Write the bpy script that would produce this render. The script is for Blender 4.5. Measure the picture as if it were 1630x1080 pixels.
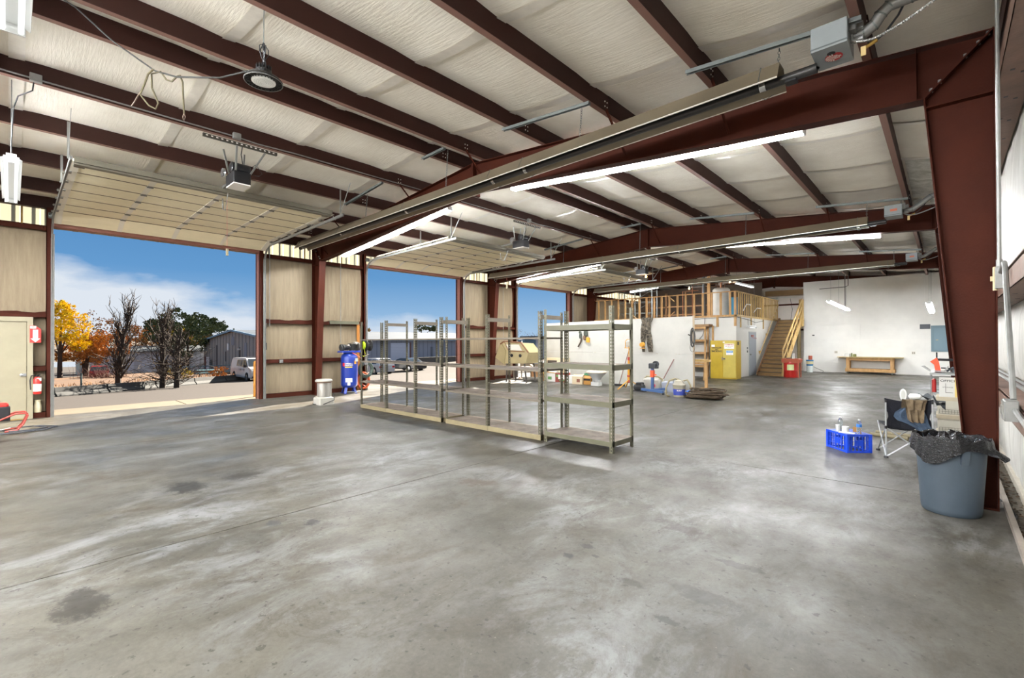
import bpy, math, random
from mathutils import Vector, Matrix
random.seed(7)
for o in list(bpy.data.objects): bpy.data.objects.remove(o)
SC = bpy.context.scene; COL = SC.collection
PI = math.pi
# ------------------------------------------------------------------ camera
F, YAW, PITCH, ROLL, H = 741.76, 0.7488, 0.0063, -0.0029, 1.625
def cam_axes():
    f = Vector((-math.sin(YAW), math.cos(YAW), 0)); r = Vector((math.cos(YAW), math.sin(YAW), 0)); u = Vector((0,0,1))
    f2 = f*math.cos(PITCH)+u*math.sin(PITCH); u2 = u*math.cos(PITCH)-f*math.sin(PITCH)
    return r*math.cos(ROLL)+u2*math.sin(ROLL), u2*math.cos(ROLL)-r*math.sin(ROLL), f2
cd = bpy.data.cameras.new('camera'); cam = bpy.data.objects.new('camera', cd); COL.objects.link(cam)
r_, u_, f_ = cam_axes()
cam.matrix_world = Matrix(((r_.x,u_.x,-f_.x,0),(r_.y,u_.y,-f_.y,0),(r_.z,u_.z,-f_.z,H),(0,0,0,1)))
cd.sensor_fit = 'HORIZONTAL'; cd.sensor_width = 36; cd.lens = F*36/1630; cd.clip_end = 1500; cd.clip_start = .05
SC.camera = cam
vs = SC.view_settings; vs.view_transform = 'Standard'; vs.look = 'None'; vs.exposure = 0.0; vs.gamma = 1; vs.use_curve_mapping = False
LAMP = 365.0      # strength of the fluorescent tubes
SUN = 34.0
# ------------------------------------------------------------------ sky
w = bpy.data.worlds.new('sky'); SC.world = w; w.use_nodes = True
nt = w.node_tree; N = nt.nodes; N.clear(); Lk = nt.links.new
out = N.new('ShaderNodeOutputWorld'); bg = N.new('ShaderNodeBackground'); tc = N.new('ShaderNodeTexCoord')
sx = N.new('ShaderNodeSeparateXYZ'); Lk(tc.outputs['Generated'], sx.inputs[0])
rmp = N.new('ShaderNodeValToRGB'); Lk(sx.outputs['Z'], rmp.inputs[0])
cr = rmp.color_ramp
for p, c in ((0.0,(.42,.60,.80,1)),(.05,(.30,.50,.75,1)),(.13,(.13,.33,.63,1)),(.28,(.070,.225,.50,1)),(1.0,(.03,.13,.36,1))):
    e = cr.elements.new(p); e.color = c
cr.elements.remove(cr.elements[0]); cr.elements.remove(cr.elements[-1])
mp = N.new('ShaderNodeMapping'); mp.inputs['Scale'].default_value = (2.3,2.3,6.5); mp.inputs['Location'].default_value = (1.3,.4,.2)
Lk(tc.outputs['Generated'], mp.inputs[0])
nz = N.new('ShaderNodeTexNoise'); nz.inputs['Scale'].default_value = 1.5; nz.inputs['Detail'].default_value = 9; nz.inputs['Roughness'].default_value = .55
Lk(mp.outputs[0], nz.inputs['Vector'])
# cloud bank: thick low in the west, thinning upwards and to the north
def mth(op, a, b=None, clamp=False):
    m = N.new('ShaderNodeMath'); m.operation = op; m.use_clamp = clamp
    for i, v in enumerate((a, b)):
        if v is None: continue
        if isinstance(v, (int, float)): m.inputs[i].default_value = v
        else: Lk(v, m.inputs[i])
    return m.outputs[0]
up = mth('SUBTRACT', .172, sx.outputs['Z']); up = mth('MULTIPLY', up, 3.6)
west = mth('MULTIPLY', mth('MAXIMUM', sx.outputs['Y'], 0), -.72)
den = mth('ADD', mth('ADD', nz.outputs['Fac'], up), west)
den = mth('MULTIPLY', mth('SUBTRACT', den, .60), 5.0, True)
mx = N.new('ShaderNodeMixRGB'); Lk(den, mx.inputs[0]); Lk(rmp.outputs[0], mx.inputs[1]); mx.inputs[2].default_value = (.74,.80,.88,1)
Lk(mx.outputs[0], bg.inputs[0]); bg.inputs[1].default_value = 1.0; Lk(bg.outputs[0], out.inputs[0])
# ------------------------------------------------------------------ sun (low, beyond the building, raking in through the doors)
sd = bpy.data.lights.new('sun','SUN'); so = bpy.data.objects.new('sun', sd); COL.objects.link(so)
sd.energy = SUN; sd.angle = .009; sd.color = (1,.90,.76)
el, az = math.radians(31), math.radians(24)
to_sun = Vector((-math.sin(az)*math.cos(el), math.cos(az)*math.cos(el), math.sin(el)))
so.rotation_euler = to_sun.to_track_quat('Z','Y').to_euler(); so.location = to_sun*30
# ------------------------------------------------------------------ materials
def lin(h):
    o = []
    if isinstance(h, str): h = [int(h[i:i+2],16) for i in (0,2,4)]
    for v in h:
        c = v/255; o.append(c/12.92 if c <= .04045 else ((c+.055)/1.055)**2.4)
    return (*o, 1)
MATS = {}
def mat(name, hexc, rough=.5, metal=0, var=0, scale=3, bump=0, bscale=40, spec=.5, emit=0, c2=None, coat=0, stretch=None, contrast=None, trans=0):
    if name in MATS: return MATS[name]
    m = bpy.data.materials.new(name); m.use_nodes = True; MATS[name] = m
    t = m.node_tree; b = t.nodes['Principled BSDF']; c = lin(hexc)
    b.inputs['Base Color'].default_value = c; b.inputs['Roughness'].default_value = rough; b.inputs['Metallic'].default_value = metal
    b.inputs['Specular IOR Level'].default_value = spec
    if coat: b.inputs['Coat Weight'].default_value = coat
    if trans: b.inputs['Transmission Weight'].default_value = trans
    if emit: b.inputs['Emission Color'].default_value = c; b.inputs['Emission Strength'].default_value = emit
    if var or c2 or bump:
        g = t.nodes.new('ShaderNodeNewGeometry'); mp = t.nodes.new('ShaderNodeMapping'); t.links.new(g.outputs['Position'], mp.inputs[0])
        if stretch: mp.inputs['Scale'].default_value = stretch
    if var or c2:
        n = t.nodes.new('ShaderNodeTexNoise'); n.inputs['Scale'].default_value = scale; n.inputs['Detail'].default_value = 8; n.inputs['Roughness'].default_value = .62
        t.links.new(mp.outputs[0], n.inputs['Vector'])
        rp = t.nodes.new('ShaderNodeValToRGB'); lo, hi = contrast or (.32,.68)
        rp.color_ramp.elements[0].position = lo; rp.color_ramp.elements[1].position = hi
        d = lin(c2) if c2 else tuple(x*(1-var) for x in c[:3])+(1,)
        rp.color_ramp.elements[0].color = d; rp.color_ramp.elements[1].color = c if c2 else tuple(min(1,x*(1+var*.35)) for x in c[:3])+(1,)
        t.links.new(n.outputs['Fac'], rp.inputs[0]); t.links.new(rp.outputs[0], b.inputs['Base Color'])
    if bump:
        n2 = t.nodes.new('ShaderNodeTexNoise'); n2.inputs['Scale'].default_value = bscale; n2.inputs['Detail'].default_value = 4
        t.links.new(mp.outputs[0], n2.inputs['Vector'])
        bp = t.nodes.new('ShaderNodeBump'); bp.inputs['Strength'].default_value = bump; bp.inputs['Distance'].default_value = .02
        t.links.new(n2.outputs['Fac'], bp.inputs['Height']); t.links.new(bp.outputs[0], b.inputs['Normal'])
    return m
M = mat
steel = M('maroon_steel',(62,24,11),.66,0,.22,2.5,.1,60,spec=.14)
purl = M('purlin_steel','2f140c',.6,0,.2,2,spec=.28)
galv = M('galvanised','8b8b88',.45,.5,.15,12)
strut_m = M('dark_galvanised','6c716f',.5,.4,.1,10)
black = M('black_paint','17171a',.45)
rubber = M('black_rubber','222222',.8)
chrome = M('bright_metal','c4c6c8',.25,.9)
olive = M('shelf_enamel',(94,92,73),.42,.1,.14,5,.05,60)
olive_d = M('shelf_post_enamel',(90,87,71),.4,.25,.12,6)
board = M('particle_board','8c7c68',.75,0,0,9,.1,120,c2='6f6050')
wood = M('framing_lumber','b58f5e',.65,0,0,3,.1,60,c2='97703f',stretch=(3,3,.6))
wood2 = M('yellow_pine_lumber','b89a62',.6,0,0,3,.1,60,c2='94763f',stretch=(2,2,.8))
tread_m = M('stained_stair_wood','8d6d3a',.5,0,0,3,.1,60,c2='6e5226',stretch=(1,8,8))
whitewall = M('white_painted_board','dbd9d3',.6,0,.08,1.4,.12,30)
white = M('white_enamel','c6c6c2',.4)
cream = M('door_panel_cream',(232,222,190),.5,0,.06,3)
vinyl = M('insulation_vinyl','e4ddd0',.42,0,.05,5,.22,26,stretch=(1,14,1))
vinyl_w = M('wall_insulation_vinyl','9a8a71',.6,0,0,1.4,.2,22,c2='857660',spec=.3,stretch=(9,9,.8))
vinyl_r = M('right_wall_vinyl','d8d6d0',.5,0,0,1.5,.3,16,c2='b9b6ae',stretch=(9,9,.8))
concrete_out = M('apron_concrete',(98,88,70),.8,0,.15,2,.1,40)
gravel = M('gravel_lot',(55,46,39),.95,0,0,9,.5,30,c2=(40,34,28))
barrier_m = M('barrier_concrete',(66,67,66),.85,0,.2,2,.2,20)
yellow = M('safety_yellow',(176,116,14),.5,0,.06,4)
red = M('red_enamel','b3261f',.4)
orange = M('orange_enamel','d0491f',.45)
tyre = M('tyre_rubber','1b1b1c',.85)
glass_d = M('dark_car_glass','1d2a33',.08,0,spec=.8)
# ------------------------------------------------------------------ mesh builder
class MB:
    def __init__(s): s.v = []; s.f = []
    def add(s, vs_, fs):
        n = len(s.v); s.v += [tuple(v) for v in vs_]; s.f += [tuple(i+n for i in f) for f in fs]; return s
    def box(s, x0,x1,y0,y1,z0,z1):
        return s.add([(x0,y0,z0),(x1,y0,z0),(x1,y1,z0),(x0,y1,z0),(x0,y0,z1),(x1,y0,z1),(x1,y1,z1),(x0,y1,z1)],
            [(0,3,2,1),(4,5,6,7),(0,1,5,4),(1,2,6,5),(2,3,7,6),(3,0,4,7)])
    def cbox(s, x0,x1,y0,y1,z0,z1,b=.01):   # box with chamfered upright edges and top
        p = [(x0+b,y0),(x1-b,y0),(x1,y0+b),(x1,y1-b),(x1-b,y1),(x0+b,y1),(x0,y1-b),(x0,y0+b)]
        cx, cy = (x0+x1)/2, (y0+y1)/2
        def ring(z, ins): return [(x+(ins if x < cx else -ins), y+(ins if y < cy else -ins), z) for x, y in p]
        vs_ = ring(z0,0)+ring(z1-b,0)+ring(z1,b); fs = [tuple(range(7,-1,-1)), tuple(range(16,24))]
        for k in (0,8):
            for i in range(8): j = (i+1)%8; fs.append((k+i,k+j,k+8+j,k+8+i))
        return s.add(vs_, fs)
    def bar(s, p, q, wd, ht, up=(0,0,1)):
        p, q = Vector(p), Vector(q); d = (q-p).normalized(); up = Vector(up)
        if abs(d.dot(up)) > .98: up = Vector((1,0,0))
        a = d.cross(up).normalized()*wd/2; b = a.cross(d).normalized()*ht/2
        vs_ = [p-a-b,p+a-b,p+a+b,p-a+b,q-a-b,q+a-b,q+a+b,q-a+b]
        return s.add(vs_, [(0,3,2,1),(4,5,6,7),(0,1,5,4),(1,2,6,5),(2,3,7,6),(3,0,4,7)])
    def tube(s, pts, r, n=8, r1=None, closed=False):
        pts = [Vector(p) for p in pts]; m = len(pts); rings = []; prev = None
        for i, p in enumerate(pts):
            if closed: d = pts[(i+1)%m]-pts[i-1]
            else: d = pts[min(i+1,m-1)]-pts[max(i-1,0)]
            d = d.normalized() if d.length > 1e-9 else Vector((0,0,1))
            if prev is None:
                a = d.cross(Vector((0,0,1)));
                if a.length < .1: a = d.cross(Vector((1,0,0)))
            else: a = prev-d*prev.dot(d)
            if a.length < 1e-6: a = d.orthogonal()
            a.normalize(); prev = a; b = d.cross(a)
            rr = r if r1 is None else r+(r1-r)*i/(m-1)
            rings.append([p+(a*math.cos(2*PI*k/n)+b*math.sin(2*PI*k/n))*rr for k in range(n)])
        vs_ = [v for R in rings for v in R]; fs = []
        for i in range(m if closed else m-1):
            j = (i+1)%m
            for k in range(n): l = (k+1)%n; fs.append((i*n+k,i*n+l,j*n+l,j*n+k))
        if not closed: fs.append(tuple(range(n-1,-1,-1))); fs.append(tuple(range((m-1)*n,m*n)))
        return s.add(vs_, fs)
    def lathe(s, prof, n=20, c=(0,0,0), axis='z'):
        vs_ = []; fs = []; m = len(prof)
        for r, h in prof:
            for k in range(n):
                a = 2*PI*k/n; x, y = r*math.cos(a), r*math.sin(a)
                v = {'z':(x,y,h),'y':(x,h,y),'x':(h,x,y)}[axis]; vs_.append((v[0]+c[0],v[1]+c[1],v[2]+c[2]))
        for i in range(m-1):
            for k in range(n): l = (k+1)%n; fs.append((i*n+k,i*n+l,(i+1)*n+l,(i+1)*n+k))
        if prof[0][0] > 1e-4: fs.append(tuple(range(n-1,-1,-1)))
        if prof[-1][0] > 1e-4: fs.append(tuple(range((m-1)*n,m*n)))
        return s.add(vs_, fs)
    def prism(s, poly, axis, a, b):          # polygon in the plane across `axis`, from a to b
        n = len(poly)
        def P(u, v, t): return {'x':(t,u,v),'y':(u,t,v),'z':(u,v,t)}[axis]
        vs_ = [P(u,v,a) for u,v in poly]+[P(u,v,b) for u,v in poly]
        fs = [tuple(range(n-1,-1,-1)), tuple(range(n,2*n))]
        for i in range(n): j = (i+1)%n; fs.append((i,j,n+j,n+i))
        return s.add(vs_, fs)
    def sheet(s, grid):
        m, n = len(grid), len(grid[0]); vs_ = [v for r in grid for v in r]
        return s.add(vs_, [(i*n+j,i*n+j+1,(i+1)*n+j+1,(i+1)*n+j) for i in range(m-1) for j in range(n-1)])
    def quad(s, a,b,c,d): return s.add([a,b,c,d],[(0,1,2,3)])
def mesh_of(name, mb, m, off=(0,0,0), smooth=False, solid=0):
    me = bpy.data.meshes.new(name)
    me.from_pydata([(x-off[0],y-off[1],z-off[2]) for x,y,z in mb.v], [], mb.f)
    if m: me.materials.append(m)
    me.update()
    import bmesh
    bm = bmesh.new(); bm.from_mesh(me); bmesh.ops.recalc_face_normals(bm, faces=bm.faces); bm.to_mesh(me); bm.free()
    if smooth:
        me.polygons.foreach_set('use_smooth', [True]*len(me.polygons))
        try: me.set_sharp_from_angle(angle=math.radians(38))
        except Exception: pass
    return me
def wloc(p):
    v = Vector((0,0,0))
    while p is not None: v += p.location; p = p.parent
    return v
def part(name, mb, m, parent, local=False, smooth=False, label=None, stuff=False):
    off = (0,0,0) if local else wloc(parent)
    o = bpy.data.objects.new(name, mesh_of(name, mb, m, off, smooth)); COL.objects.link(o); o.parent = parent
    if label: o['label'] = label
    if stuff: o['kind'] = 'stuff'
    return o
def thing(name, label, cat, loc=(0,0,0), rz=0, group=None):
    o = bpy.data.objects.new(name, None); COL.objects.link(o); o.empty_display_size = .1
    o.location = loc; o.rotation_euler = (0,0,rz); o['label'] = label; o['category'] = cat
    if group: o['group'] = group
    return o
def solo(name, mb, m, label, cat, group=None, smooth=False, kind=None, rz=None, loc=None):
    xs = [v[0] for v in mb.v]; ys = [v[1] for v in mb.v]; zs = [v[2] for v in mb.v]
    off = ((min(xs)+max(xs))/2,(min(ys)+max(ys))/2,min(zs)) if loc is None else (0,0,0)
    o = bpy.data.objects.new(name, mesh_of(name, mb, m, off, smooth)); COL.objects.link(o); o.location = off if loc is None else loc
    if rz: o.rotation_euler = (0,0,rz)
    if kind: o['kind'] = kind
    o['label'] = label; o['category'] = cat
    if group: o['group'] = group
    return o
def struct(name, mb=None, m=None, label=None, loc=None):
    if mb is None:
        o = bpy.data.objects.new(name, None); o.location = loc or (0,0,0)
    else:
        o = bpy.data.objects.new(name, mesh_of(name, mb, m))
    COL.objects.link(o); o['kind'] = 'structure'
    if label: o['label'] = label
    return o
def dup(root, loc, rz=None, label=None, group=None):
    r = root.copy(); COL.objects.link(r); r.location = loc
    if rz is not None: r.rotation_euler = (0,0,rz)
    if label: r['label'] = label
    if group: r['group'] = group
    for ch in list(root.children):
        c = ch.copy(); COL.objects.link(c); c.parent = r
        for g in list(ch.children):
            d = g.copy(); COL.objects.link(d); d.parent = c
    return r
_tc = {}
def letters(body, size, loc, face, m, parent, wscale=1.0, bold=0.0, spin=0):
    """flat lettering; face = '-y', '+x', '-z' : the way it looks; loc relative to the parent thing"""
    cu = bpy.data.curves.new('lettering','FONT'); cu.body = body; cu.size = size; cu.align_x = 'CENTER'; cu.align_y = 'CENTER'; cu.offset = bold
    tmp = bpy.data.objects.new('tmp', cu); COL.objects.link(tmp)
    me = bpy.data.meshes.new_from_object(tmp); bpy.data.objects.remove(tmp); me.materials.clear(); me.materials.append(m)
    o = bpy.data.objects.new('lettering', me); COL.objects.link(o); o.parent = parent; o.location = loc; o.scale = (wscale,1,1)
    o.rotation_euler = {'-y':(PI/2,spin,0),'+x':(PI/2,spin,PI/2),'-z':(PI,0,spin),'+y':(PI/2,spin,PI)}[face]
    return o
def arc(c, r, a0, a1, n, plane='xz'):
    o = []
    for i in range(n+1):
        a = a0+(a1-a0)*i/n; u, v = r*math.cos(a), r*math.sin(a)
        o.append({'xz':(c[0]+u,c[1],c[2]+v),'xy':(c[0]+u,c[1]+v,c[2]),'yz':(c[0],c[1]+u,c[2]+v)}[plane])
    return o
def chain_mb(p, q, step=.035, r=.0035):
    mb = MB(); p, q = Vector(p), Vector(q); L = (q-p).length; n = max(2,int(L/step)); d = (q-p)/n
    for i in range(n):
        c = p+d*(i+.5); dn = d.normalized(); a = Vector((1,0,0)) if i%2 else Vector((0,1,0)); a = (a-dn*a.dot(dn)).normalized()
        h = d.length*.62; wv = d.length*.3
        mb.tube([c+dn*h, c+a*wv+dn*h*.5, c+a*wv-dn*h*.5, c-dn*h, c-a*wv-dn*h*.5, c-a*wv+dn*h*.5], r, 4, closed=True)
    return mb
# ================================================================== SHELL
XL, XR, XC = -14.47, .37, -7.05
def zt(x): return 5.28-.0876*abs(x-XC)      # top of rafters
FY = [6.5+7.62*k for k in range(-1,4)]
Y0, Y1 = -9.0, 29.75
# --- floor: pour slabs with saw-cut joints
fm = bpy.data.materials.new('polished_shop_concrete'); fm.use_nodes = True
t = fm.node_tree; b = t.nodes['Principled BSDF']; NN = t.nodes.new; LL = t.links.new
g = NN('ShaderNodeNewGeometry')
def noise(scale, detail=8, rough=.6, st=None, loc=None, dist=0):
    mp = NN('ShaderNodeMapping'); LL(g.outputs['Position'], mp.inputs[0])
    if st: mp.inputs['Scale'].default_value = st
    if loc: mp.inputs['Location'].default_value = loc
    n = NN('ShaderNodeTexNoise'); n.inputs['Scale'].default_value = scale; n.inputs['Detail'].default_value = detail; n.inputs['Roughness'].default_value = rough
    n.inputs['Distortion'].default_value = dist; LL(mp.outputs[0], n.inputs['Vector']); return n.outputs['Fac']
def ramp(fac, stops):
    r = NN('ShaderNodeValToRGB'); LL(fac, r.inputs[0]); e = r.color_ramp.elements
    e[0].position, e[0].color = stops[0]; e[1].position, e[1].color = stops[-1]
    for p, c in stops[1:-1]: x = e.new(p); x.color = c
    return r.outputs[0]
def mixc(fac, a, bb, mode='MIX'):
    m_ = NN('ShaderNodeMixRGB'); m_.blend_type = mode
    for i, v in enumerate((fac, a, bb)):
        if isinstance(v, (int,float)): m_.inputs[i].default_value = v
        elif isinstance(v, tuple): m_.inputs[i].default_value = v
        else: LL(v, m_.inputs[i])
    return m_.outputs[0]
W1 = (1,1,1,1); B1 = (0,0,0,1)
def g1(v): return (v,v,v,1)
base = ramp(noise(.6,12,.7,(1,1.3,1)), [(.30,lin('4f4c44')),(.50,lin('625f57')),(.70,lin('737067'))])
grain = ramp(noise(38,5,.75), [(.3,g1(.80)),(.7,g1(1.14))])
mott = ramp(noise(4.2,12,.78,(1,.7,1),(4,9,0),.4), [(.38,(.74,.72,.68,1)),(.5,(1,1,1,1)),(.64,(1.16,1.17,1.18,1))])
c = mixc(1.0, mixc(1.0, base, grain, 'MULTIPLY'), mott, 'MULTIPLY')
broad = ramp(noise(.42,4,.5,(1,1,1),(2,5,0)), [(.40,B1),(.60,W1)])
film = ramp(noise(2.0,13,.80,(1,.55,1),(3,1,0),.5), [(.47,B1),(.60,W1)])       # pale worn film, its cool tint standing in for sky sheen
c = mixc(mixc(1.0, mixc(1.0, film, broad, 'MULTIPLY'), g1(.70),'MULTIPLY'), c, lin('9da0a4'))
broad2 = ramp(noise(.5,4,.5,(1,1,1),(7,2,3)), [(.38,g1(.2)),(.62,W1)])
brown = ramp(noise(1.5,13,.80,(1,.5,1),(8,3,2),.7), [(.52,B1),(.63,W1)])       # brown tyre and water stain
c = mixc(mixc(1.0, mixc(1.0, brown, broad2, 'MULTIPLY'), g1(.85),'MULTIPLY'), c, lin('4d4331'))
ring = ramp(noise(.9,10,.74,(1,.8,1),(1,7,4),.9), [(.575,B1),(.59,g1(.55)),(.61,B1)])   # tide lines of dried water
c = mixc(ring, c, lin('4a4335'))
speck = ramp(noise(17,3,.6,None,(5,5,0)), [(.63,B1),(.67,g1(.7))])
c = mixc(speck, c, lin('35302a'))
crumb = ramp(noise(24,2,.5,None,(9,1,0)), [(.73,B1),(.75,g1(.28))])
c = mixc(crumb, c, lin('b5b0a2'))
# single stains where the slab has them (x, y, rx, ry, colour, strength)
for sx_, sy_, rx, ry, colr, st in ((-6.25,1.35,.32,.22,(40,36,28),.75),(-6.3,1.95,.22,.25,(46,40,31),.7),(-3.95,.3,.30,.16,(35,30,24),.7),(-4.03,3.66,.22,.16,(77,60,38),.75),(-3.85,3.75,.14,.12,(77,60,38),.6),
        (-4.44,1.62,.09,.07,(46,52,61),.6),(-4.2,1.86,.10,.07,(39,40,40),.75),(-2.11,2.89,.06,.05,'1e1e1e',.8),(-2.09,3.12,.07,.05,'1e1e1e',.7),(-1.95,3.02,.04,.03,(35,35,31),.7),(-1.66,3.97,.20,.12,(62,49,35),.55),
        (-2.3,5.35,.5,.22,(72,59,45),.55),(-1.15,3.0,.25,.1,(55,50,45),.5),(-.95,6.0,.45,.13,(69,57,40),.5),(-1.1,3.6,.18,.07,(45,42,36),.5),(-1.2,2.6,.1,.04,(35,31,28),.6),(-1.55,2.85,.12,.05,(46,38,28),.5)):
    vm = NN('ShaderNodeMapping'); LL(g.outputs['Position'], vm.inputs[0]); vm.vector_type = 'POINT'
    vm.inputs['Location'].default_value = (-sx_/rx,-sy_/ry,0); vm.inputs['Scale'].default_value = (1/rx,1/ry,0)
    ln = NN('ShaderNodeVectorMath'); ln.operation = 'LENGTH'; LL(vm.outputs[0], ln.inputs[0])
    wob = NN('ShaderNodeMath'); wob.operation = 'MULTIPLY_ADD'; LL(noise(9,10,.8,None,(sx_,sy_,0)), wob.inputs[0]); wob.inputs[1].default_value = 3.4; LL(ln.outputs['Value'], wob.inputs[2])

    mr = NN('ShaderNodeMapRange'); LL(wob.outputs[0], mr.inputs[0]); mr.inputs[1].default_value = 2.3; mr.inputs[2].default_value = 2.62; mr.inputs[3].default_value = st; mr.inputs[4].default_value = 0
    c = mixc(mr.outputs[0], c, lin(colr))
c = mixc(1.0, c, (.52,.50,.465,1), 'MULTIPLY')
LL(c, b.inputs['Base Color'])
rg = ramp(noise(1.1,7,.65,(1,.6,1),(5,2,1)), [(.36,(.34,.34,.34,1)),(.66,(.64,.64,.64,1))]); LL(rg, b.inputs['Roughness'])
b.inputs['Specular IOR Level'].default_value = .30
bp = NN('ShaderNodeBump'); bp.inputs['Strength'].default_value = .10; bp.inputs['Distance'].default_value = .01; LL(noise(7,6,.6), bp.inputs['Height']); LL(bp.outputs[0], b.inputs['Normal'])
floor_o = struct('floor', label='grey polished concrete slab with saw-cut joints and stains')
xs_ = [-14.72,-9.65,-4.58,.44]; ys_ = [Y0,-1.08,6.54,14.16,21.78,Y1]
for i in range(3):
    for j in range(5):
        a, bb, c_, d = xs_[i]+.006, xs_[i+1]-.006, ys_[j]+.006, ys_[j+1]-.006
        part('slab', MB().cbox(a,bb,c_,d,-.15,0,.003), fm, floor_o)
part('joint_bed', MB().box(-14.7,.43,Y0,Y1,-.14,-.012), M('joint_dirt','2c2924',.9), floor_o)
dirt = M('dusty_gutter','6f675a',.95,0,0,9,.6,50,c2='453f36')
part('gutter_bed', MB().box(.44,.62,Y0,Y1,-.14,-.02), dirt, floor_o, label='dirty strip beside the right wall')
lf = MB()
for i in range(260):
    x, y = random.uniform(.46,.57), random.uniform(3.5,12); a = random.uniform(0,6.3); s_ = random.uniform(.012,.03)
    lf.add([(x+s_*math.cos(a),y+s_*math.sin(a),-.012),(x+s_*.6*math.cos(a+1.6),y+s_*.6*math.sin(a+1.6),-.006),(x-s_*math.cos(a),y-s_*math.sin(a),-.010),(x-s_*.6*math.cos(a+1.6),y-s_*.6*math.sin(a+1.6),.0)],[(0,1,2,3)])
solo('dry_leaves', lf, M('dead_leaf','4a3826',.9), 'scattered dark dead leaves in the gutter at the foot of the right wall','leaves',kind='stuff')

# --- ceiling: vinyl faced insulation, purlins, roof deck
ceil = struct('ceiling', label='cream vinyl faced insulation over maroon purlins', loc=(0,0,0))
LIPS = [-.64,-2.17,-3.67,-5.2,-6.72,-7.38,-8.95,-10.48,-12.02,-13.5]
PW = sorted([x+.07 for x in LIPS])           # purlin webs
edges = [-14.62]+PW+[.52]
PD = .262
seams = [3.63+1.83*k for k in range(-7,15)]
seams = [Y0]+[s for s in seams if Y0 < s < Y1]+[Y1]
def hfn(x, y): return math.sin(x*3.1+y*1.7)*.5+math.sin(y*4.3-x*2.1)*.3+math.sin(y*9.1+x*5)*.2
ceil_mat = bpy.data.materials.new('ceiling_insulation'); ceil_mat.use_nodes = True
t = ceil_mat.node_tree; b = t.nodes['Principled BSDF']; NN = t.nodes.new; LL = t.links.new; g = NN('ShaderNodeNewGeometry')
LL(ramp(noise(1.6,7,.6,(1,1,1)), [(.3,lin('ebe4d5')),(.7,lin('faf5e8'))]), b.inputs['Base Color']); b.inputs['Roughness'].default_value = .62
bp = NN('ShaderNodeBump'); bp.inputs['Strength'].default_value = .35; bp.inputs['Distance'].default_value = .02; LL(noise(3,5,.6,(1.2,12,1)), bp.inputs['Height']); LL(bp.outputs[0], b.inputs['Normal'])
for i in range(len(edges)-1):
    xa, xb = edges[i], edges[i+1]
    for j in range(len(seams)-1):
        ya, yb = seams[j], seams[j+1]
        if ya < -4 : nx, ny = 2, 2
        else: nx, ny = 7, 6
        grid = []
        for q in range(ny+1):
            row = []
            for p in range(nx+1):
                u, v = p/nx, q/ny; x = xa+(xb-xa)*u; y = ya+(yb-ya)*v
                sag = .055*math.sin(PI*u)**.7 if 0 < u < 1 else 0
                lip = -.018 if q in (0,ny) and nx > 2 else 0
                row.append((x, y, zt(x)+PD-.008-sag+lip+.012*hfn(x,y)*math.sin(PI*u)))
            grid.append(row)
        part('insulation_blanket', MB().sheet(grid), ceil_mat, ceil, smooth=True)
    # seam tabs folded at each joint
    tb = MB()
    for s in seams[1:-1]:
        if s < -3.9: continue
        n = 7; grid = [[],[]]
        for p in range(n+1):
            u = p/n; x = xa+(xb-xa)*u; sag = .055*math.sin(PI*u)**.7 if 0 < u < 1 else 0
            z = zt(x)+PD-.03-sag; grid[0].append((x,s,z-.012)); grid[1].append((x,s+.15,z+.002))
        tb.sheet(grid)
    part('seam_tape', tb, M('seam_tape_white','f6f1e6',.3,0,.1,6), ceil, stuff=True)
for x in PW:
    z = zt(x)
    mb = MB(); mb.box(x-.004,x+.004,Y0,Y1,z+.002,z+PD); mb.box(x,x+.07,Y0,Y1,z+PD-.006,z+PD)
    p_ = part('purlin', mb, purl, ceil)
    part('bottom_flange', MB().box(x-.078,x,Y0,Y1,z-.001,z+.006).box(x-.078,x-.072,Y0,Y1,z+.004,z+.026), M('floor_bounce_flange',(126,92,80),.55), p_)  # paler flange colour stands in for floor bounce on the underside
    lap = MB()
    for fy in FY: lap.box(x-.066,x+.012,fy-.55,fy+.55,z+.006,z+PD-.012)
    part('lap_splice', lap, purl, p_)
    hb = MB()
    for fy in FY:
        for s_ in (-.62,.62):
            for dy in (-.03,.03):
                for dz in (.06,.13): hb.lathe([(.010,.012),(.010,.017)],6,(x,fy+s_+dy,z+dz),'x')
    part('bolt', hb, M('bright_hole','e8e4dc',.4), p_, stuff=True)
for x, s_ in ((XR+.05,1),(XL-.05,-1)):
    z = zt(x)-.02; mb = MB(); mb.box(x-.005,x+.005,Y0,Y1,z,z+.27); mb.box(min(x,x+s_*.14),max(x,x+s_*.14),Y0,Y1,z,z+.006)
    part('eave_strut', mb, purl, ceil)
part('roof_deck', MB().prism([(-14.82,zt(-14.82)+.35),(XC,5.63),(.9,zt(.9)+.35),(.9,zt(.9)+.41),(XC,5.69),(-14.82,zt(-14.82)+.41)],'y',Y0-.1,Y1+.3), M('roof_sheet','b8b8b4',.5,.3), ceil)
# loose sagging insulation patches high on the right
for k, (fy, fl_) in enumerate(((11.1,2.95),(14.3,7.3),(21.9,7.2))):
    grid = []
    for q in range(17):
        row = []
        for p in range(7):
            u, v = p/6, q/16; x = -.52+.95*u; y = fy+fl_*v
            row.append((x, y, zt(x)+PD-.06-.075*math.sin(PI*u)*math.sin(PI*v)**.5-.025*hfn(x*5,y*3)))
        grid.append(row)
    solo('insulation_patch', MB().sheet(grid), M('bare_insulation','e8e7e0',.5,0,0,5,.7,18,c2='a8a698'), ['crumpled grey insulation patch at the right eave behind the nearest frame','crumpled insulation patch at the right eave in the second bay','crumpled insulation patch at the right eave in the farthest bay'][k],'insulation','insulation patches at the right eave',smooth=True)

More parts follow.
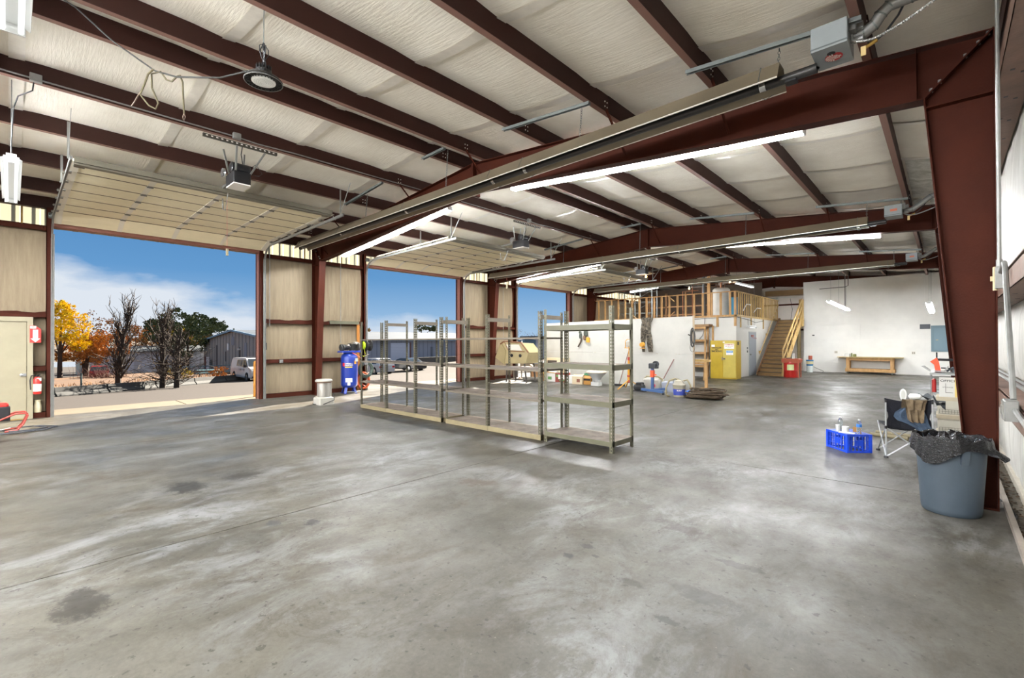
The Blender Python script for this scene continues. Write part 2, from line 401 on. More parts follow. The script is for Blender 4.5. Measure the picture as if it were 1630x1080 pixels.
# --- side walls
wl = struct('wall_left', label='wall with cream vinyl insulation, maroon girts and glowing translucent strip')
def dspan(k): return (.63+7.62*k, 4.88+7.62*k)
segs = []; y = Y0
for k in range(3):
    a, bb = dspan(k); segs.append((y,a)); y = bb
segs.append((y,Y1))
trl = bpy.data.materials.new('translucent_panel'); trl.use_nodes = True; t = trl.node_tree; t.nodes.clear()
o_ = t.nodes.new('ShaderNodeOutputMaterial'); tr_ = t.nodes.new('ShaderNodeBsdfTranslucent'); df = t.nodes.new('ShaderNodeBsdfDiffuse'); mxs = t.nodes.new('ShaderNodeMixShader')
tr_.inputs[0].default_value = lin((166,162,142)); df.inputs[0].default_value = lin((148,144,124)); mxs.inputs[0].default_value = .3
t.links.new(tr_.outputs[0], mxs.inputs[1]); t.links.new(df.outputs[0], mxs.inputs[2]); t.links.new(mxs.outputs[0], o_.inputs[0])
for a, bb in segs:
    # insulation in about 1.7 m widths
    n = max(1, round((bb-a)/1.7)); stp = (bb-a)/n
    for q in range(n):
        ya, yb = a+q*stp, a+(q+1)*stp
        for (za, zb) in ((.0,1.06),(1.06,2.24),(2.24,4.19)):
            grid = []
            for v in range(7):
                row = []
                for u in range(7):
                    yy = ya+(yb-ya)*u/6; zz = za+(zb-za)*v/6
                    edge = 0 if v in (0,6) else 1
                    row.append((-14.655+(.045*edge*math.sin(PI*v/6)**.5 if edge else -.02)+.008*hfn(yy*2,zz)-(.012 if u in (0,6) else 0), yy, zz))
                grid.append(row)
            part('insulation_panel', MB().sheet(grid), vinyl_w, wl, smooth=True)
    part('sheeting', MB().box(-14.72,-14.70,a,bb,0,4.2), M('outer_sheet','b9ac94',.6), wl)
    for z0, z1, dz in ((.0,.12,0),(1.02,1.13,0),(2.19,2.29,0),(4.10,4.20,0)):
        gm = MB(); gm.box(XL-.006,XL,a,bb,z0,z1); gm.box(XL-.2,XL,a,bb,z1-.008,z1-.002); gm.box(XL-.2,XL-.194,a,bb,z1,z1+.05)
        if z0 > .5: gm.box(XL-.03,XL,a,bb,z0,z0+.005)
        part('girt', gm, steel, wl)
# translucent strip with ribs
tm = MB(); pts = []
y = Y0
prof = []
while y < Y1:
    for dy, dx in ((0,0),(.20,0),(.22,.028),(.28,.028),(.30,0)): prof.append((y+dy, dx))
    y += .305
grid = [[(-14.69-dx, yy, 4.20) for yy, dx in prof],[(-14.69-dx, yy, 4.86) for yy, dx in prof]]
tm.sheet(grid); part('translucent_strip', tm, trl, wl, label='glowing ribbed translucent panel')
bt = MB(); y = Y0+.6
while y < Y1: bt.box(-14.68,-14.66,y,y+.035,4.2,4.66); y += 1.22
part('backing_batten', bt, M('amber_batten','a8843c',.6), wl, stuff=True)
for k in range(3):
    a, bb = dspan(k)
    pink = M('door_trim',(132,84,70),.5)
    hd = MB(); hd.box(-14.76,-14.47,a-.02,bb+.02,4.22,4.30); part('header', hd, pink, wl)
    for y_, s_ in ((a,-1),(bb,1)):
        ya, yb = sorted((y_, y_+s_*.10)); jm = MB(); jm.box(-14.76,-14.70,ya,yb,0,4.22); jm.box(-14.70,-14.44,min(y_+s_*.09,y_+s_*.10),max(y_+s_*.09,y_+s_*.10),0,4.62); jm.box(-14.52,-14.44,ya,yb,0,4.62)
        part('jamb', jm, steel, wl)
        part('jamb_trim', MB().box(-14.78,-14.50,min(y_,y_+s_*.012),max(y_,y_+s_*.012),0,4.22), pink, wl)
wr = struct('wall_right', label='wall with white vinyl insulation and brown girts')
y = Y0
while y < Y1-.1:
    yb = min(y+1.52, Y1)
    for za, zb in ((.03,1.06),(1.2,2.05),(2.2,4.0),(4.0,4.6)):
        grid = []
        for v in range(6):
            row = []
            for u in range(7):
                yy = y+(yb-y)*u/6; zz = za+(zb-za)*v/5
                row.append((.60-(.05*math.sin(PI*v/5)**.5 if v not in (0,5) else 0)+.012*hfn(yy*3,zz*2)+(.012 if u in (0,6) else 0), yy, zz))
            grid.append(row)
        part('insulation_panel', MB().sheet(grid), vinyl_r, wr, smooth=True)
    y = yb
part('sheeting', MB().box(.64,.67,Y0,Y1,0,4.75), M('outer_sheet','b9ac94',.6), wr)
girt_r = M('dusty_girt','7b6255',.6,0,.2,5,.2,30)
for z0, z1 in ((1.0,1.18),(2.03,2.21),(3.98,4.16)):
    gm = MB(); gm.box(XR,XR+.006,Y0,Y1,z0,z1-.03); gm.box(XR,.58,Y0,Y1,z1-.008,z1); gm.box(XR,.58,Y0,Y1,z0,z0+.006)
    g_ = part('girt', gm, girt_r, wr)
    sl = MB(); yy = 5.9
    while yy < 13: sl.box(.43,.46,yy,yy+.03,z0-.002,z0+.001); sl.box(.50,.53,yy+.1,yy+.13,z0-.002,z0+.001); yy += .62
    part('bolt_slot', sl, black, g_, stuff=True)
part('base_angle', MB().box(.405,.445,Y0,Y1,0,.055), M('grey_angle','8d8379',.6,.1,.2,6), wr)
part('base_channel', MB().box(.56,.62,Y0,Y1,-.02,.06), M('pale_channel','bdb6a8',.6,0,.2,6), wr)
wf = struct('wall_far', label='white painted board wall under the last frame')
for xa, xb in ((-5.57,-3.13),(-3.13,-.69),(-.69,.60)):
    for za, zb in ((0,2.44),(2.44,4.8)):
        part('wall_board', MB().prism([(xa+.001,za+.001),(xb-.001,za+.001),(xb-.001,zb-.001),(xa+.001,zb-.001)],'y',29.2,29.26), whitewall, wf)
part('wall_return', MB().box(-5.60,-5.57,29.2,29.7,0,4.8), whitewall, wf)
part('end_insulation', MB().box(-14.7,.7,29.68,29.72,0,5.55), M('pinkish_vinyl','e4dad0',.6,0,.1,2,.2,20), wf, label='pinkish insulation above the stairs')
part('end_girt', MB().box(-14.6,-5.6,29.5,29.67,3.62,3.7), steel, wf)
part('end_girt', MB().box(-14.6,-5.6,29.5,29.67,2.2,2.3), steel, wf)
wn = struct('wall_near', label='plain cream end wall behind the camera')
part('end_panel', MB().box(-14.7,.67,Y0-.05,Y0,0,5.4), vinyl_w, wn)
# ================================================================== rigid frames
def strip(mb, pts, w0, w1, th, nrm):
    """plate following pts (x,z) from y=w0 to w1, thickness th along nrm"""
    for (xa,za),(xb,zb) in zip(pts[:-1],pts[1:]):
        nx, nz_ = nrm[0]*th, nrm[1]*th
        mb.add([(xa,w0,za),(xb,w0,zb),(xb,w1,zb),(xa,w1,za),(xa+nx,w0,za+nz_),(xb+nx,w0,zb+nz_),(xb+nx,w1,zb+nz_),(xa+nx,w1,za+nz_)],
            [(0,3,2,1),(4,5,6,7),(0,1,5,4),(1,2,6,5),(2,3,7,6),(3,0,4,7)])
FLAB = ['maroon tapered steel frame without any heater in front of it','maroon tapered steel frame with one column behind the grey trash can','second maroon steel frame, carrying the second heater','third maroon steel frame, over the lumber-railed loft','last maroon steel frame, above the white end wall']
def frame(fy, lab):
    R = thing('portal_rafter', lab, 'steel frame', (XC,fy,0), 0, 'rigid frames of the building')
    for sgn in (1,-1):
        X = (lambda x: x) if sgn > 0 else (lambda x: 2*XC-x)
        C = MB()
        inn = [(.17,0),(-.15,4.12)]; outp = [(.37,0),(.37,zt(.37))]
        C.prism([(X(.17),0),(X(.37),0),(X(.37),zt(.37)),(X(-.15),4.12)],'y',fy-.004,fy+.004)
        strip(C, [(X(x),z) for x,z in inn], fy-.10, fy+.10, .012, (sgn*1,0))
        strip(C, [(X(x),z) for x,z in outp], fy-.10, fy+.10, .012, (-sgn*1,0))
        C.box(min(X(.13),X(.37)),max(X(.13),X(.37)),fy-.11,fy+.11,0,.018)
        C.prism([(X(-.14),4.02),(X(.37),4.02),(X(.37),4.032),(X(-.14),4.032)],'y',fy-.09,fy+.09)
        c_ = part('column', C, steel, R)
        E = MB()   # end plates and knee
        strip(E, [(X(-.15),4.11),(X(.36),zt(.36)-.01)], fy-.10, fy+.10, .02, (0,1))
        part('knee_plate', E, steel, R)
        B = MB()
        for u in (.12,.25,.62,.8,.93):
            for dy in (-.06,.06): B.lathe([(.016,-.012),(.016,.03)],6,(X(-.15+.51*u),fy+dy,4.13+(zt(.36)-4.13)*u),'z')
        part('bolt', B, galv, R, stuff=True)
        top = [(X(-.0),zt(.0)),(X(-7.04),zt(-7.04))]; bot = [(X(-.15),4.12),(X(-2.14),4.27),(X(-7.04),4.70)]
        G = MB()
        G.prism([(X(.36),zt(.36)-.02),(X(-.15),4.13)]+bot[1:]+[(X(-7.04),zt(-7.04))],'y',fy-.004,fy+.004)
        strip(G, [(X(.37),zt(.37))]+top[1:], fy-.09, fy+.09, .010, (0,-1))
        strip(G, bot, fy-.09, fy+.09, .012, (0,1))
        G.prism([(X(-.20),4.13),(X(-.205),zt(-.2)-.01),(X(-.212),zt(-.2)-.01),(X(-.208),4.13)],'y',fy-.09,fy+.09)
        G.box(min(X(-7.02),X(-7.05)),max(X(-7.02),X(-7.05)),fy-.10,fy+.10,4.62,zt(-7.04))
        r_ = part('rafter', G, steel, R)
        for px_ in ((-2.10,-3.60,-6.65) if sgn > 0 else (-8.88,-11.95,-13.43)):
            x = px_; zz = zt(x)
            zb = 4.75-.62+.087*(7-abs(x-XC))
            for s2 in (-1,1):
                K = MB(); K.bar((x,fy+s2*.62,zz+.03),(x+.02,fy+s2*.08,zb+.05),.03,.005,(1,0,0)); K.bar((x+.013,fy+s2*.62,zz+.03),(x+.033,fy+s2*.08,zb+.05),.005,.03,(1,0,0))
                if fy < 25: part('flange_brace', K, steel, R)
    return R
for fy, lb in zip(FY, FLAB): frame(fy, lb)
# --- overhead doors with tracks
hinge_me = None
def oh_door(k):
    ya, yb = .66+7.62*k, 4.96+7.62*k
    D = struct('door_%d'%(k+1), label='open overhead door of cream sections, run back under the roof', loc=(-12,(ya+yb)/2,4.4))
    zh = 4.46; sl = .012
    P = []    # section end points in xz
    P.append((-14.36,4.27)); P.append((-13.80,zh-.0))
    for i in range(6): P.append((-13.80+.61*(i+1), zh+sl*(i+1)))
    ys = [ya+.03+(yb-ya-.06)*q/4 for q in range(5)]
    for i in range(7):
        (xa,za),(xb,zb) = P[i],P[i+1]; d = Vector((xb-xa,0,zb-za)); L = d.length; d.normalize(); n = Vector((d.z,0,-d.x))
        if n.z > 0: n = -n
        a = Vector((xa,0,za))+d*.006; e = Vector((xb,0,zb))-d*.006
        mb = MB()
        mb.prism([(a.x,a.z),(e.x,e.z),(e.x-n.x*.045,e.z-n.z*.045),(a.x-n.x*.045,a.z-n.z*.045)],'y',ya+.01,yb-.01)
        # shallow ribs along the section
        for f in (.33,.66):
            c = Vector((xa,0,za)).lerp(Vector((xb,0,zb)), f)+n*.001
            mb.prism([(c.x-d.x*.01,c.z-d.z*.01),(c.x+n.x*.003,c.z+n.z*.003),(c.x+d.x*.01,c.z+d.z*.01)],'y',ya+.06,yb-.06)
        s_ = part('door_section', mb, cream, D)
        st = MB()
        for q, yy in enumerate(ys):
            wd = .07 if q in (0,4) else .045
            st.prism([(a.x+n.x*.006,a.z+n.z*.006),(e.x+n.x*.006,e.z+n.z*.006),(e.x,e.z),(a.x,a.z)],'y',yy-wd,yy+wd)
        part('stile', st, M('stile_white','d9d3c4',.5), s_)
        st2 = MB(); st2.prism([(e.x-d.x*.012,e.z-d.z*.012+n.z*.004),(e.x+d.x*.016,e.z+d.z*.016+n.z*.004),(e.x+d.x*.016,e.z+.01),(e.x-d.x*.012,e.z+.01)],'y',ya+.02,yb-.02)
        part('section_joint', st2, M('joint_shadow_line','5a4738',.7), s_)
        if i < 6:
            hg = MB()
            for q, yy in enumerate(ys):
                x, z = xb, zb-.012
                if q in (0,4):
                    yo = yy+(.03 if q == 4 else -.03)
                    hg.box(x-.06,x+.06,yo-.03,yo+.03,z-.02,z); hg.tube([(x,yo-.02,z-.03),(x,yo+(.09 if q == 4 else -.09),z-.03)],.008,6); hg.lathe([(.024,-.012),(.024,.012)],8,(x,yo+(.07 if q == 4 else -.07),z-.03),'y')
                else: hg.box(x-.05,x+.05,yy-.035,yy+.035,z-.008,z); hg.tube([(x,yy-.05,z-.012),(x,yy+.05,z-.012)],.012,6)
            part('hinge', hg, M('hinge_steel','77746c',.5,.5), s_)
    (xa,za),(xb,zb) = P[6],P[7]
    part('stiffener_strut', MB().box(xb-.12,xb-.02,ya+.02,yb-.02,zb-.05,zb+.04).box(xb-.01,xb+.03,ya+.02,yb-.02,zb-.02,zb+.07), M('dark_strut','6f6a5c',.5,.3), D)
    part('top_bracket', MB().box(xb-.22,xb-.06,ya+.03,ya+.16,zb-.04,zb-.01).box(xb-.22,xb-.06,yb-.16,yb-.03,zb-.04,zb-.01), M('dark_bracket','4b473e',.5,.4), D)
    for y_, s2 in ((ya-.03,-1),(yb+.03,1)):
        T = MB()
        vert = [(-14.40,y_,.0),(-14.40,y_,3.95)]
        cv = arc((-13.96,y_,3.95),.44,PI,PI/2,8)
        hor = [(-9.72,y_,4.39+.06)]
        path = vert[:1]+cv+hor
        for (p,q) in zip(path[:-1],path[1:]):
            T.bar(p,q,.055,.012,(0,1,0) if abs(q[0]-p[0]) > .01 else (1,0,0)); T.bar((p[0],p[1]+s2*.02,p[2]),(q[0],q[1]+s2*.02,q[2]),.012,.06,(0,1,0) if False else (0,0,1))
        T.box(-14.46,-14.36,min(y_+s2*.02,y_+s2*.03),max(y_+s2*.02,y_+s2*.03),0,3.95)
        part('track', T, galv, D)
        H = MB()
        for xx in (-9.9,-11.3):
            zz = 4.40+.012*(xx+13.9)/.6; H.bar((xx,y_+s2*.03,zz),(xx,y_+s2*.03,zt(xx)+.02),.032,.004,(1,0,0)); H.bar((xx-.014,y_+s2*.03,zz),(xx-.014,y_+s2*.03,zt(xx)+.02),.004,.03,(1,0,0))
        H.bar((-9.9,y_+s2*.03,4.5),(-9.45,y_+s2*.03,zt(-9.45)+.03),.03,.004,(0,1,0))
        part('hanger_angle', H, M('punched_angle','8f8f8a',.45,.5), D)
    # spring drum + torsion shaft above the header
    S = MB(); S.tube([(-14.30,ya-.1,4.42),(-14.30,yb+.1,4.42)],.014,8); S.tube([(-14.30,(ya+yb)/2-.9,4.42),(-14.30,(ya+yb)/2+.9,4.42)],.035,10)
    for y_ in (ya-.06,yb+.06): S.lathe([(.05,-.05),(.065,-.04),(.065,.04),(.05,.05)],12,(-14.30,y_,4.42),'y')
    part('torsion_shaft', S, strut_m, D)
    return D
for k in range(3): oh_door(k)
# --- operators
def opener(y, lab, loc):
    R = thing('door_operator', lab, 'door opener', loc, 0, 'ceiling-hung door operators')
    # local coordinates, x towards the door
    part('housing', MB().cbox(-.16,.28,-.14,.14,.0,.21,.012), black, R, True)
    part('lamp_lens', MB().box(-.15,.27,-.135,.135,-.02,.0), M('operator_lens','e9e6e0',.4), R, True, label='white underside cover')
    part('motor', MB().lathe([(.0,-.16),(.07,-.155),(.09,-.14),(.09,.14),(.07,.155),(0,.16)],16,(.15,.0,.29),'y'), M('motor_black','262628',.35,.3), R, True, smooth=True)
    part('pulley', MB().lathe([(.02,-.02),(.08,-.02),(.07,0),(.08,.02),(.02,.02)],18,(-.12,-.19,.24),'y'), chrome, R, True, smooth=True)
    rl = MB(); rl.bar((-.1,.0,.17),(-4.9,.0,.13),.06,.045); rl.bar((-.1,.0,.20),(-4.9,.0,.16),.02,.02); part('rail', rl, galv, R, True)
    zt_ = zt(loc[0]+.35)-loc[2]
    hg = MB()
    for (xa,ya_),(xb,yb_) in (((-.08,-.1),(-.08,-.22)),((.2,-.1),(.32,-.12)),((.2,.1),(.32,.35)),((-.08,.1),(-.08,.12))):
        hg.bar((xa,ya_,.14),(xb+.03,yb_,zt_-.03),.03,.004,(0,1,0)); hg.bar((xa,ya_+.013,.14),(xb+.03,yb_+.013,zt_-.03),.004,.03,(0,1,0))
    part('hanger_strap', hg, M('punched_angle','8f8f8a',.45,.5), R, True)
    cr_ = MB(); cr_.bar((.35,-.62,zt_-.02),(.35,.55,zt_-.02),.05,.05)
    c_ = part('cross_angle', cr_, M('dark_bracket','4b473e',.5,.4), R, True)
    hl = MB()
    for i in range(15): hl.box(.32,.322,-.58+.075*i,-.55+.075*i,zt_-.03,zt_-.01); hl.box(.376,.378,-.58+.075*i,-.55+.075*i,zt_-.03,zt_-.01)
    part('punched_holes', hl, M('bright_hole','e8e4dc',.4), c_, True, stuff=True)
    ar = MB(); ar.bar((-.45,-.02,-.02),(-.62,-.02,-.30),.03,.006,(0,1,0)); ar.tube([(-.62,-.02,-.30),(-.75,-.02,-.26),(-.78,-.02,-.05)],.012,6); part('door_arm', ar, galv, R, True)
    wz = MB(); wz.tube([(.1,.12,.3),(.2,.25,.42),(.12,.38,.30),(.2,.3,.22),(.1,.12,.25)],.006,5); wz.tube([(.3,.05,zt_),(.22,.02,.7),(.28,-.02,.5),(.15,.05,.34)],.008,5); part('loose_wire', wz, rubber, R, True)
    cdm = MB(); cdm.tube([(-.5,-.02,-.1),(-.5,-.02,-1.05)],.003,4); part('pull_cord', cdm, M('red_cord','8a3a30',.7), R, True)
    part('pull_handle', MB().box(-.525,-.475,-.035,-.005,-1.18,-1.05), M('tan_handle','8f8468',.6), R, True)
    return R
OPL = ['black door operator with white underside hung over the nearest overhead door','black door operator hung behind the middle overhead door','black door operator hung behind the farthest overhead door']
op0 = opener(0, OPL[0], (-9.35,2.78,4.44))
for k in (1,2): dup(op0, (-9.35,2.78+7.62*k,4.44), None, OPL[k])
# --- fluorescent fixtures
tube_m = M('lit_tube','f4fbff',.4,emit=1)
tb_ = tube_m.node_tree.nodes['Principled BSDF']; tb_.inputs['Emission Strength'].default_value = LAMP; tb_.inputs['Emission Color'].default_value = (.95,.975,1,1)
tube_dim = tube_m.copy(); tube_dim.name = 'lit_tube_soft'; tube_dim.node_tree.nodes['Principled BSDF'].inputs['Emission Strength'].default_value = 1.3
tube_hi = tube_m.copy(); tube_hi.name = 'lit_tube_fill'; tube_hi.node_tree.nodes['Principled BSDF'].inputs['Emission Strength'].default_value = LAMP*1.6  # stronger tubes for the added fill fixtures out of view
fix_m = M('fixture_white','d8d9d6',.35)
def fixture(p, q, lab, grp, n_tubes=2, chains=None, side=(0,1,0), lit=None):
    """strip light from p to q (tube axis), reflector above"""
    p, q = Vector(p), Vector(q); c = (p+q)/2
    R = thing('strip_light', lab, 'fluorescent light', c, 0, grp)
    d = (q-p).normalized(); s_ = Vector(side); up = s_.cross(d); 
    if up.z < 0: up = -up
    mb = MB()
    def ring(a, b_): return [a+s_*b_[0]+up*b_[1]]
    prof = [(-.105,.022),(-.05,.050),(-.05,.095),(.05,.095),(.05,.050),(.105,.022),(.102,.020),(.048,.046),(-.048,.046),(-.102,.020)]
    A = [p-d*.02+s_*u+up*v for u,v in prof]; B = [q+d*.02+s_*u+up*v for u,v in prof]; n = len(prof)
    mb.add(A+B, [(i,(i+1)%n,n+(i+1)%n,n+i) for i in range(n)]+[tuple(range(n)), tuple(range(2*n-1,n-1,-1))])
    part('reflector', mb, fix_m, R)
    for a in (p-d*.02,q+d*.02): part('end_cap', MB().bar(a-up*.03,a+up*.055,.15,.012,d), fix_m, R)
    for i in range(n_tubes):
        o_ = (i-(n_tubes-1)/2)*.10
        part('tube', MB().tube([p+s_*o_-up*.012,q+s_*o_-up*.012],.017,8), lit or tube_m, R, smooth=True, label='lit tube')
    if chains:
        for h in chains:
            a = p.lerp(q,h)+up*.1; part('hanging_wire', MB().tube([a,(a.x,a.y,zt(a.x)+.19)],.004,4), strut_m, R)
    return R
def rowlight(y, pts, labs, grp):
    for (a,b_),l in zip(pts,labs): fixture((a[0],y,a[1]),(b_[0],y,b_[1]),l,grp)
gl = 'strip lights fixed along the frames'
rowlight(6.88, [((-1.32,4.30),(-3.86,4.49)),((-3.9,4.49),(-6.33,4.70)),((-8.36,4.69),(-10.85,4.46)),((-10.9,4.455),(-13.33,4.25))],
  ['bright strip light under the nearest rafter, rightmost','bright strip light under the nearest rafter, just right of its ridge','strip light under the nearest rafter, just left of its ridge','strip light under the nearest rafter at the left column'], gl)
rowlight(14.48, [((-1.15,4.19),(-3.64,4.37)),((-3.7,4.375),(-6.1,4.55)),((-8.5,4.50),(-10.6,4.28)),((-10.65,4.275),(-13.1,4.14))],
  ['strip light under the second rafter, rightmost','strip light under the second rafter, just right of its ridge','strip light under the second rafter, above the second bay of shelving','strip light under the second rafter at its left column'], gl)
rowlight(22.05, [((-9.6,4.42),(-12.0,4.22))], ['strip light under the third rafter above the loft rail'], gl)
rowlight(-.75, [((-1.32,4.30),(-3.86,4.49)),((-3.9,4.49),(-6.33,4.70)),((-8.36,4.69),(-10.85,4.46))],
  ['strip light on the frame behind the camera, rightmost','strip light on the frame behind the camera, middle','strip light on the frame behind the camera, left'], gl)
gh = 'strip lights hung on wires'
fixture((-9.25,.0,4.10),(-11.65,.0,4.06),'two-tube strip light hung on a chain above the walk door',gh,chains=(.05,.95),lit=tube_dim)
fixture((-2.95,.0,4.14),(-5.35,.0,4.10),'two-tube strip light hung overhead at the top left corner',gh,chains=(.05,.95),lit=tube_dim)
fixture((-3.82,25.0,3.40),(-3.34,26.9,3.08),'strip light hung askew in front of the white end wall, above the workbench',gh,chains=(.1,.5,.9),side=(1,0,0))
fixture((-.47,25.0,3.12),(-.41,26.9,2.84),'strip light hung askew in front of the grey breaker panel',gh,chains=(.1,.5,.9),side=(1,0,0))
fixture((-7.7,24.7,4.55),(-7.3,26.2,4.42),'small strip light hung above the loft by the tank',gh,chains=(.1,.9),side=(1,0,0),lit=tube_dim)
fixture((-6.62,23.1,2.27),(-6.62,24.1,2.27),'short strip light above the grey door',gh,1,side=(1,0,0),lit=tube_dim,chains=(.1,.9))
for j, y in enumerate((-3.2,-6.2)):
    for i, x in enumerate((-2.0,-5.6,-9.2,-12.4)): fixture((x+1.2,y,4.1),(x-1.2,y,4.1),['added two-tube fill light behind the camera, nearer row','added two-tube fill light behind the camera, rear row'][j]+', '+['rightmost','second from the right','second from the left','leftmost'][i],gh,chains=(.05,.95),lit=tube_hi)  # unseen fixtures added to brighten the ceiling
# lamps over loft (bare bulbs)
for x, y, z, l in ((-9.4,23.2,4.3,'bare glowing bulb under the roof left of the tank'),(-7.9,24.6,4.62,'bare glowing bulb under the roof above the tank'),(-9.1,18.0,4.35,'small glowing bulb beside the farthest door operator')):
    R = thing('bulb_lamp', l, 'lamp', (x,y,z), 0, 'bare bulbs at the far end')
    part('bulb', MB().lathe([(0,-.06),(.035,-.05),(.04,-.02),(.02,.02),(.015,.04)],10,(0,0,0)), M('lit_bulb','ffca7a',.4,emit=25), R, True, smooth=True)
    part('socket', MB().lathe([(.02,.04),(.022,.10),(.0,.11)],8), white, R, True)
    part('cable', MB().tube([(0,0,.1),(0,0,zt(x)+.19-z)],.005,4), rubber, R, True)
# ================================================================== radiant tube heaters
refl_m = M('reflector_bronze','7a6f5c',.4,.35,.12,3)
refl_in = M('reflector_inner','cfc3ab',.35,.3)
boxgrey = M('burner_box_grey','8b9192',.45,.1,.08,6)
HL = ['long radiant tube heater ending in a grey burner box with a red sticker','radiant tube heater in front of the second frame','radiant tube heater in front of the third frame']
def heater(k):
    y = 5.60+7.62*k
    R = thing('tube_heater', HL[k], 'heater', (XC,y,4.4), 0, 'radiant heaters')
    xa, xb = -1.26, (-13.35 if k == 0 else -13.4); za, zb = (4.47,4.36) if k == 0 else (4.33,4.28)
    zo = za
    def sec(prof, x, z): return [(x, y+u, z+v) for u,v in prof]
    # reflector: shallow trough open below
    mb = MB(); prof = [(-.20,-.10),(-.09,.10),(.09,.10),(.20,-.10),(.188,-.10),(.08,.092),(-.08,.092),(-.188,-.10)]
    n = len(prof); n_s = 5
    for i in range(n_s):
        f0, f1 = i/n_s, (i+1)/n_s; x0, x1 = xa+(xb-xa)*f0, xa+(xb-xa)*f1+(.0 if i == n_s-1 else -.02); z0, z1 = za+(zb-za)*f0, za+(zb-za)*f1
        A, B = sec(prof,x0,z0), sec(prof,x1,z1)
        m2 = MB(); m2.add(A+B, [(i_,(i_+1)%n,n+(i_+1)%n,n+i_) for i_ in range(n)]+[tuple(range(n)),tuple(range(2*n-1,n-1,-1))])
        part('reflector', m2, refl_m, R)
    for s_ in (-1,1): part('reflector_lip', MB().bar((xa,y+s_*.197,za-.10),(xb,y+s_*.197,zb-.10),.012,.014), M('bright_lip','e6e2d8',.3,.4), R)
    part('emitter_tube', MB().tube([(xa+.32,y,za-.055),(xb-.05,y,zb-.055)],.05,14), M('emitter_black','3b3a3a',.4,.5), R, smooth=True)
    for f in (.015,.30,.36,.57,.80,.985):
        x, z = xa+(xb-xa)*f, za+(zb-za)*f
        part('tube_clamp', MB().tube([(x-.03,y,z-.055),(x+.03,y,z-.055)],.056,14), chrome, R, smooth=True)
        part('reflector_wire', MB().tube([(x,y-.2,z-.1),(x,y-.09,z+.11),(x,y+.09,z+.11),(x,y+.2,z-.1)],.005,4).tube([(x+.06,y+.17,z-.1),(x+.0,y+.1,z-.16),(x-.06,y+.17,z-.1)],.004,4), strut_m, R)
    # burner box
    bx0, bx1 = -.96, -.66; by0, by1 = y-.20, y+.22; z0, z1 = zo+.03, zo+.25
    bm_ = MB(); bm_.cbox(bx0,bx1,by0,by1,z0-.02,z1,.006); b_ = part('burner_box', bm_, boxgrey, R)
    part('box_seam', MB().box(bx0-.003,bx1+.003,by0-.004,by0+.01,z0+.0,z0+.012), M('seam_dark','5c6163',.5), b_)
    if k == 0:
        cx, cy = -.80, y+.02; disc = MB().lathe([(.0,-.004),(.075,-.004),(.075,0)],24,(cx,cy,z0-.02)); part('round_sticker', disc, M('sticker_red','b71f22',.4), b_)
        ry = MB()
        for i in range(9):
            a = PI*.55+i*.36; c0, c1 = math.cos(a), math.sin(a); t_ = .007
            ry.add([(cx+.012*c0,cy+.012*c1,z0-.0255),(cx+.07*c0-t_*c1,cy+.07*c1+t_*c0,z0-.0255),(cx+.07*c0+t_*c1,cy+.07*c1-t_*c0,z0-.0255)],[(0,1,2)])
        part('sticker_rays', ry, M('sticker_white','ece8e0',.5), b_)
        for q, wrd in enumerate(('RE-','VERBER','-RAY')): letters(wrd, .030, (cx+.022, cy-.026+.026*q, z0-.0265), '-z', MATS['sticker_white'], b_, .8, .0012).location -= wloc(b_)
        part('small_badge', MB().lathe([(0,-.004),(.035,-.004),(.035,0)],18,(cx-.01,cy-.085,z0-.02)), black, b_)
    else:
        part('small_badge', MB().box(bx0+.1,bx1-.08,by0-.003,by0,z0+.08,z0+.13), M('orange_label','c9694a',.5), b_)
    part('burner_neck', MB().tube([(bx0,y,za-.055),(xa+.3,y,za-.055)],.045,12).box(-1.22,-1.12,y-.055,y+.055,za-.12,za-.10), black, R, smooth=True)
    # blower and valve cluster on the right of the box
    vb = MB(); vb.box(bx1,bx1+.05,y-.1,y+.05,z0+.12,z0+.24); vb.box(bx1+.03,bx1+.10,y-.02,y+.08,z0+.15,z0+.22); vb.tube([(bx1,y,z0+.06),(bx1+.10,y,z0+.06)],.03,10)
    part('gas_valve', vb, galv, R)
    # flue: adjustable elbow up and away to the right
    fl = MB(); path = [(bx1,y+.06,z0+.12),(-.56,y+.06,z0+.13),(-.48,y+.05,z0+.17),(-.43,y+.04,z0+.24),(-.36,y+.03,z0+.29),(-.2,y+.02,z0+.29),(.2,y,z0+.28),(.56,y,z0+.26)] if k == 0 else [(bx1,y+.05,z0+.10),(-.50,y+.05,z0+.11),(-.20,y+.05,z0+.33),(-.10,y+.05,z0+.36),(.56,y,z0+.36)]
    fl.tube(path,.055,14); f_ = part('flue_pipe', fl, galv, R, smooth=True)
    for p, q in zip(path[:-2],path[1:-1]):
        p, q = Vector(p), Vector(q); d = (q-p).normalized(); part('flue_crimp', MB().tube([q-d*.006,q+d*.006],.059,14), strut_m, f_)
    fx = [(bx1+.02,y-.10,z0+.07),(bx1+.03,y-.10,z0+.02),(-.56,y-.11,z0-.03),(-.45,y-.11,z0-.04),(-.28,y-.12,z0+.0),(-.08,y-.15,z0+.07),(.25,y-.2,z0+.20)]
    pts = []
    for i in range(61):
        u = i/60*(len(fx)-1); a = min(int(u),len(fx)-2); f = u-a
        p0,p1,p2,p3 = [Vector(fx[max(0,min(len(fx)-1,a+j))]) for j in (-1,0,1,2)]
        pts.append(.5*((2*p1)+(-p0+p2)*f+(2*p0-5*p1+4*p2-p3)*f*f+(-p0+3*p1-3*p2+p3)*f**3))
    mm = MB(); mm.tube(pts,.011,8); c_ = part('flex_conduit', mm, galv, R, smooth=True)
    rg_ = MB()
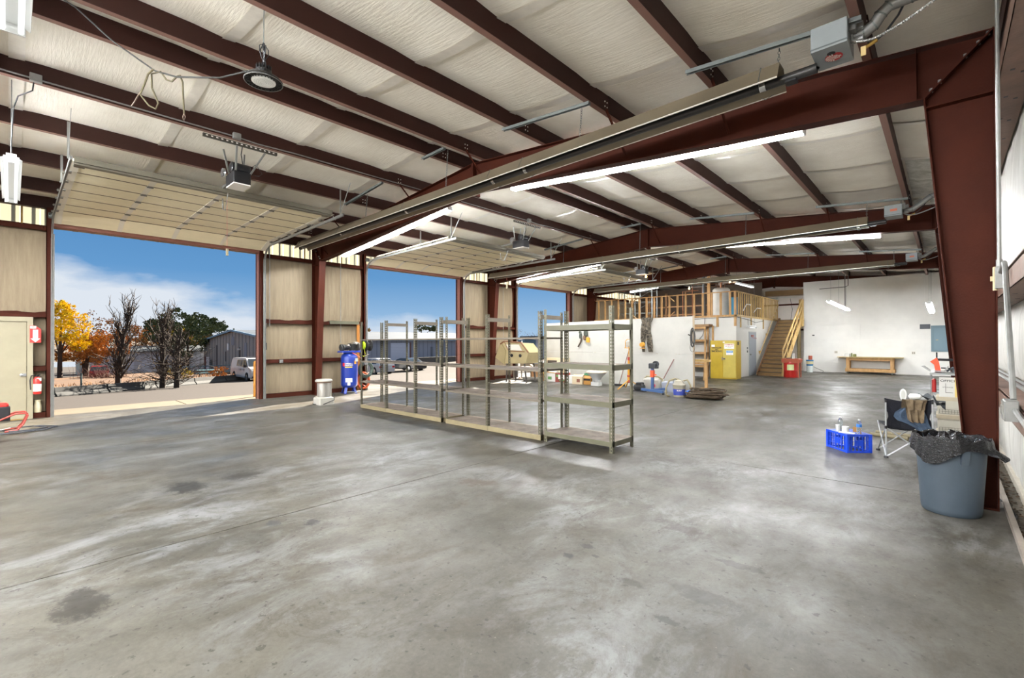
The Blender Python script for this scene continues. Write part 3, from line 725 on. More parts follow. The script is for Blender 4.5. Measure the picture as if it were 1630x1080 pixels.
    for i in range(0,60): p, q = pts[i],pts[i+1]; rg_.tube([p.lerp(q,.3),p.lerp(q,.6)],.014,8)
    part('conduit_rib', rg_, chrome, c_, stuff=True)
    gs = MB(); gs.tube([(bx1+.16,y+.06,z0-.0),(bx1+.26,y+.06,z0+.06),(bx1+.36,y+.05,z0+.18),(bx1+.44,y+.04,z0+.34)],.010,6); part('gas_hose', gs, black, R, smooth=True)
    part('brass_fitting', MB().tube([(bx1+.10,y+.06,z0-.02),(bx1+.20,y+.06,z0+.02)],.018,8), M('brass','b08f4a',.35,.8), R)
    part('yellow_tag', MB().box(bx1+.08,bx1+.12,y-.01,y+.0,z0-.12,z0-.03), M('manila_tag','d8bd82',.7), R)
    # chains down from the channels
    for f in (0.0,.21,.46,.70):
        x = xa+(xb-xa)*f-.02; z = za+(zb-za)*f
        part('hanging_chain', chain_mb((x,y-.05,z+.11),(x,y,zt(x)-.01)) , strut_m, R, stuff=True)
    for dy in (-.08,.1): part('hanging_chain', chain_mb((bx1-.02+(.05 if dy > 0 else 0),y+dy,z1),(bx1-.02+(.05 if dy > 0 else 0),y+dy,zt(-.7)+.0)), strut_m, R, stuff=True)
    return y
for k in range(3): heater(k)
CHL = {0:'nearest frame',1:'second frame',2:'third frame'}
cw = [('rightmost and longest',-.56,-2.24),('second from the right',-3.60,-5.27),('short one at the ridge',-6.78,-7.46),('leftmost',-8.90,-10.55)]
for k in range(3):
    for l, xa, xb in cw:
        y = 5.47+7.62*k; y2 = y
        c_ = MB(); za, zb = zt(xa)-.002, zt(xb)-.002
        c_.bar((xa,y,za-.02),(xb,y,zb-.02),.045,.005,(0,0,1)); c_.bar((xa,y-.022,za-.03),(xb,y-.022,zb-.03),.005,.045); c_.bar((xa,y+.022,za-.03),(xb,y+.022,zb-.03),.005,.045)
        solo('strut_channel', c_, strut_m, 'grey steel channel under the purlins at the %s, %s'%(CHL[k],l), 'strut channel', 'channels carrying the heaters')
# ================================================================== high-bay lamp, cable, rope
R = thing('high_bay_lamp','round black high-bay lamp hung on a wire near the top left','lamp',(-5.22,1.80,4.39))
hb = MB().lathe([(.0,.13),(.05,.13),(.055,.10),(.075,.09),(.075,.045),(.10,.04),(.165,.005),(.185,-.02),(.185,-.03),(.175,-.032),(.17,-.02),(.0,-.015)],36)
part('housing', hb, M('lamp_housing',(22,22,21),.5,.3), R, True, smooth=True)
fn = MB()
for i in range(14): a = 2*PI*i/14; fn.bar((.045*math.cos(a),.045*math.sin(a),.09),(.075*math.cos(a),.075*math.sin(a),.09),.006,.10)
part('cooling_fins', fn, black, R, True)
part('lens', MB().lathe([(.0,-.036),(.10,-.036),(.115,-.03),(.115,-.02)],32), M('lamp_lens','e8e8e4',.25,emit=.15), R, True, smooth=True, label='pale ribbed lens')
rr_ = MB()
for r in (.03,.05,.07,.09): rr_.tube([(r*math.cos(2*PI*i/24),r*math.sin(2*PI*i/24),-.037) for i in range(24)],.0015,4,closed=True)
part('lens_ring', rr_, M('lens_ring','b9b9b2',.4), R, True)
vn = MB()
for i in range(28): a = 2*PI*i/28; vn.bar((.128*math.cos(a),.128*math.sin(a),-.034),(.172*math.cos(a),.172*math.sin(a),-.034),.008,.008)
part('vent_rib', vn, black, R, True)
part('rim', MB().tube([(.182*math.cos(2*PI*i/36),.182*math.sin(2*PI*i/36),-.032) for i in range(36)],.004,6,closed=True), galv, R, True, smooth=True)
part('hanging_wire', MB().tube([(0,0,.36),(.01,0,zt(-5.2)-4.39)],.005,5), strut_m, R, True)
wz = MB(); wz.tube([(0,0,.12),(-.01,.01,.22),(.01,.0,.30),(.0,0,.38)],.012,6)
for a in range(4):
    c_, s_ = math.cos(a*1.7), math.sin(a*1.7); wz.tube([(0,0,.18),(.05*c_,.05*s_,.27),(.06*c_,.05*s_,.33),(.02*c_,.02*s_,.36),(0,0,.28)],.005,5)
for s_ in (-1,1): wz.tube([(s_*.06,0,.05),(s_*.055,0,.16),(0,0,.22)],.006,5)
part('wire_bundle', wz, black, R, True)
cab = [(-5.23,1.77,4.50),(-5.6,1.50,4.43),(-6.0,1.20,4.47),(-6.2,1.05,4.55),(-6.42,.72,4.82),(-6.6,.45,5.12),(-6.72,.3,5.24)]
solo('power_cable', MB().tube(cab,.009,6), M('grey_cable',(36,35,32),.7), 'dark cable sagging from the high-bay lamp to the purlins at the left', 'cable', smooth=True)
R = thing('knotted_rope','frayed tan rope knotted over the sagging cable','rope',(-6.2,1.05,4.53))
rp = MB(); q = (-6.2,1.05,4.53)
def loc_(pts): return [(q[0]+a,q[1]+b_,q[2]+c_) for a,b_,c_ in pts]
rp.tube(loc_([(.02,-.02,.02),(.0,-.06,-.04),(-.03,-.09,-.16),(-.05,-.12,-.26),(-.03,-.05,-.36),(.03,.0,-.40),(.05,.02,-.34),(.01,-.03,-.18),(-.01,-.03,-.02),(.05,.04,.01),(.10,.08,-.08),(.14,.12,-.10),(.17,.16,-.04),(.2,.18,-.03),(.22,.2,-.1),(.23,.205,-.3),(.235,.21,-.44)]),.009,6)
part('rope', rp, M('tan_rope',(84,76,54),.85), R, smooth=True)
hk = MB(); hk.tube(loc_([(.235,.21,-.44),(.245,.22,-.48),(.235,.21,-.52),(.225,.20,-.48),(.235,.21,-.44)]),.005,5); part('hook', hk, M('rope_hook','5b4a3d',.6), R); hk = MB().tube(loc_([(-.05,-.12,-.24),(-.1,-.16,-.34),(-.13,-.18,-.38)]),.007,5); part('rope_end', hk, M('rope_hook','5b4a3d',.6), R)
# ================================================================== conduit on the purlin
R = thing('purlin_conduit','thin grey conduit with junction boxes along the purlin above the operators','conduit',(-9.0,3,5.16))
zc = zt(-8.9)+.035; pts = [(-8.865,y,zc) for y in (-3,0,2.6)]+[(-8.84,2.95,zc-.03),(-8.84,3.25,zc-.02),(-8.865,3.6,zc)]+[(-8.865,y,zc) for y in (6.3,9,10.3)]+[(-8.84,10.6,zc-.03),(-8.865,11.2,zc),(-8.865,13.8,zc),(-8.865,21,zc)]
part('pipe', MB().tube(pts,.011,6), galv, R, smooth=True)
for y in (.22,2.62,10.25,17.9): part('junction_box', MB().cbox(-8.87,-8.80,y-.06,y+.06,zc-.05,zc+.05,.005), galv, R)
solo('light_cord', MB().tube([(-8.84,.2,5.09),(-8.9,.19,5.0),(-9.1,.06,4.95),(-9.3,.02,4.85),(-9.34,.0,4.4),(-9.3,0,4.21)],.008,6), black, 'black cord dropping from the junction box to the hanging strip light','cord',smooth=True)
# ================================================================== right wall conduits and boxes
R = thing('wall_conduit','vertical grey conduit with beige switch box beside a maroon column','conduit',(.34,5.6,2.1))
part('pipe', MB().tube([(.335,5.6,2.28),(.335,5.6,4.62)],.014,8), galv, R, smooth=True)
part('connector', MB().tube([(.335,5.6,2.24),(.335,5.6,2.30)],.02,8), galv, R)
part('switch_box', MB().cbox(.31,.365,5.55,5.66,2.06,2.24,.006), galv, R)
part('switch_plate', MB().cbox(.30,.33,5.66,5.70,2.05,2.25,.005).box(.285,.30,5.67,5.69,2.13,2.17), M('beige_plate','cdbb93',.5), R, label='beige switch cover')
part('slanted_pipe', MB().tube([(.34,5.55,2.19),(.34,5.25,2.23),(.34,5.18,2.18),(.34,4.68,1.22)],.017,8), galv, R, smooth=True)
part('outlet_box', MB().cbox(.29,.36,4.56,4.74,1.08,1.22,.006), galv, R)
part('outlet_cover', MB().box(.283,.29,4.58,4.72,1.09,1.21).box(.278,.284,4.61,4.64,1.12,1.18).box(.278,.284,4.67,4.70,1.12,1.18), M('steel_cover','9b9b96',.3,.6), R)
part('girt_pipe', MB().tube([(.34,4.6,1.16),(.36,4.2,1.10),(.36,3,1.1)],.017,8).tube([(.47,4.7,1.225),(.47,7.5,1.225),(.47,12,1.225)],.017,8).tube([(.53,4.7,1.225),(.53,12,1.225)],.014,8), galv, R, smooth=True)
# ================================================================== left wall: walk door etc.
wdm = M('walk_door_cream',(150,142,118),.5,0,.08,4)
D = struct('door_4', label='closed cream walk door beside the extinguisher', loc=(-14.45,-.3,0))
part('door_leaf', MB().cbox(-14.46,-14.42,-.67,.235,.02,2.08,.003), wdm, D)
fr = MB(); fr.box(-14.47,-14.40,.24,.33,0,2.19); fr.box(-14.47,-14.40,-.77,-.68,0,2.19); fr.box(-14.47,-14.40,-.68,.24,2.09,2.19)
part('door_frame', fr, wdm, D)
part('door_knob', MB().lathe([(.0,.0),(.028,.0),(.028,.01),(.012,.02),(.012,.04),(.03,.05),(.03,.075),(.0,.085)],14,(-14.42,.16,.95),'x'), chrome, D, smooth=True)
part('strike', MB().box(-14.42,-14.41,.17,.235,.92,.98), chrome, D)
part('threshold', MB().box(-14.47,-14.38,-.68,.24,0,.02), M('brass_sill','9b7c45',.5,.4), D)
R = thing('fire_extinguisher','red fire extinguisher with white label hung between walk door and overhead door','fire extinguisher',(-14.36,.395,.53))
part('cylinder', MB().lathe([(0,.0),(.06,.0),(.066,.01),(.066,.30),(.05,.35),(.025,.37),(.0,.37)],20), red, R, True, smooth=True)
part('label', MB().lathe([(.0675,.06),(.0675,.22)],20), M('label_white','e4ded4',.5), R, True, smooth=True, label='white paper label')
part('valve', MB().lathe([(.02,.36),(.022,.40),(.0,.41)],10).bar((0,0,.40),(.10,.04,.43),.02,.012).bar((0,0,.39),(.09,.05,.385),.02,.01), black, R, True)
part('hose', MB().tube([(0,-.02,.40),(.03,-.09,.40),(.04,-.11,.30),(.03,-.10,.1)],.012,8), rubber, R, True, smooth=True)
part('tag', MB().box(.05,.055,-.01,.06,.28,.35), white, R, True)
part('wall_bracket', MB().box(-.10,-.065,-.02,.02,.15,.4), black, R, True)
R = thing('extinguisher_sign','red and white fire extinguisher sign with a down arrow','sign',(-14.38,.36,1.64))
part('plate', MB().prism([(.28,1.64),(.45,1.64),(.45,1.93),(.36,2.01),(.28,2.01)],'x',-14.40,-14.395), M('sign_red','c4322d',.5), R)
ar = MB(); ar.prism([(.325,1.92),(.325,1.73),(.29,1.73),(.365,1.65),(.44,1.73),(.405,1.73),(.405,1.92)],'x',-14.395,-14.392).prism([(.285,1.945),(.375,1.945),(.375,2.0),(.285,2.0)],'x',-14.395,-14.392); part('arrow', ar, M('sign_white','eee6dc',.5), R)
letters('FIRE', .046, (-.0115,-.03,.333), '+x', MATS['sign_red'], R, .8, .001)
for i, ch in enumerate('EXTINGUISHER'): letters(ch, .022, (-.0115,.005,.262-i*.0165), '+x', MATS['sign_red'], R, 1, .0005)
R = thing('water_softener_jug','squat cream jug in the wall bay under the extinguisher','jug',(-14.52,.405,.12))
part('body', MB().lathe([(0,0),(.062,0),(.066,.02),(.066,.14),(.055,.19),(.05,.24),(.055,.245),(.055,.27),(0,.275)],18), M('jug_cream','cfc4a4',.5), R, True, smooth=True)
# stuff along the girts
solo('outlet_box', MB().cbox(-14.47,-14.42,5.42,5.52,1.02,1.12,.004), galv, 'small grey outlet box on the girt right of the nearest doorway','outlet box')
solo('pull_switch', MB().cbox(-14.46,-14.40,4.99,5.06,1.42,1.62,.004).tube([(-14.44,5.02,1.62),(-14.44,5.04,2.0),(-14.44,5.08,2.2)],.006,5), black, 'black door push-button with cord right of the nearest doorway','switch')
solo('cable_drop', MB().tube([(-14.42,5.14,4.4),(-14.42,5.14,2.1)],.010,6), galv, 'thin conduit dropping beside the right track of the nearest doorway','conduit')
solo('cable_drop', MB().tube([(-14.42,7.32,4.2),(-14.42,7.32,1.6)],.010,6), galv, 'thin conduit dropping above the blue air compressor','conduit')
solo('cable_drop', MB().tube([(-14.42,14.95,4.2),(-14.42,14.95,1.1)],.010,6), galv, 'thin conduit dropping behind the second left column','conduit')
solo('wall_beam', MB().bar((-14.44,6.95,2.27),(-14.40,7.95,2.27),.06,.10), olive, 'olive steel beam laid along the girt left of the middle doorway','beam')
R = thing('timber_post','upright orange-brown timber carrying the hose reel','post',(-14.42,7.94,0))
part('timber', MB().box(-14.46,-14.42,7.90,7.99,0,2.24), M('amber_timber','b0712c',.6,0,.15,5,stretch=(3,3,.5)), R)
R = thing('hose_reel','green and black hose reel on the timber left of the middle doorway','hose reel',(-14.22,8.12,1.52))
part('drum', MB().lathe([(.04,-.10),(.19,-.09),(.19,-.07),(.12,-.06),(.12,.06),(.19,.07),(.19,.09),(.04,.10)],24,(0,.05,0),'y'), rubber, R, True, smooth=True)
part('guard', MB().lathe([(0,-.11),(.11,-.11),(.13,-.09),(.13,-.06)],18,(0,-.03,0),'y'), M('lime_green','a8c81e',.5), R, True, smooth=True, label='lime green cover')
part('hub', MB().lathe([(0,-.13),(.025,-.13),(.03,-.10)],12,(0,-.03,0),'y'), red, R, True)
part('lead_hose', MB().tube([(.02,-.08,-.12),(.04,-.07,-.25),(.05,-.02,-.33),(.03,-.12,-.36),(-.02,-.18,-.30)],.012,8), M('lime_hose','b7c42a',.6), R, True, smooth=True)
def coil(c, r, n, jit, hr, axis='x', seed=1, sq=1.0):
    rnd = random.Random(seed); pts = []
    for i in range(n*16+1):
        a = 2*PI*i/16; rr = r*(1+jit*math.sin(a*.37+seed)+jit*.5*math.sin(a*.13)); d = 3*hr*(i/(n*16)-.5)+.01*math.sin(a*.5)
        u, v = rr*math.cos(a), rr*sq*math.sin(a)
        pts.append({'x':(c[0]+d,c[1]+u,c[2]+v),'z':(c[0]+u,c[1]+v,c[2]+abs(d)),'y':(c[0]+u,c[1]+d,c[2]+v)}[axis])
    return MB().tube(pts,hr,6)
solo('coiled_hose', coil((-14.14,8.06,.72),.22,10,.14,.020,seed=2,sq=1.05), M('green_grey_hose','3f4c45',.6), 'dark green hose coiled on the wall below the reel','hose',smooth=True)
solo('orange_hose', coil((-14.24,8.02,.35),.22,7,.10,.016,seed=5,sq=1.15), M('orange_cord','c25a2c',.6), 'orange hose coiled on the wall, hanging to the floor','hose',smooth=True)
solo('broom_handle', MB().tube([(-14.3,8.2,.02),(-14.38,8.14,1.3)],.014,6), M('grey_handle','6d655a',.6), 'grey pole leaning in the left jamb of the middle doorway','pole')
# bollards
for i,(y,l) in enumerate(((5.07,'yellow bollard outside the right side of the nearest doorway'),(13.55,'yellow bollard outside the right side of the middle doorway'))):
    solo('bollard', MB().lathe([(.062,-.15),(.062,1.02),(.05,1.06),(.0,1.08)],18,(-15.35-.25*i,y+.05*i,0)), yellow, l, 'bollard', 'yellow steel bollards', smooth=True)
# ================================================================== compressor
R = thing('air_compressor','tall blue upright air compressor by the first left column','air compressor',(-13.97,7.38,0))
blue = M('compressor_blue','183288',.3,.05,coat=.3)
part('tank', MB().lathe([(0,.17),(.12,.175),(.20,.20),(.245,.25),(.255,.30),(.255,1.14),(.245,1.20),(.20,1.25),(.1,1.285),(0,1.29)],36), blue, R, True, smooth=True)
for a in (.4,2.1,3.7,5.3):
    lg = MB(); c_, s_ = math.cos(a), math.sin(a); lg.bar((.17*c_,.17*s_,.26),(.25*c_,.25*s_,.02),.09,.012,(c_,s_,0)); lg.box(.25*c_-.04,.25*c_+.04,.25*s_-.04,.25*s_+.04,0,.015); part('foot', lg, blue, R, True)
part('deck', MB().cbox(-.18,.18,-.32,.34,1.30,1.36,.02), blue, R, True)
part('neck', MB().box(-.1,.1,-.15,.15,1.27,1.31), blue, R, True)
pm = MB(); pm.lathe([(0,-.1),(.08,-.1),(.09,-.08),(.09,.10),(.08,.12),(0,.12)],18,(0,-.12,1.47),'y'); part('motor', pm, black, R, True, smooth=True)
cp = MB(); cp.lathe([(0,-.05),(.10,-.05),(.11,-.03),(.11,.03),(.10,.05),(0,.05)],18,(0,-.25,1.46),'y'); cp.lathe([(.03,-.012),(.07,-.012),(.07,.012),(.03,.012)],14,(.115,-.25,1.46),'y'); part('filter', cp, M('cast_dark','2b2b2b',.6), R, True)
ph = MB(); ph.cbox(-.08,.08,.03,.19,1.36,1.58,.01)
for i in range(6): ph.box(-.095,.095,.02,.20,1.43+.022*i,1.438+.022*i)
part('pump_head', ph, M('pump_black','1e1e1e',.5), R, True)
part('flywheel', MB().lathe([(.05,-.02),(.15,-.02),(.15,.02),(.05,.02)],24,(0,.29,1.48),'y').box(-.14,.14,.285,.295,1.465,1.495).box(-.015,.015,.285,.295,1.34,1.62), M('wheel_grey','55524e',.5,.4), R, True)
part('pump_cap', MB().cbox(-.06,.06,.16,.27,1.58,1.64,.01), M('alu','bdbab2',.4,.6), R, True)
part('belt_guard', MB().tube([(.12,-.02,1.36),(.12,-.02,1.60),(.12,.12,1.62),(.12,.2,1.55)],.008,6).tube([(-.1,.0,1.36),(-.1,.0,1.58),(-.1,.14,1.6)],.008,6), black, R, True)
part('warning_plate', MB().box(.262,.266,.06,.15,1.02,1.12), M('grey_plate','9fa6a0',.5), R, True)
# decal panels follow the tank's face towards the camera
def tank_patch(a0,a1,z0,z1,off=.003): 
    n = 8; g_ = [[((.255+off)*math.cos(a0+(a1-a0)*i/n),(.255+off)*math.sin(a0+(a1-a0)*i/n),z) for i in range(n+1)] for z in (z0,z1)]
    return MB().sheet(g_)
fa = math.atan2(-7.38, 13.97)   # towards the camera
part('decal_red', tank_patch(fa-.86,fa-.56,.87,.98), M('decal_red','c02833',.4), R, True)
part('decal_stripe', tank_patch(fa-.52,fa+.35,.83,.865), M('decal_yellow','e6b624',.4), R, True)
part('decal_label', tank_patch(fa-.45,fa+.35,.37,.50), M('decal_white','e0d8d0',.5), R, True)
part('decal_label', tank_patch(fa-.2,fa+.12,.27,.36), MATS['decal_white'], R, True)
part('decal_orange', tank_patch(fa+.62,fa+.95,.94,1.05), M('decal_orange','e09a1e',.5), R, True)
tt = 'CAMPBELL'
for row, (txt, z) in enumerate((('CAMPBELL',.955),('HAUSFELD',.905))):
    for i, ch in enumerate(txt):
        a = fa-.46+.115*i
        o = letters(ch, .055, (.259*math.cos(a),.259*math.sin(a),z), '+x', MATS['decal_white'], R, 1.1, .001); o.rotation_euler = (PI/2,0,PI/2+a)
part('air_hose', MB().tube([(.2,.0,1.30),(.3,.12,1.2),(.28,.24,1.12),(.24,.28,.9),(.22,.30,.5),(.2,.36,.25),(.1,.5,.2)],.010,6), M('red_hose','c4472e',.5), R, True, smooth=True)
part('regulator', MB().tube([(.15,.26,1.05),(.15,.42,1.0),(.15,.50,1.05),(.15,.5,1.2),(.15,.62,1.24)],.010,6).lathe([(.0,-.02),(.04,-.02),(.04,.02),(0,.02)],12,(.17,.5,.98),'x').box(.12,.18,.44,.56,.9,.96), chrome, R, True, smooth=True)
solo('valve_pipe', MB().tube([(-13.85,7.2,.06),(-13.8,7.5,.05),(-13.9,7.8,.05)],.02,8).lathe([(0,0),(.04,.0),(.04,.05),(0,.05)],10,(-13.75,7.45,.0)), galv, 'small grey drain pipe on the floor under the compressor','pipe')
# white lidded air purifier canister
R = thing('white_canister','white lidded canister appliance on a square base in front of the first left column','canister',(-12.0,5.62,0))
cw_ = M('canister_white','aeaaa0',.35)
part('base', MB().cbox(-.20,.20,-.20,.20,0,.20,.03), cw_, R, True)
part('body', MB().lathe([(.165,.19),(.165,.58),(.15,.60),(0,.60)],28), M('canister_grey','8f8a82',.4,.2), R, True, smooth=True)
part('support', MB().box(-.06,.06,.12,.19,.18,.6), cw_, R, True)
part('lid', MB().lathe([(0,.59),(.19,.59),(.215,.605),(.215,.63),(.19,.655),(.1,.665),(0,.667)],28), cw_, R, True, smooth=True)
part('rust_band', MB().lathe([(.167,.57),(.19,.57),(.19,.595),(.167,.595)],28), M('rust','6a4a36',.8), R, True)
part('power_lead', MB().tube([(.18,.18,.3),(.26,.16,.12),(.2,-.1,.02),(-.1,-.24,.012),(-.3,-.15,.012)],.010,6), rubber, R, True, smooth=True)
# red wheeled machine and hose at the left edge
R = thing('pressure_washer','red tubular-framed machine with black engine, cut by the left edge','machine',(-12.55,-.12,0))
fr = MB()
for s_ in (-.16,.16):
    fr.tube([(s_,-.5,.12),(s_,-.1,.20),(s_,.18,.34),(s_,.30,.34),(s_,.34,.30),(s_,.28,.14),(s_,.2,.04),(s_,.05,.03)],.016,8)
fr.tube([(-.16,.32,.33),(.16,.32,.33)],.014,8); fr.tube([(-.16,.22,.05),(.16,.22,.05)],.014,8)
part('frame', fr, M('dusty_red','a8443a',.5), R, True, smooth=True)
part('engine', MB().cbox(-.14,.14,-.18,.12,.22,.48,.02), black, R, True)
part('tank', MB().cbox(-.12,.12,-.2,.10,.48,.54,.03), red, R, True)
part('wheel', MB().lathe([(.03,-.03),(.12,-.04),(.14,-.02),(.14,.02),(.12,.04),(.03,.03)],20,(.2,-.16,.14),'x'), rubber, R, True, smooth=True)
part('wheel', MB().lathe([(.03,-.03),(.12,-.04),(.14,-.02),(.14,.02),(.12,.04),(.03,.03)],20,(-.2,-.16,.14),'x'), rubber, R, True, smooth=True)
solo('pressure_hose', MB().tube([(-12.3,-.3,.02),(-12.2,.1,.02),(-12.3,.45,.02),(-12.65,.62,.02),(-12.95,.4,.02),(-13.0,.0,.02),(-12.7,-.15,.03),(-12.35,.0,.035),(-12.28,.3,.035),(-12.5,.48,.035),(-12.9,.3,.03)],.012,6), M('dark_hose','3d4046',.6), 'dark hose looped on the floor beside the red machine','hose',smooth=True)
solo('red_can', MB().lathe([(0,0),(.11,0),(.12,.02),(.12,.30),(.10,.34),(0,.35)],18,(-11.38,-.24,0)), red, 'red can at the left edge, nearer than the machine','can',smooth=True)
# ================================================================== slotted-angle shelving
def post_mb(x, y, h, sx_, sy_, w_=.056):
    """slotted angle: two perforated legs; sx_,sy_ = where the legs point"""
    mb = MB(); t_ = .0022; pitch = .0508; n = int(h/pitch)
    def leg(ax):
        # strips either side of the holes plus bridges between them
        def bx(u0,u1,z0,z1):
            if ax == 'x': a, b_ = sorted((x+sx_*u0, x+sx_*u1)); mb.box(a,b_,min(y,y+sy_*t_),max(y,y+sy_*t_),z0,z1)
            else: a, b_ = sorted((y+sy_*u0, y+sy_*u1)); mb.box(min(x,x+sx_*t_),max(x,x+sx_*t_),a,b_,z0,z1)
        bx(0,.015,0,h); bx(.031,w_,0,h)
        for i in range(n+1):
            z = i*pitch; bx(.015,.031,z,min(h,z+.026))
    leg('x'); leg('y'); return mb
def shelf_run(name_label, xs, yf, yb, levels, kick, tops, mshelf, H_=2.134, deck=board, double=True):
    R = thing('steel_shelving', name_label, 'shelving', ((xs[0]+xs[-1])/2,(yf+yb)/2,0), 0, 'slotted-angle shelving in a row')
    for i, x in enumerate(xs):
        for y, sy_ in ((yf,1),(yb,-1)):
            s_ = 1 if i == 0 else -1
            mb = post_mb(x, y, H_, s_, sy_)
            if 0 < i < len(xs)-1: pass
            part('post', mb, mshelf[1], R)
    for a, b_ in zip(xs[:-1],xs[1:]):
        for lv in levels:
            bh = lv[1]
            S = MB(); z = lv[0]
            # rolled beams front/back, end ties, deck board
            for y, s_ in ((yf,1),(yb,-1)):
                S.box(a+.004,b_-.004,min(y-.004*s_,y+.004*s_),max(y-.004*s_,y+.004*s_),z-bh,z)
                S.box(a+.004,b_-.004,min(y,y+s_*.02),max(y,y+s_*.02),z-bh,z-bh+.004)
            for x in (a+.003,b_-.003): S.box(x-.003,x+.003,yf,yb,z-bh,z)
            sh = part('shelf_frame', S, lv[2] if len(lv) > 2 else mshelf[0], R)
            if lv[0] < 1.75 or not tops: part('deck_board', MB().box(a+.008,b_-.008,yf+.006,yb-.006,z-.016,z-.002), deck, sh)
    if tops:
        for x in xs[(0 if xs[0] > -8 else 1):]: part('end_tie', MB().box(x-.003,x+.003,yf,yb,2.00,2.07).box(x-.02,x,yf,yb,2.066,2.07), mshelf[0], R)
    return R
grey_sh = M('shelf_edge_grey',(112,104,92),.38,.25,.12,5)
kickm = M('kick_plate_tan','85795c',.5,0,.12,5)
rust_b = M('worn_deck','8d8072',.7,0,0,5,.1,80,c2='66584c')
shelf_run('three-bay run of slotted steel shelving with tan kick plates', [-10.66,-9.51,-8.36,-7.47], 5.93, 6.54, [(.09,.085,kickm),(.665,.035),(1.165,.035),(1.70,.028)], 0, True, (grey_sh,olive_d), deck=rust_b)
shelf_run('two-bay run of slotted steel shelving with tan kick plates', [-7.33,-6.12,-4.87], 5.93, 6.54, [(.09,.085,kickm),(.665,.035),(1.165,.035),(1.70,.028)], 0, True, (grey_sh,olive_d), deck=rust_b)
shelf_run('single unit of olive steel shelving with deep beams', [-4.80,-3.53], 5.93, 6.54, [(.165,.07),(.74,.08),(1.28,.08),(1.885,.08)], 0, False, (olive,olive), deck=rust_b, H_=2.15)
# ================================================================== white partition with things hung on it
R = thing('plywood_partition','white painted plywood partition behind the shelving','partition',(-9,15.5,0))
pa, pb = Vector((-13.0,16.2,0)), Vector((-5.97,15.02,0)); pd = (pb-pa).normalized(); pn = Vector((pd.y,-pd.x,0))
L = (pb-pa).length; n = 3
bnd = [0,L-4.9,L-2.46,L]
for i in range(3):
    for za, zb in ((0.0,1.20),(1.205,2.44)):
        a, b_ = pa+pd*(bnd[i]+.002), pa+pd*(bnd[i+1]-.002)
        part('plywood_sheet', MB().bar((a.x,a.y,(za+zb)/2),(b_.x,b_.y,(za+zb)/2),.015,zb-za), M('painted_plywood',(172,170,162),.6,0,.1,1.6,.12,30), R)
st = MB()
for f in (0,.2,.4,.6,.8,.995): p = pa.lerp(pb,f)-pn*.06; st.box(p.x-.02,p.x+.02,p.y-.02,p.y+.06,0,2.4)
p = pb; st2 = MB().bar((p.x+.01,p.y+.03,0),(p.x+.01,p.y+.03,2.46),.03,.09,(0,1,0)); part('stud', st, wood, R); part('edge_stud', st2, M('grey_edge_wood','9b8a72',.7), R)
def onp(d, z, off=.03):   # point on the partition, d metres from its right end
    p = pb-pd*d+pn*off; return Vector((p.x,p.y,z))
camo = M('camouflage_cloth','6a6152',.9,0,0,14,.5,40,c2='2f2a23',contrast=(.42,.58))
R = thing('camo_overalls','camouflage bib overalls hung on the white partition','overalls',onp(1.82,1.25,.05))
def cloth(outline_l, outline_r, zs, seed):
    rnd = random.Random(seed); g1 = []; 
    for z, l, r in zip(zs,outline_l,outline_r):
        row = []
        for i in range(9):
            u = i/8; d = l+(r-l)*u; k = .05+.03*math.sin(i*1.9+z*7+seed)+.012*math.sin(z*23+i); row.append(tuple(onp(d,z,k)))
        g1.append(row)
    g2 = [[tuple(Vector(v)-pn*.035) for v in row] for row in g1]
    mb = MB().sheet(g1).sheet(g2); m = len(g1)
    for g_ in range(m-1):
        for e in (0,8): mb.add([g1[g_][e],g1[g_+1][e],g2[g_+1][e],g2[g_][e]],[(0,1,2,3)])
    return mb
zs = [2.47,2.40,2.3,2.2,2.1,2.02]
part('bib', cloth([2.02,2.0,1.97,1.99,2.0,2.0],[1.48,1.50,1.58,1.60,1.60,1.60],zs,1), camo, R, smooth=True)
zs = [2.04,1.9,1.8,1.7,1.6,1.5,1.38,1.26]
part('leg', cloth([2.0,2.0,1.99,1.98,1.97,1.96,1.95,1.95],[1.78,1.79,1.8,1.82,1.84,1.84,1.84,1.84],zs,2), camo, R, smooth=True)
part('leg', cloth([1.80,1.78,1.76,1.74,1.73,1.72,1.70,1.69],[1.60,1.58,1.56,1.54,1.53,1.52,1.51,1.51],zs,3), camo, R, smooth=True)
R = thing('work_gloves','dark gloves and yellow tool pouch hung on the partition behind the shelving','gloves',onp(4.75,1.75,.05))
gm = MB()
for k,(d,z,s_) in enumerate(((4.70,2.0,1),(4.62,1.98,.9),(4.95,1.88,.8))):
    c_ = onp(d,z,.06); gm.lathe([(0,-.14),(.05,-.12),(.06,-.03),(.05,.06),(.03,.12),(0,.14)],10,c_)
    for q in range(4): gm.tube([c_+Vector((-.05+.03*q,-.01,.08)),c_+Vector((-.06+.035*q,-.03,.19-.02*abs(q-1.5)))],.014,6)
part('glove', gm, M('dark_glove','3c4037',.9,0,.4,20), R, smooth=True)
c_ = onp(4.55,1.72,.05); part('pouch', MB().cbox(c_.x-.07,c_.x+.07,c_.y-.05,c_.y+.05,1.60,1.80,.02), M('pouch_yellow','c28a2a',.8), R)
c_ = onp(4.85,1.62,.05); part('strap', MB().tube([onp(4.9,1.8,.05),onp(4.95,1.6,.06),onp(5.1,1.42,.05)],.03,8), M('strap_dark','4b3f35',.9), R, smooth=True)
c_ = onp(4.72,1.78,.06); part('pad', MB().lathe([(0,-.1),(.06,-.07),(.07,.0),(.06,.08),(0,.1)],12,c_), M('brown_leather','5e4534',.8), R, smooth=True)
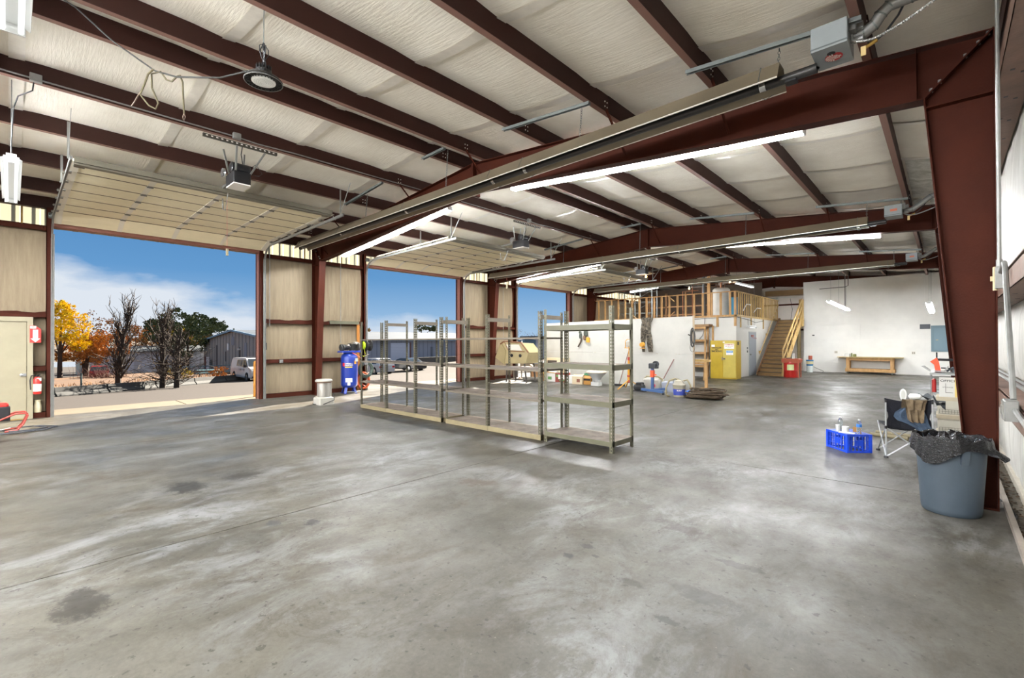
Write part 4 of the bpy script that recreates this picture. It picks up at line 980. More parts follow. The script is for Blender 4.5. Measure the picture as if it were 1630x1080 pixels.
# work lamp
R = thing('work_light','yellow framed halogen work light on top of a folded yellow tripod','work light',(-7.9,14.35,0))
yl = M('tool_yellow',(190,134,22),.5)
part('lamp_head', MB().cbox(-.10,.10,-.05,.05,1.46,1.62,.02), M('lamp_grey','6a6a66',.4,.4), R, True)
part('lamp_glass', MB().box(-.08,.08,-.056,-.05,1.48,1.60), M('lamp_glass','bdbfb8',.1,.2), R, True)
gd = MB(); gd.tube([(-.12,-.02,1.42),(-.12,-.02,1.64),(-.06,0,1.70),(.06,0,1.70),(.12,-.02,1.64),(.12,-.02,1.42)],.012,6); gd.box(-.13,.13,-.07,-.04,1.40,1.425)
for i in range(4): gd.tube([(-.06+.04*i,-.062,1.47),(-.06+.04*i,-.062,1.61)],.003,4)
part('frame', gd, yl, R, True)
part('lamp_head', MB().lathe([(0,-.05),(.07,-.05),(.09,.05),(0,.06)],16,(.46,.05,1.52),'y').box(.42,.60,-.02,.02,1.39,1.42), yl, R, True)
tp = MB(); tp.tube([(0,0,.28),(0,0,1.0)],.035,10); tp.tube([(0,0,1.0),(0,0,1.46)],.014,8)
for a in (.3,2.3,4.4): c_, s_ = math.cos(a), math.sin(a); tp.bar((.02*c_,.02*s_,.32),(.5*c_,.5*s_,.02),.04,.02); tp.tube([(0.05*c_,.05*s_,.3),(.03*c_,.03*s_,1.0)],.018,6)
part('tripod', tp, yl, R, True)
part('collar', MB().lathe([(.05,.22),(.06,.24),(.06,.30),(.05,.32)],12).lathe([(.04,.98),(.05,1.0),(.05,1.08),(.03,1.1)],12).box(-.04,.04,-.06,.06,.42,.48), M('collar_red','9c3328',.5), R, True)
R = thing('shop_broom','long handled brown broom leaning on the partition left of the work light','broom',onp(2.65,.0,.2))
part('handle', MB().tube([onp(2.78,.05,.3),onp(2.5,1.42,.03)],.014,8), M('brown_handle','6b4634',.6), R)
part('head', MB().bar(onp(2.95,.04,.32),onp(2.55,.04,.28),.07,.07), black, R)
R = thing('push_broom','dark red handled broom leaning on the partition right of the engine stand','broom',onp(.9,.0,.2))
part('handle', MB().tube([onp(.98,.25,.3),onp(.68,1.03,.03)],.013,8), M('dark_red_handle','6e3a33',.6), R)
part('head', MB().bar(onp(1.05,.24,.3),onp(.9,.24,.3),.06,.05), M('brush_grey','4a4d55',.8), R)
R = thing('hung_tools','black belt and cord hung at the right end of the partition','belt',onp(.02,1.3,.05))
hm = MB(); c_ = onp(-.03,1.75,.08)
hm.tube([(c_.x+.10*math.cos(a)*.6,c_.y+.0,c_.z+.30*math.sin(a)) for a in [2*PI*i/20 for i in range(20)]],.022,6,closed=True)
hm.tube([(c_.x+.02+.05*math.cos(a),c_.y+.02,c_.z+.02+.22*math.sin(a)) for a in [2*PI*i/20 for i in range(20)]],.016,6,closed=True)
part('belt', hm, M('belt_black','34322f',.7), R, smooth=True)
part('cord', MB().tube([(c_.x+.08*math.cos(a),c_.y-.01,c_.z-.32+.14*math.sin(a)) for a in [2*PI*i/16 for i in range(16)]],.006,5,closed=True).tube([(c_.x-.14,c_.y,c_.z+.1),(c_.x-.04,c_.y,c_.z+.05)],.02,6), rubber, R, smooth=True)
# lamp reflector on its box
R = thing('lamp_shade','large white bell-shaped lamp reflector upside down on a small box','lamp reflector',(-9.45,14.75,0))
part('bell', MB().lathe([(.13,.14),(.14,.22),(.22,.34),(.33,.44),(.37,.49),(.355,.49),(.13,.23)],30), M('reflector_white','a9aaa8',.4), R, True, smooth=True)
part('lid', MB().lathe([(.38,.48),(.38,.50),(.30,.56),(.14,.58),(0,.58)],30), M('stained_lid','c2b29b',.7,0,.25,8), R, True, smooth=True)
ch = MB()
for i in range(9): a = i*.8; ch.lathe([(0,0),(.035,.01),(.03,.035),(0,.045)],7,(.12*math.cos(a)-.03+.02*i,.07*math.sin(a),.575))
part('clutter', ch, M('rusty_bits','5a3a2e',.8), R, True)
rb = MB()
for i in range(24): a = 2*PI*i/24; rb.bar((.153*math.cos(a),.153*math.sin(a),.16),(.155*math.cos(a),.155*math.sin(a),.22),.008,.008)
part('collar_rib', rb, white, R, True)
part('box', MB().cbox(-.17,.17,-.12,.12,0,.145,.01), white, R, True)
# cartons along the partition foot
def carton(loc, sx_, sy_, h, rz, m, lab, flap=True, grp=None, decal=None, cat='box'):
    R = thing('carton' if cat == 'box' else cat, lab, cat, loc, rz, grp)
    part('body', MB().cbox(-sx_/2,sx_/2,-sy_/2,sy_/2,0,h,.004), m, R, True)
    if flap: part('flap', MB().add([(-sx_/2,-sy_/2,h),(sx_/2,-sy_/2,h),(sx_/2,-sy_*.1,h+.07),(-sx_/2,-sy_*.1,h+.06)],[(0,1,2,3)]).add([(-sx_/2,sy_/2,h),(sx_/2,sy_/2,h),(sx_/2,sy_*.1,h+.05),(-sx_/2,sy_*.1,h+.08)],[(0,1,2,3)]), m, R, True)
    for d in (decal or []):
        part('print', MB().box(d[0],d[1],-sy_/2-.002,-sy_/2,d[2],d[3]), d[4], R, True)
    return R
card = M('cardboard','a98460',.8,0,.12,4); card2 = M('pale_cardboard','c8b798',.8,0,.1,4); wcard = M('white_carton','d5d2cc',.6,0,.08,4); gcard = M('green_print','5d8a4c',.6); rcard = M('red_print','a83a2c',.6)
sm = 'cartons along the foot of the partition'
carton((-12.35,15.1,0),.42,.35,.36,-.1,card,'plain brown carton left of the printed boxes on the floor',False,sm)
carton((-11.85,15.25,0),.46,.35,.36,0,wcard,'white and green printed box open on the floor behind the shelving',True,sm,[(-.15,.05,.08,.2,gcard)])
carton((-11.35,15.2,0),.50,.3,.35,.05,M('wine_print','7a3328',.6),'red and white printed box next to the white and green one',False,sm,[(-.1,.2,.12,.3,wcard),(-.2,-.1,.2,.3,gcard),(-.05,.2,.05,.09,gcard)])
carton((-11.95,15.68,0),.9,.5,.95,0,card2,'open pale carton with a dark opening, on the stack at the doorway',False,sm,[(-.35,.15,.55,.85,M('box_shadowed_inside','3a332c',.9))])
carton((-10.72,15.0,0),.36,.3,.30,0,wcard,'white carton left of the pale open box with a badge',False,sm)
carton((-10.32,14.9,0),.44,.34,.30,.1,card2,'pale open carton with a brown badge beside the reflector',True,sm,[(-.02,.12,.08,.2,M('brown_badge','7a4a38',.7))])
carton((-10.05,15.35,0),.5,.3,.40,0,M('green_box','3f7a55',.6),'green carton behind the pale open one',False,sm)
carton((-9.95,15.0,0),.40,.3,.26,-.1,M('amber_box','a8793a',.7),'low amber and black carton just left of the reflector',True,sm,[(-.18,.18,.15,.22,black)])
R = thing('spray_can','tall white canister with black cap between the printed boxes','canister',(-11.0,15.1,0)); part('body', MB().lathe([(0,0),(.09,0),(.09,.55),(.07,.6),(0,.6)],16), white, R, True, smooth=True); part('cap', MB().lathe([(.05,.6),(.05,.74),(0,.75)],12), black, R, True); part('label', MB().lathe([(.092,.2),(.092,.4)],16), rcard, R, True, label='red printed label')
solo('duct_tube', MB().tube([(-12.9,14.6,.09),(-12.0,14.7,.09)],.09,12), M('grey_tube','6b655c',.6), 'short grey pipe section lying on the floor','pipe',smooth=True)
dbr = MB(); rnd = random.Random(4)
for i in range(60):
    x, y = rnd.uniform(-14.1,-12.2), rnd.uniform(14.9,17.6); a = rnd.uniform(0,3); l = rnd.uniform(.06,.3)
    dbr.bar((x,y,.02),(x+l*math.cos(a),y+l*math.sin(a),rnd.uniform(.02,.09)),rnd.uniform(.03,.12),.02)
solo('scrap_debris', dbr, M('scrap_mix','a8937a',.8,0,0,6,c2='5c4a3a'), 'litter of broken offcuts in the sunlight by the farthest doorway','debris',kind='stuff')
solo('timber_offcut', MB().bar((-13.4,14.9,.5),(-11.6,15.1,.35),.09,.04), wood, 'loose timber leaning across the clutter under the hopper','timber')
solo('timber_offcut', MB().bar((-13.2,15.4,.62),(-12.0,14.9,.3),.09,.04), wood2, 'second loose timber crossing the clutter under the hopper','timber')
R = thing('low_table','low grey metal table carrying scrap behind the second column','table',(-13.7,15.6,0))
part('top', MB().box(-.5,.6,-.3,.3,.42,.46), M('table_grey','6f6a5f',.6), R, True)
for x in (-.45,.55):
    for y in (-.26,.26): part('leg', MB().box(x-.02,x+.02,y-.02,y+.02,0,.42), M('table_grey','6f6a5f',.6), R, True)
solo('tool_chest', MB().cbox(-13.1,-12.5,15.3,15.8,.0,.36,.02), card, 'brown box under the hopper machine','box')
# hopper machine
R = thing('hopper_machine','beige hexagonal hopper on legs by the farthest doorway','hopper',(-12.9,13.75,0))
beige = M('machine_beige','a4956d',.5,0,.1,3)
hp = [(-.75,1.02),(-.52,1.52),(-.30,1.62),(.62,1.56),(.98,1.20),(.85,.78),(-.30,.74)]
B_ = MB(); B_.prism(hp,'y',.0,.75); part('body', B_, beige, R, True)
part('lid_rim', MB().tube([(x,-.02,z) for x,z in [(-.52,1.54),(-.30,1.65),(.64,1.59),(1.0,1.22)]],.03,6).tube([(-.3,.0,1.63),(-.05,-.0,1.26),(.80,-.0,1.24)],.02,6), M('rim_rust','7a5238',.7), R, True)
part('side_plate', MB().prism([(-.80,.98),(-.50,1.62),(-.22,1.28),(-.28,.70)],'y',-.03,.0), M('plate_beige','9b8b64',.5,0,.1,3), R, True)
part('opening', MB().prism([(-.2,1.52),(-.05,1.30),(.66,1.28),(.50,1.52)],'y',-.012,.0), M('bright_sheet','d9d4c8',.4), R, True)
part('knob', MB().lathe([(0,0),(.06,0),(.07,-.03),(.05,-.05),(0,-.05)],14,(.12,0,1.08),'y').lathe([(0,0),(.06,0),(.07,-.03),(.05,-.05),(0,-.05)],14,(.58,0,1.08),'y'), black, R, True)
for x in (-.25,.7):
    for y in (.1,.65): part('leg', MB().bar((x,y,.76),(x*1.15,y,0),.05,.05), M('leg_dark','4a4540',.6), R, True)
part('tray', MB().box(.1,.95,.05,.7,.52,.62), M('tray_grey','6d7478',.5), R, True)
solo('wall_hook_rod', MB().bar((-14.3,13.75,.9),(-14.1,13.55,1.5),.02,.02), yellow, 'yellow bar leaning at the second left column','bar')
# engine stand
R = thing('engine_stand','blue engine stand with orange neck on casters','engine stand',(-6.75,13.75,0))
eb = M('stand_blue','3f5a86',.4)
part('upright', MB().bar((0,0,.08),(0,0,.80),.09,.07), eb, R, True)
part('base', MB().bar((-.42,.1,.09),(.48,-.28,.09),.07,.07).bar((0,0,.10),(.15,.65,.10),.07,.07).bar((-.42,.1,.09),(-.42,.3,.09),.05,.05), eb, R, True)
part('neck', MB().box(-.055,.055,-.05,.05,.50,.72).box(.05,.13,-.01,.01,.56,.60), orange, R, True, label='orange sleeve')
part('head', MB().cbox(-.10,.16,-.09,.12,.78,.94,.02).lathe([(0,-.03),(.10,-.03),(.10,.03),(0,.03)],14,(.12,-.02,.92),'y'), M('head_black','2a2c30',.5,.3), R, True)
for x,y in ((-.42,.1),(.48,-.28),(.15,.65)): part('caster', MB().lathe([(0,-.018),(.035,-.018),(.035,.018),(0,.018)],12,(x,y,.036),'y'), rubber, R, True)
R = thing('small_compressor','black lump of a small motor on the floor between tripod and engine stand','motor',(-7.3,13.95,0))
part('body', MB().lathe([(0,-.18),(.10,-.16),(.12,0),(.10,.16),(0,.18)],14,(0,0,.13),'x').cbox(-.1,.12,-.08,.1,.18,.30,.02), rubber, R, True, smooth=True)
part('foot', MB().box(-.2,.2,-.1,.1,0,.03), black, R, True)
R = thing('welder_box','white machine with a round red badge and grey hose behind the engine stand','machine',(-7.1,14.55,0))
part('body', MB().cbox(-.32,.32,-.2,.2,.04,.42,.06), M('offwhite',(160,156,146),.5), R, True)
part('badge', MB().lathe([(0,-.005),(.06,-.005),(.06,0)],16,(.1,-.2,.18),'y'), M('badge_pink','c23a55',.5), R, True)
part('handle', MB().tube([(-.3,-.1,.36),(-.2,-.1,.47),(.2,-.1,.47),(.34,-.1,.40),(.38,-.1,.2),(.36,-.1,.05)],.025,6), M('hose_khaki','8b8060',.7), R, True, smooth=True)
solo('storage_tote', MB().cbox(-6.75,-6.15,14.35,14.75,0,.33,.03), M('pale_grey_tote',(146,150,160),.5), 'pale grey plastic tote behind the engine stand','tote')
# bucket vacuum, hose, rope
R = thing('bucket_vacuum','cream and blue bucket vacuum with lettering behind the rope pile','vacuum',(-5.72,13.35,0))
part('bucket', MB().lathe([(0,0),(.155,0),(.175,.30),(.18,.32),(.185,.34)],26), M('bucket_cream',(152,145,124),.5), R, True, smooth=True)
part('blue_band', MB().lathe([(.162,.06),(.176,.235)],26), M('bucket_blue','33418f',.5), R, True, smooth=True, label='blue label band')
part('lid', MB().lathe([(.185,.34),(.19,.36),(.15,.40),(.12,.47),(.06,.50),(0,.50)],26), M('lid_cream',(154,148,132),.5), R, True, smooth=True)
for i, ch in enumerate('BUCKET'):
    a = fa_b = math.atan2(-13.35,5.72)-.30+.13*i; letters(ch,.05,(.175*math.cos(a),.175*math.sin(a),.195),'+x',MATS['decal_white'],R,1,.001).rotation_euler = (PI/2,0,PI/2+a)
part('bail', MB().tube([(-.18,0,.34),(-.12,-.1,.50),(0,-.14,.56),(.12,-.1,.50),(.18,0,.34)],.006,5), strut_m, R, True, smooth=True)
part('suction_hose', MB().tube([(0,.05,.48),(-.12,.0,.53),(-.28,-.05,.46),(-.36,-.1,.25),(-.32,-.16,.05),(-.2,-.24,.03),(-.28,-.2,.03)],.025,8), M('hose_khaki','8b8060',.7), R, True, smooth=True)
part('suction_hose', MB().tube([(.05,.05,.46),(.2,.1,.50),(.30,.08,.35),(.33,.05,.05),(.25,-.1,.03)],.025,8), M('hose_khaki','8b8060',.7), R, True, smooth=True)
solo('grey_drain_pipe', MB().box(-5.45,-5.38,13.5,13.56,0,.30), M('grey_pvc','8d8a85',.5), 'short grey upright plate right of the bucket vacuum','plate')
R = thing('rope_pile','heap of heavy brown rope coiled on the floor','rope',(-5.05,13.4,0))
rop = M('brown_rope',(66,52,36),.95,0,.3,20,.5,80)
for s_ in range(5):
    rnd = random.Random(s_+10); pts = []
    for i in range(70):
        a = i*.42; rr = .20+.16*math.sin(i*.23+s_)+.08*rnd.random(); pts.append((rr*1.35*math.cos(a)+.03*s_, rr*math.sin(a)*.9, .04+.058*s_*(.7+.3*math.sin(i*.3))+.012*rnd.random()))
    part('rope_coil', MB().tube(pts,.021,6), rop, R, True, smooth=True)
part('rope_tail', MB().tube([(-.35,.1,.05),(-.5,.0,.12),(-.62,-.06,.16),(-.58,.1,.06),(-.42,.2,.03)],.03,8), rop, R, True, smooth=True)
part('blue_tie', MB().lathe([(.03,-.03),(.05,-.02),(.05,.03),(.02,.04)],10,(-.40,-.14,.16),'x').tube([(-.42,-.16,.10),(-.36,-.15,.2),(-.30,-.14,.22)],.02,6), M('tie_blue','2b62b5',.5), R, True, label='blue strap around the rope')
# sawhorses and timber by the partition end
def sawhorse(loc, rz, lab, h=.75):
    R = thing('sawhorse', lab, 'sawhorse', loc, rz, 'wooden sawhorses by the partition')
    part('beam', MB().box(-.35,.35,-.045,.045,h-.09,h), wood, R, True)
    for x in (-.28,.28):
        for s_ in (-1,1): part('leg', MB().bar((x,s_*.03,h-.05),(x*1.15,s_*.28,0),.045,.03,(1,0,0)), wood, R, True)
        part('cross_piece', MB().bar((x*1.05,-.15,h*.42),(x*1.05,.15,h*.42),.03,.06), wood, R, True)
    return R
sawhorse((-7.65,19.7,0),.1,'wooden sawhorse standing in front of the lumber rack')
R = thing('timber_stand','single brown post stand with a foot block at the end of the partition','stand',(-5.75,15.55,0))
part('post', MB().box(-.04,.04,-.04,.04,0,.95), wood, R, True); part('top_board', MB().box(-.45,.12,-.12,.12,.95,1.03), wood2, R, True); part('foot', MB().box(-.16,.16,-.12,.12,0,.10), wood, R, True)
# ================================================================== loft
R = thing('loft_box','white boarded room under the loft, with lumber rail above','loft room',(-6.75,21.8,0))
mw = MB()
for i in range(6):
    xa = -14.4+1.275*i; part('front_board', MB().box(xa+.002,xa+1.273,21.80,21.83,0,2.72), M('loft_board_white','bdbbb4',.6,0,.06,1.6), R)
for a, b_ in ((21.8,23.57),(24.68,26.4),(26.4,27.9),(27.9,29.2)):
    part('side_board', MB().box(-6.78,-6.75,a+.002,b_-.002,0,2.72), MATS['loft_board_white'], R)
part('side_board', MB().box(-6.78,-6.75,23.57,24.68,2.06,2.72), MATS['loft_board_white'], R)
part('floor_deck', MB().box(-14.4,-6.76,21.82,29.6,2.72,2.78), M('osb_deck','7d6237',.8,0,.3,12), R)
R = thing('loft_railing','unpainted lumber stud railing along the edge of the loft','railing',(-6.75,21.8,2.7))
part('bottom_plate', MB().box(-14.35,-6.74,21.76,21.80,2.72,2.81), wood, R); part('top_plate', MB().box(-14.35,-6.72,21.74,21.84,3.82,3.86), wood, R)
part('bottom_plate', MB().box(-6.75,-6.71,21.8,28.8,2.72,2.81), wood2, R); part('top_plate', MB().box(-6.79,-6.69,21.8,28.8,3.82,3.86), wood2, R)
xs = [-14.2+.4*i for i in range(19)]
for i, x in enumerate(xs): part('stud', MB().box(x-.045,x+.045,21.78,21.82,2.80,3.82), wood, R)
part('corner_post', MB().box(-6.83,-6.74,21.76,21.85,2.30,3.84), wood, R)
for i in range(24): y = 22.1+.285*i; part('stud', MB().box(-6.76,-6.72,y-(.02 if i%4 else .045),y+(.02 if i%4 else .045),2.80,3.82), wood2, R)
for y in (22.35,23.9,25.9): part('hanging_post', MB().box(-6.745,-6.705,y-.045,y+.045,2.25,3.82), wood2, R)
part('hanging_post', MB().box(-7.58,-7.49,21.74,21.79,2.28,2.8), wood, R)
for x0, x1 in ((-11.85,-11.45),(-9.95,-9.55)):
    br = MB(); s_ = 1 if x0 < -11 else -1; xm = x0 if s_ > 0 else x1
    br.bar((xm,21.79,3.55),(xm+s_*.3,21.79,3.82),.06,.03); br.bar((xm,21.79,3.05),(xm+s_*.3,21.79,2.8),.06,.03); part('diagonal_brace', br, wood, R)
part('toe_board', MB().box(-13.1,-12.4,21.72,21.76,2.66,2.80), wood, R)
# things on the loft
R = thing('galvanised_tank','tall pale grey tank standing on the loft behind the railing','tank',(-7.75,22.9,2.78))
part('shell', MB().lathe([(0,0),(.38,0),(.38,1.28),(.30,1.36),(0,1.38)],26), M('tank_grey','b6b3ab',.5,.2,.1,3), R, True, smooth=True)
part('top_pipe', MB().tube([(0,0,1.36),(0,0,1.75)],.05,8).tube([(-.15,0,1.36),(-.15,0,1.6),(-.5,0,1.6)],.02,6).tube([(.15,0,1.36),(.15,0,1.55),(.6,.1,1.55)],.02,6), M('copper_pipe','8a5b3e',.4,.7), R, True, smooth=True)
solo('blue_cabinet', MB().cbox(-7.25,-6.98,22.5,22.9,2.79,3.66,.02), M('teal_blue','13779c',.5), 'bright blue cabinet behind the corner of the loft railing','cabinet')
R = thing('lumber_racks','dark lumber shelves at the back of the loft','rack',(-11,25,2.78))
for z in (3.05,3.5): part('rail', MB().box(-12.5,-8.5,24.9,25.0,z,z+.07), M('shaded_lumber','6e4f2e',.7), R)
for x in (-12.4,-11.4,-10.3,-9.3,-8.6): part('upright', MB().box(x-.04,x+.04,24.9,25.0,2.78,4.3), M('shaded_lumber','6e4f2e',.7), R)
R = thing('loft_piping','copper and grey pipes rising behind the railing','pipes',(-9.3,23.6,2.78))
for x, z in ((-9.9,4.2),(-9.4,4.5),(-8.9,4.35)): part('pipe', MB().tube([(x,23.6,2.78),(x,23.6,z),(x+.8,23.6,z)],.02,6), M('copper_pipe','8a5b3e',.4,.7), R)
part('vent_stack', MB().tube([(-8.75,23.4,2.78),(-8.75,23.4,5.1)],.07,10), M('stack_dark','4a4d50',.5,.4), R)
part('post', MB().box(-8.55,-8.42,23.3,23.4,2.78,5.1), wood, R)
R = thing('wire_shelving','grey wire storage rack at the left end of the loft','rack',(-12.6,24.0,2.78))
wr_ = MB()
for x in (-13.6,-12.6,-11.6): wr_.tube([(x,23.6,2.78),(x,23.6,4.5)],.03,6); wr_.tube([(x,24.2,2.78),(x,24.2,4.5)],.03,6)
for z in (3.2,3.8,4.4):
    for y in (23.6,24.2): wr_.tube([(-13.6,y,z),(-11.6,y,z)],.015,5)
    wr_.tube([(-13.6,23.6,z),(-12.6,23.6,z-.5)],.01,4); wr_.tube([(-12.6,23.6,z-.5),(-11.6,23.6,z)],.01,4)
part('frame', wr_, strut_m, R)
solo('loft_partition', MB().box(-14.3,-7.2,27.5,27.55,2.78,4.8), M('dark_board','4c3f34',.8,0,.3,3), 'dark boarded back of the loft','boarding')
solo('sink_pipes', MB().tube([(-6.7,22.6,3.0),(-6.55,22.6,3.3),(-6.5,23.0,3.3),(-6.6,23.3,3.28)],.02,6).tube([(-6.7,24.2,3.0),(-6.55,24.2,3.2),(-6.5,24.6,3.2)],.02,6), white, 'white bent pipes poking out of the loft railing','pipes',smooth=True)
# lumber rack shelf in front of the loft wall
R = thing('lumber_shelf','open lumber shelf against the white wall, left of the yellow cabinet','shelf',(-8.3,21.5,0))
for x, y in ((-7.95,21.38),(-7.95,21.72),(-9.3,21.38),(-9.3,21.72)): part('upright', MB().box(x-.04,x+.04,y-.02,y+.02,0,2.28), wood, R)
part('upright', MB().box(-7.78,-7.70,21.74,21.78,1.3,2.34), wood, R)
for z in (.45,1.05,1.62,2.2): part('shelf_rail', MB().box(-9.4,-7.90,21.34,21.36,z,z+.09).box(-9.4,-7.9,21.36,21.76,z+.06,z+.09), wood, R)
part('top_box', MB().box(-9.4,-7.75,21.3,21.78,2.30,2.40), M('top_brown','8a6b48',.7), R)
# yellow flammables cabinet
R = thing('safety_cabinet','yellow two-door flammables cabinet against the white loft room','cabinet',(-7.05,21.2,0))
cy_ = M('cabinet_yellow',(188,158,40),.45,0,.1,4); cy2 = M('cabinet_door_yellow',(196,176,84),.45,0,.1,3)
part('body', MB().box(-.54,.54,-.18,.46,.03,1.66), cy_, R, True)
for x0, x1, m_ in ((-.53,-.005,cy_),(.005,.53,cy2)):
    d_ = part('door', MB().cbox(x0,x1,-.205,-.18,.06,1.64,.006), m_, R, True)
part('handle', MB().box(-.05,-.01,-.225,-.205,.80,.95).box(.01,.10,-.23,-.205,.84,.90), chrome, R, True)
part('plinth', MB().box(-.54,.54,-.17,.46,0,.04), cy_, R, True)
blk = M('print_black','2a2620',.6)
for i, wrd in enumerate(('DANGER','NO','SMOKING')): letters(wrd, .10 if i != 1 else .08, (-.26,-.207,1.34-.075*i), '-y', blk, R, 1.0, .003)
part('notice', MB().box(-.48,-.34,-.21,-.207,1.38,1.48), M('paper_white','e8e6e0',.6), R, True)
part('notice', MB().box(.06,.46,-.21,-.207,1.30,1.52), MATS['paper_white'], R, True); letters('FLAMMABLE', .072, (.26,-.2105,1.475), '-y', rcard, R, .95, .002); letters('KEEP FIRE AWAY', .046, (.26,-.2105,1.41), '-y', rcard, R, .95, .001); letters('CAUTION', .04, (.26,-.2105,1.35), '-y', M('print_green','4e8a6a',.6), R)
part('notice', MB().box(.14,.42,-.21,-.207,1.04,1.23), MATS['paper_white'], R, True); part('notice_band', MB().box(.15,.41,-.212,-.21,1.13,1.22), M('print_blue','4a8ac0',.6), R, True); letters('NOTICE', .055, (.28,-.2125,1.175), '-y', MATS['paper_white'], R, 1, .001); letters('KEEP CLOSED', .035, (.28,-.2105,1.08), '-y', rcard, R, .95)
part('sticker', MB().box(.0,.08,-.21,-.206,1.56,1.61), MATS['paper_white'], R, True)
part('side_latch', MB().box(.54,.56,.0,.10,1.46,1.60), black, R, True)
# grey door in the loft room
D = struct('door_5', label='grey steel door in the white loft room, next to the stairs', loc=(-6.75,24.1,0))
part('door_leaf', MB().cbox(-6.80,-6.735,23.62,24.63,.01,2.04,.003), M('door_grey','7d8288',.5), D)
part('door_frame', MB().box(-6.80,-6.725,23.56,23.62,0,2.08).box(-6.80,-6.725,24.63,24.69,0,2.08).box(-6.80,-6.725,23.62,24.63,2.04,2.08), M('frame_grey','8d9090',.5), D)
part('door_knob', MB().lathe([(0,0),(.03,0),(.03,.05),(0,.06)],12,(-6.735,23.72,1.0),'x'), chrome, D)
part('door_closer', MB().box(-6.735,-6.69,23.9,24.2,1.84,1.92).bar((-6.70,23.95,1.80),(-6.62,24.35,1.76),.02,.02), M('closer_red','8a3c34',.5), D)
solo('wall_switch', MB().box(-6.75,-6.72,23.30,23.38,1.25,1.35).box(-6.75,-6.72,23.30,23.38,1.10,1.20), M('switch_dark','5a5a58',.5), 'dark switch boxes on the white wall left of the grey door','switch')
solo('wall_cable', MB().tube([(-8.1,21.78,2.7),(-8.12,21.77,2.2),(-8.2,21.76,1.9),(-8.35,21.75,1.72)],.012,5).tube([(-9.6,21.78,2.62),(-8.5,21.78,2.66),(-7.5,21.78,2.70),(-6.8,21.78,2.7)],.010,5), rubber, 'black cable running under the loft edge and down the white wall','cable')
solo('wall_cable', MB().tube([(-6.72,21.85,2.7),(-6.70,23.5,2.62),(-6.70,24.5,2.52),(-6.70,25.9,2.66)],.012,5).tube([(-6.70,23.3,2.66),(-6.70,23.35,2.3),(-6.70,23.5,2.28)],.008,5), rubber, 'black cable sagging along the side of the loft room','cable')
# stairs
R = thing('staircase','wooden staircase rising to the loft beside the grey door','stairs',(-6.0,25.9,0))
nst = 15; rise = 2.76/nst; run = (28.2-24.1)/nst
for i in range(nst):
    y = 24.1+run*i; part('riser', MB().box(-6.50,-5.50,y+.02,y+.04,rise*i,rise*(i+1)-.03), tread_m, R)
    part('tread', MB().box(-6.52,-5.48,y-.03,y+run+.02,rise*(i+1)-.035,rise*(i+1)), M('shadow_brown_tread','4d391d',.6), R)  # treads coloured darker to suggest the shadow line under each nosing
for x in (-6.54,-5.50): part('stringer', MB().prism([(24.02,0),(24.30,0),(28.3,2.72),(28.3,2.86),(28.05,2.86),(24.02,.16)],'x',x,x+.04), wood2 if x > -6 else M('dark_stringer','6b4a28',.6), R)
H_ = MB()
rail_a, rail_b = Vector((-5.43,24.0,1.22)), Vector((-5.43,27.9,3.78))
part('handrail', MB().bar(rail_a,rail_b,.04,.09,(0,0,1)), wood2, R)
part('mid_rail', MB().bar((-5.43,24.1,.85),(-5.43,27.9,3.38),.03,.09,(0,0,1)), wood2, R); part('mid_rail', MB().bar((-5.43,24.4,.60),(-5.43,27.9,2.95),.03,.09,(0,0,1)), wood2, R)
for y in (24.08,24.9,25.9,26.9): z = 1.22+(y-24.0)*.656; part('baluster', MB().box(-5.47,-5.43,y-.045,y+.045,max(0,z-1.25),z), wood2, R)
for y in (28.0,28.25): part('top_post', MB().box(-5.50,-5.41,y-.045,y+.045,2.40,3.80), wood2, R)
part('top_post', MB().box(-5.66,-5.57,28.4,28.49,2.3,3.82), wood2, R)
part('landing', MB().box(-6.75,-5.57,28.2,29.6,2.70,2.76), tread_m, R)
solo('wall_handrail', MB().tube([(-6.66,25.0,1.0),(-6.66,28.6,3.62)],.02,6).box(-6.75,-6.66,25.15,25.22,1.05,1.15).box(-6.75,-6.66,26.4,26.47,1.92,2.02).tube([(-6.70,25.15,1.0),(-6.68,27.0,2.55)],.008,5), wood2, 'thin wooden handrail on the wall side of the stairs','handrail')
solo('osb_panel', MB().box(-5.78,-5.72,28.55,29.15,0,2.40), M('osb','7b6a45',.85,0,0,16,.2,60,c2='5a4a2e'), 'brown chipboard panel under the top of the stairs','board')
R = thing('parts_washer','red parts washer drum with rust-orange sink and white roll on top','parts washer',(-5.05,23.9,0))
part('drum', MB().lathe([(0,0),(.27,0),(.28,.02),(.27,.28),(.28,.30),(.27,.32),(.27,.60),(.28,.62),(.27,.64),(.27,.70),(0,.70)],28,(-.05,0,0)), red, R, True, smooth=True)
a0 = math.atan2(-23.9,5.05)
part('label', MB().sheet([[(-.05+.284*math.cos(a0-.5+.14*i),.284*math.sin(a0-.5+.14*i),z) for i in range(8)] for z in (.33,.58)]), M('label_green','d5dba0',.5), R, True)
part('sink', MB().cbox(-.36,.36,-.28,.28,.72,.84,.02).box(-.34,.34,-.26,.26,.66,.72), M('sink_rust','a34a2a',.6), R, True)
for x,y in ((.30,-.22),(.30,.22)): part('leg', MB().box(x-.02,x+.02,y-.02,y+.02,0,.68), M('sink_rust','a34a2a',.6), R, True)
part('brush_tray', MB().box(-.2,-.02,-.1,.1,.84,.87), black, R, True)
part('paper_roll', MB().lathe([(0,.84),(.05,.84),(.05,1.08),(0,1.08)],14,(.06,0,0)), white, R, True, smooth=True)
R = thing('bucket_stack','white pail with a blue pail and red can stacked on it by the end wall','buckets',(-5.2,28.5,0))
part('white_pail', MB().lathe([(0,0),(.14,0),(.16,.32),(0,.33)],20), M('pail_white','cdd3ce',.5), R, True, smooth=True)
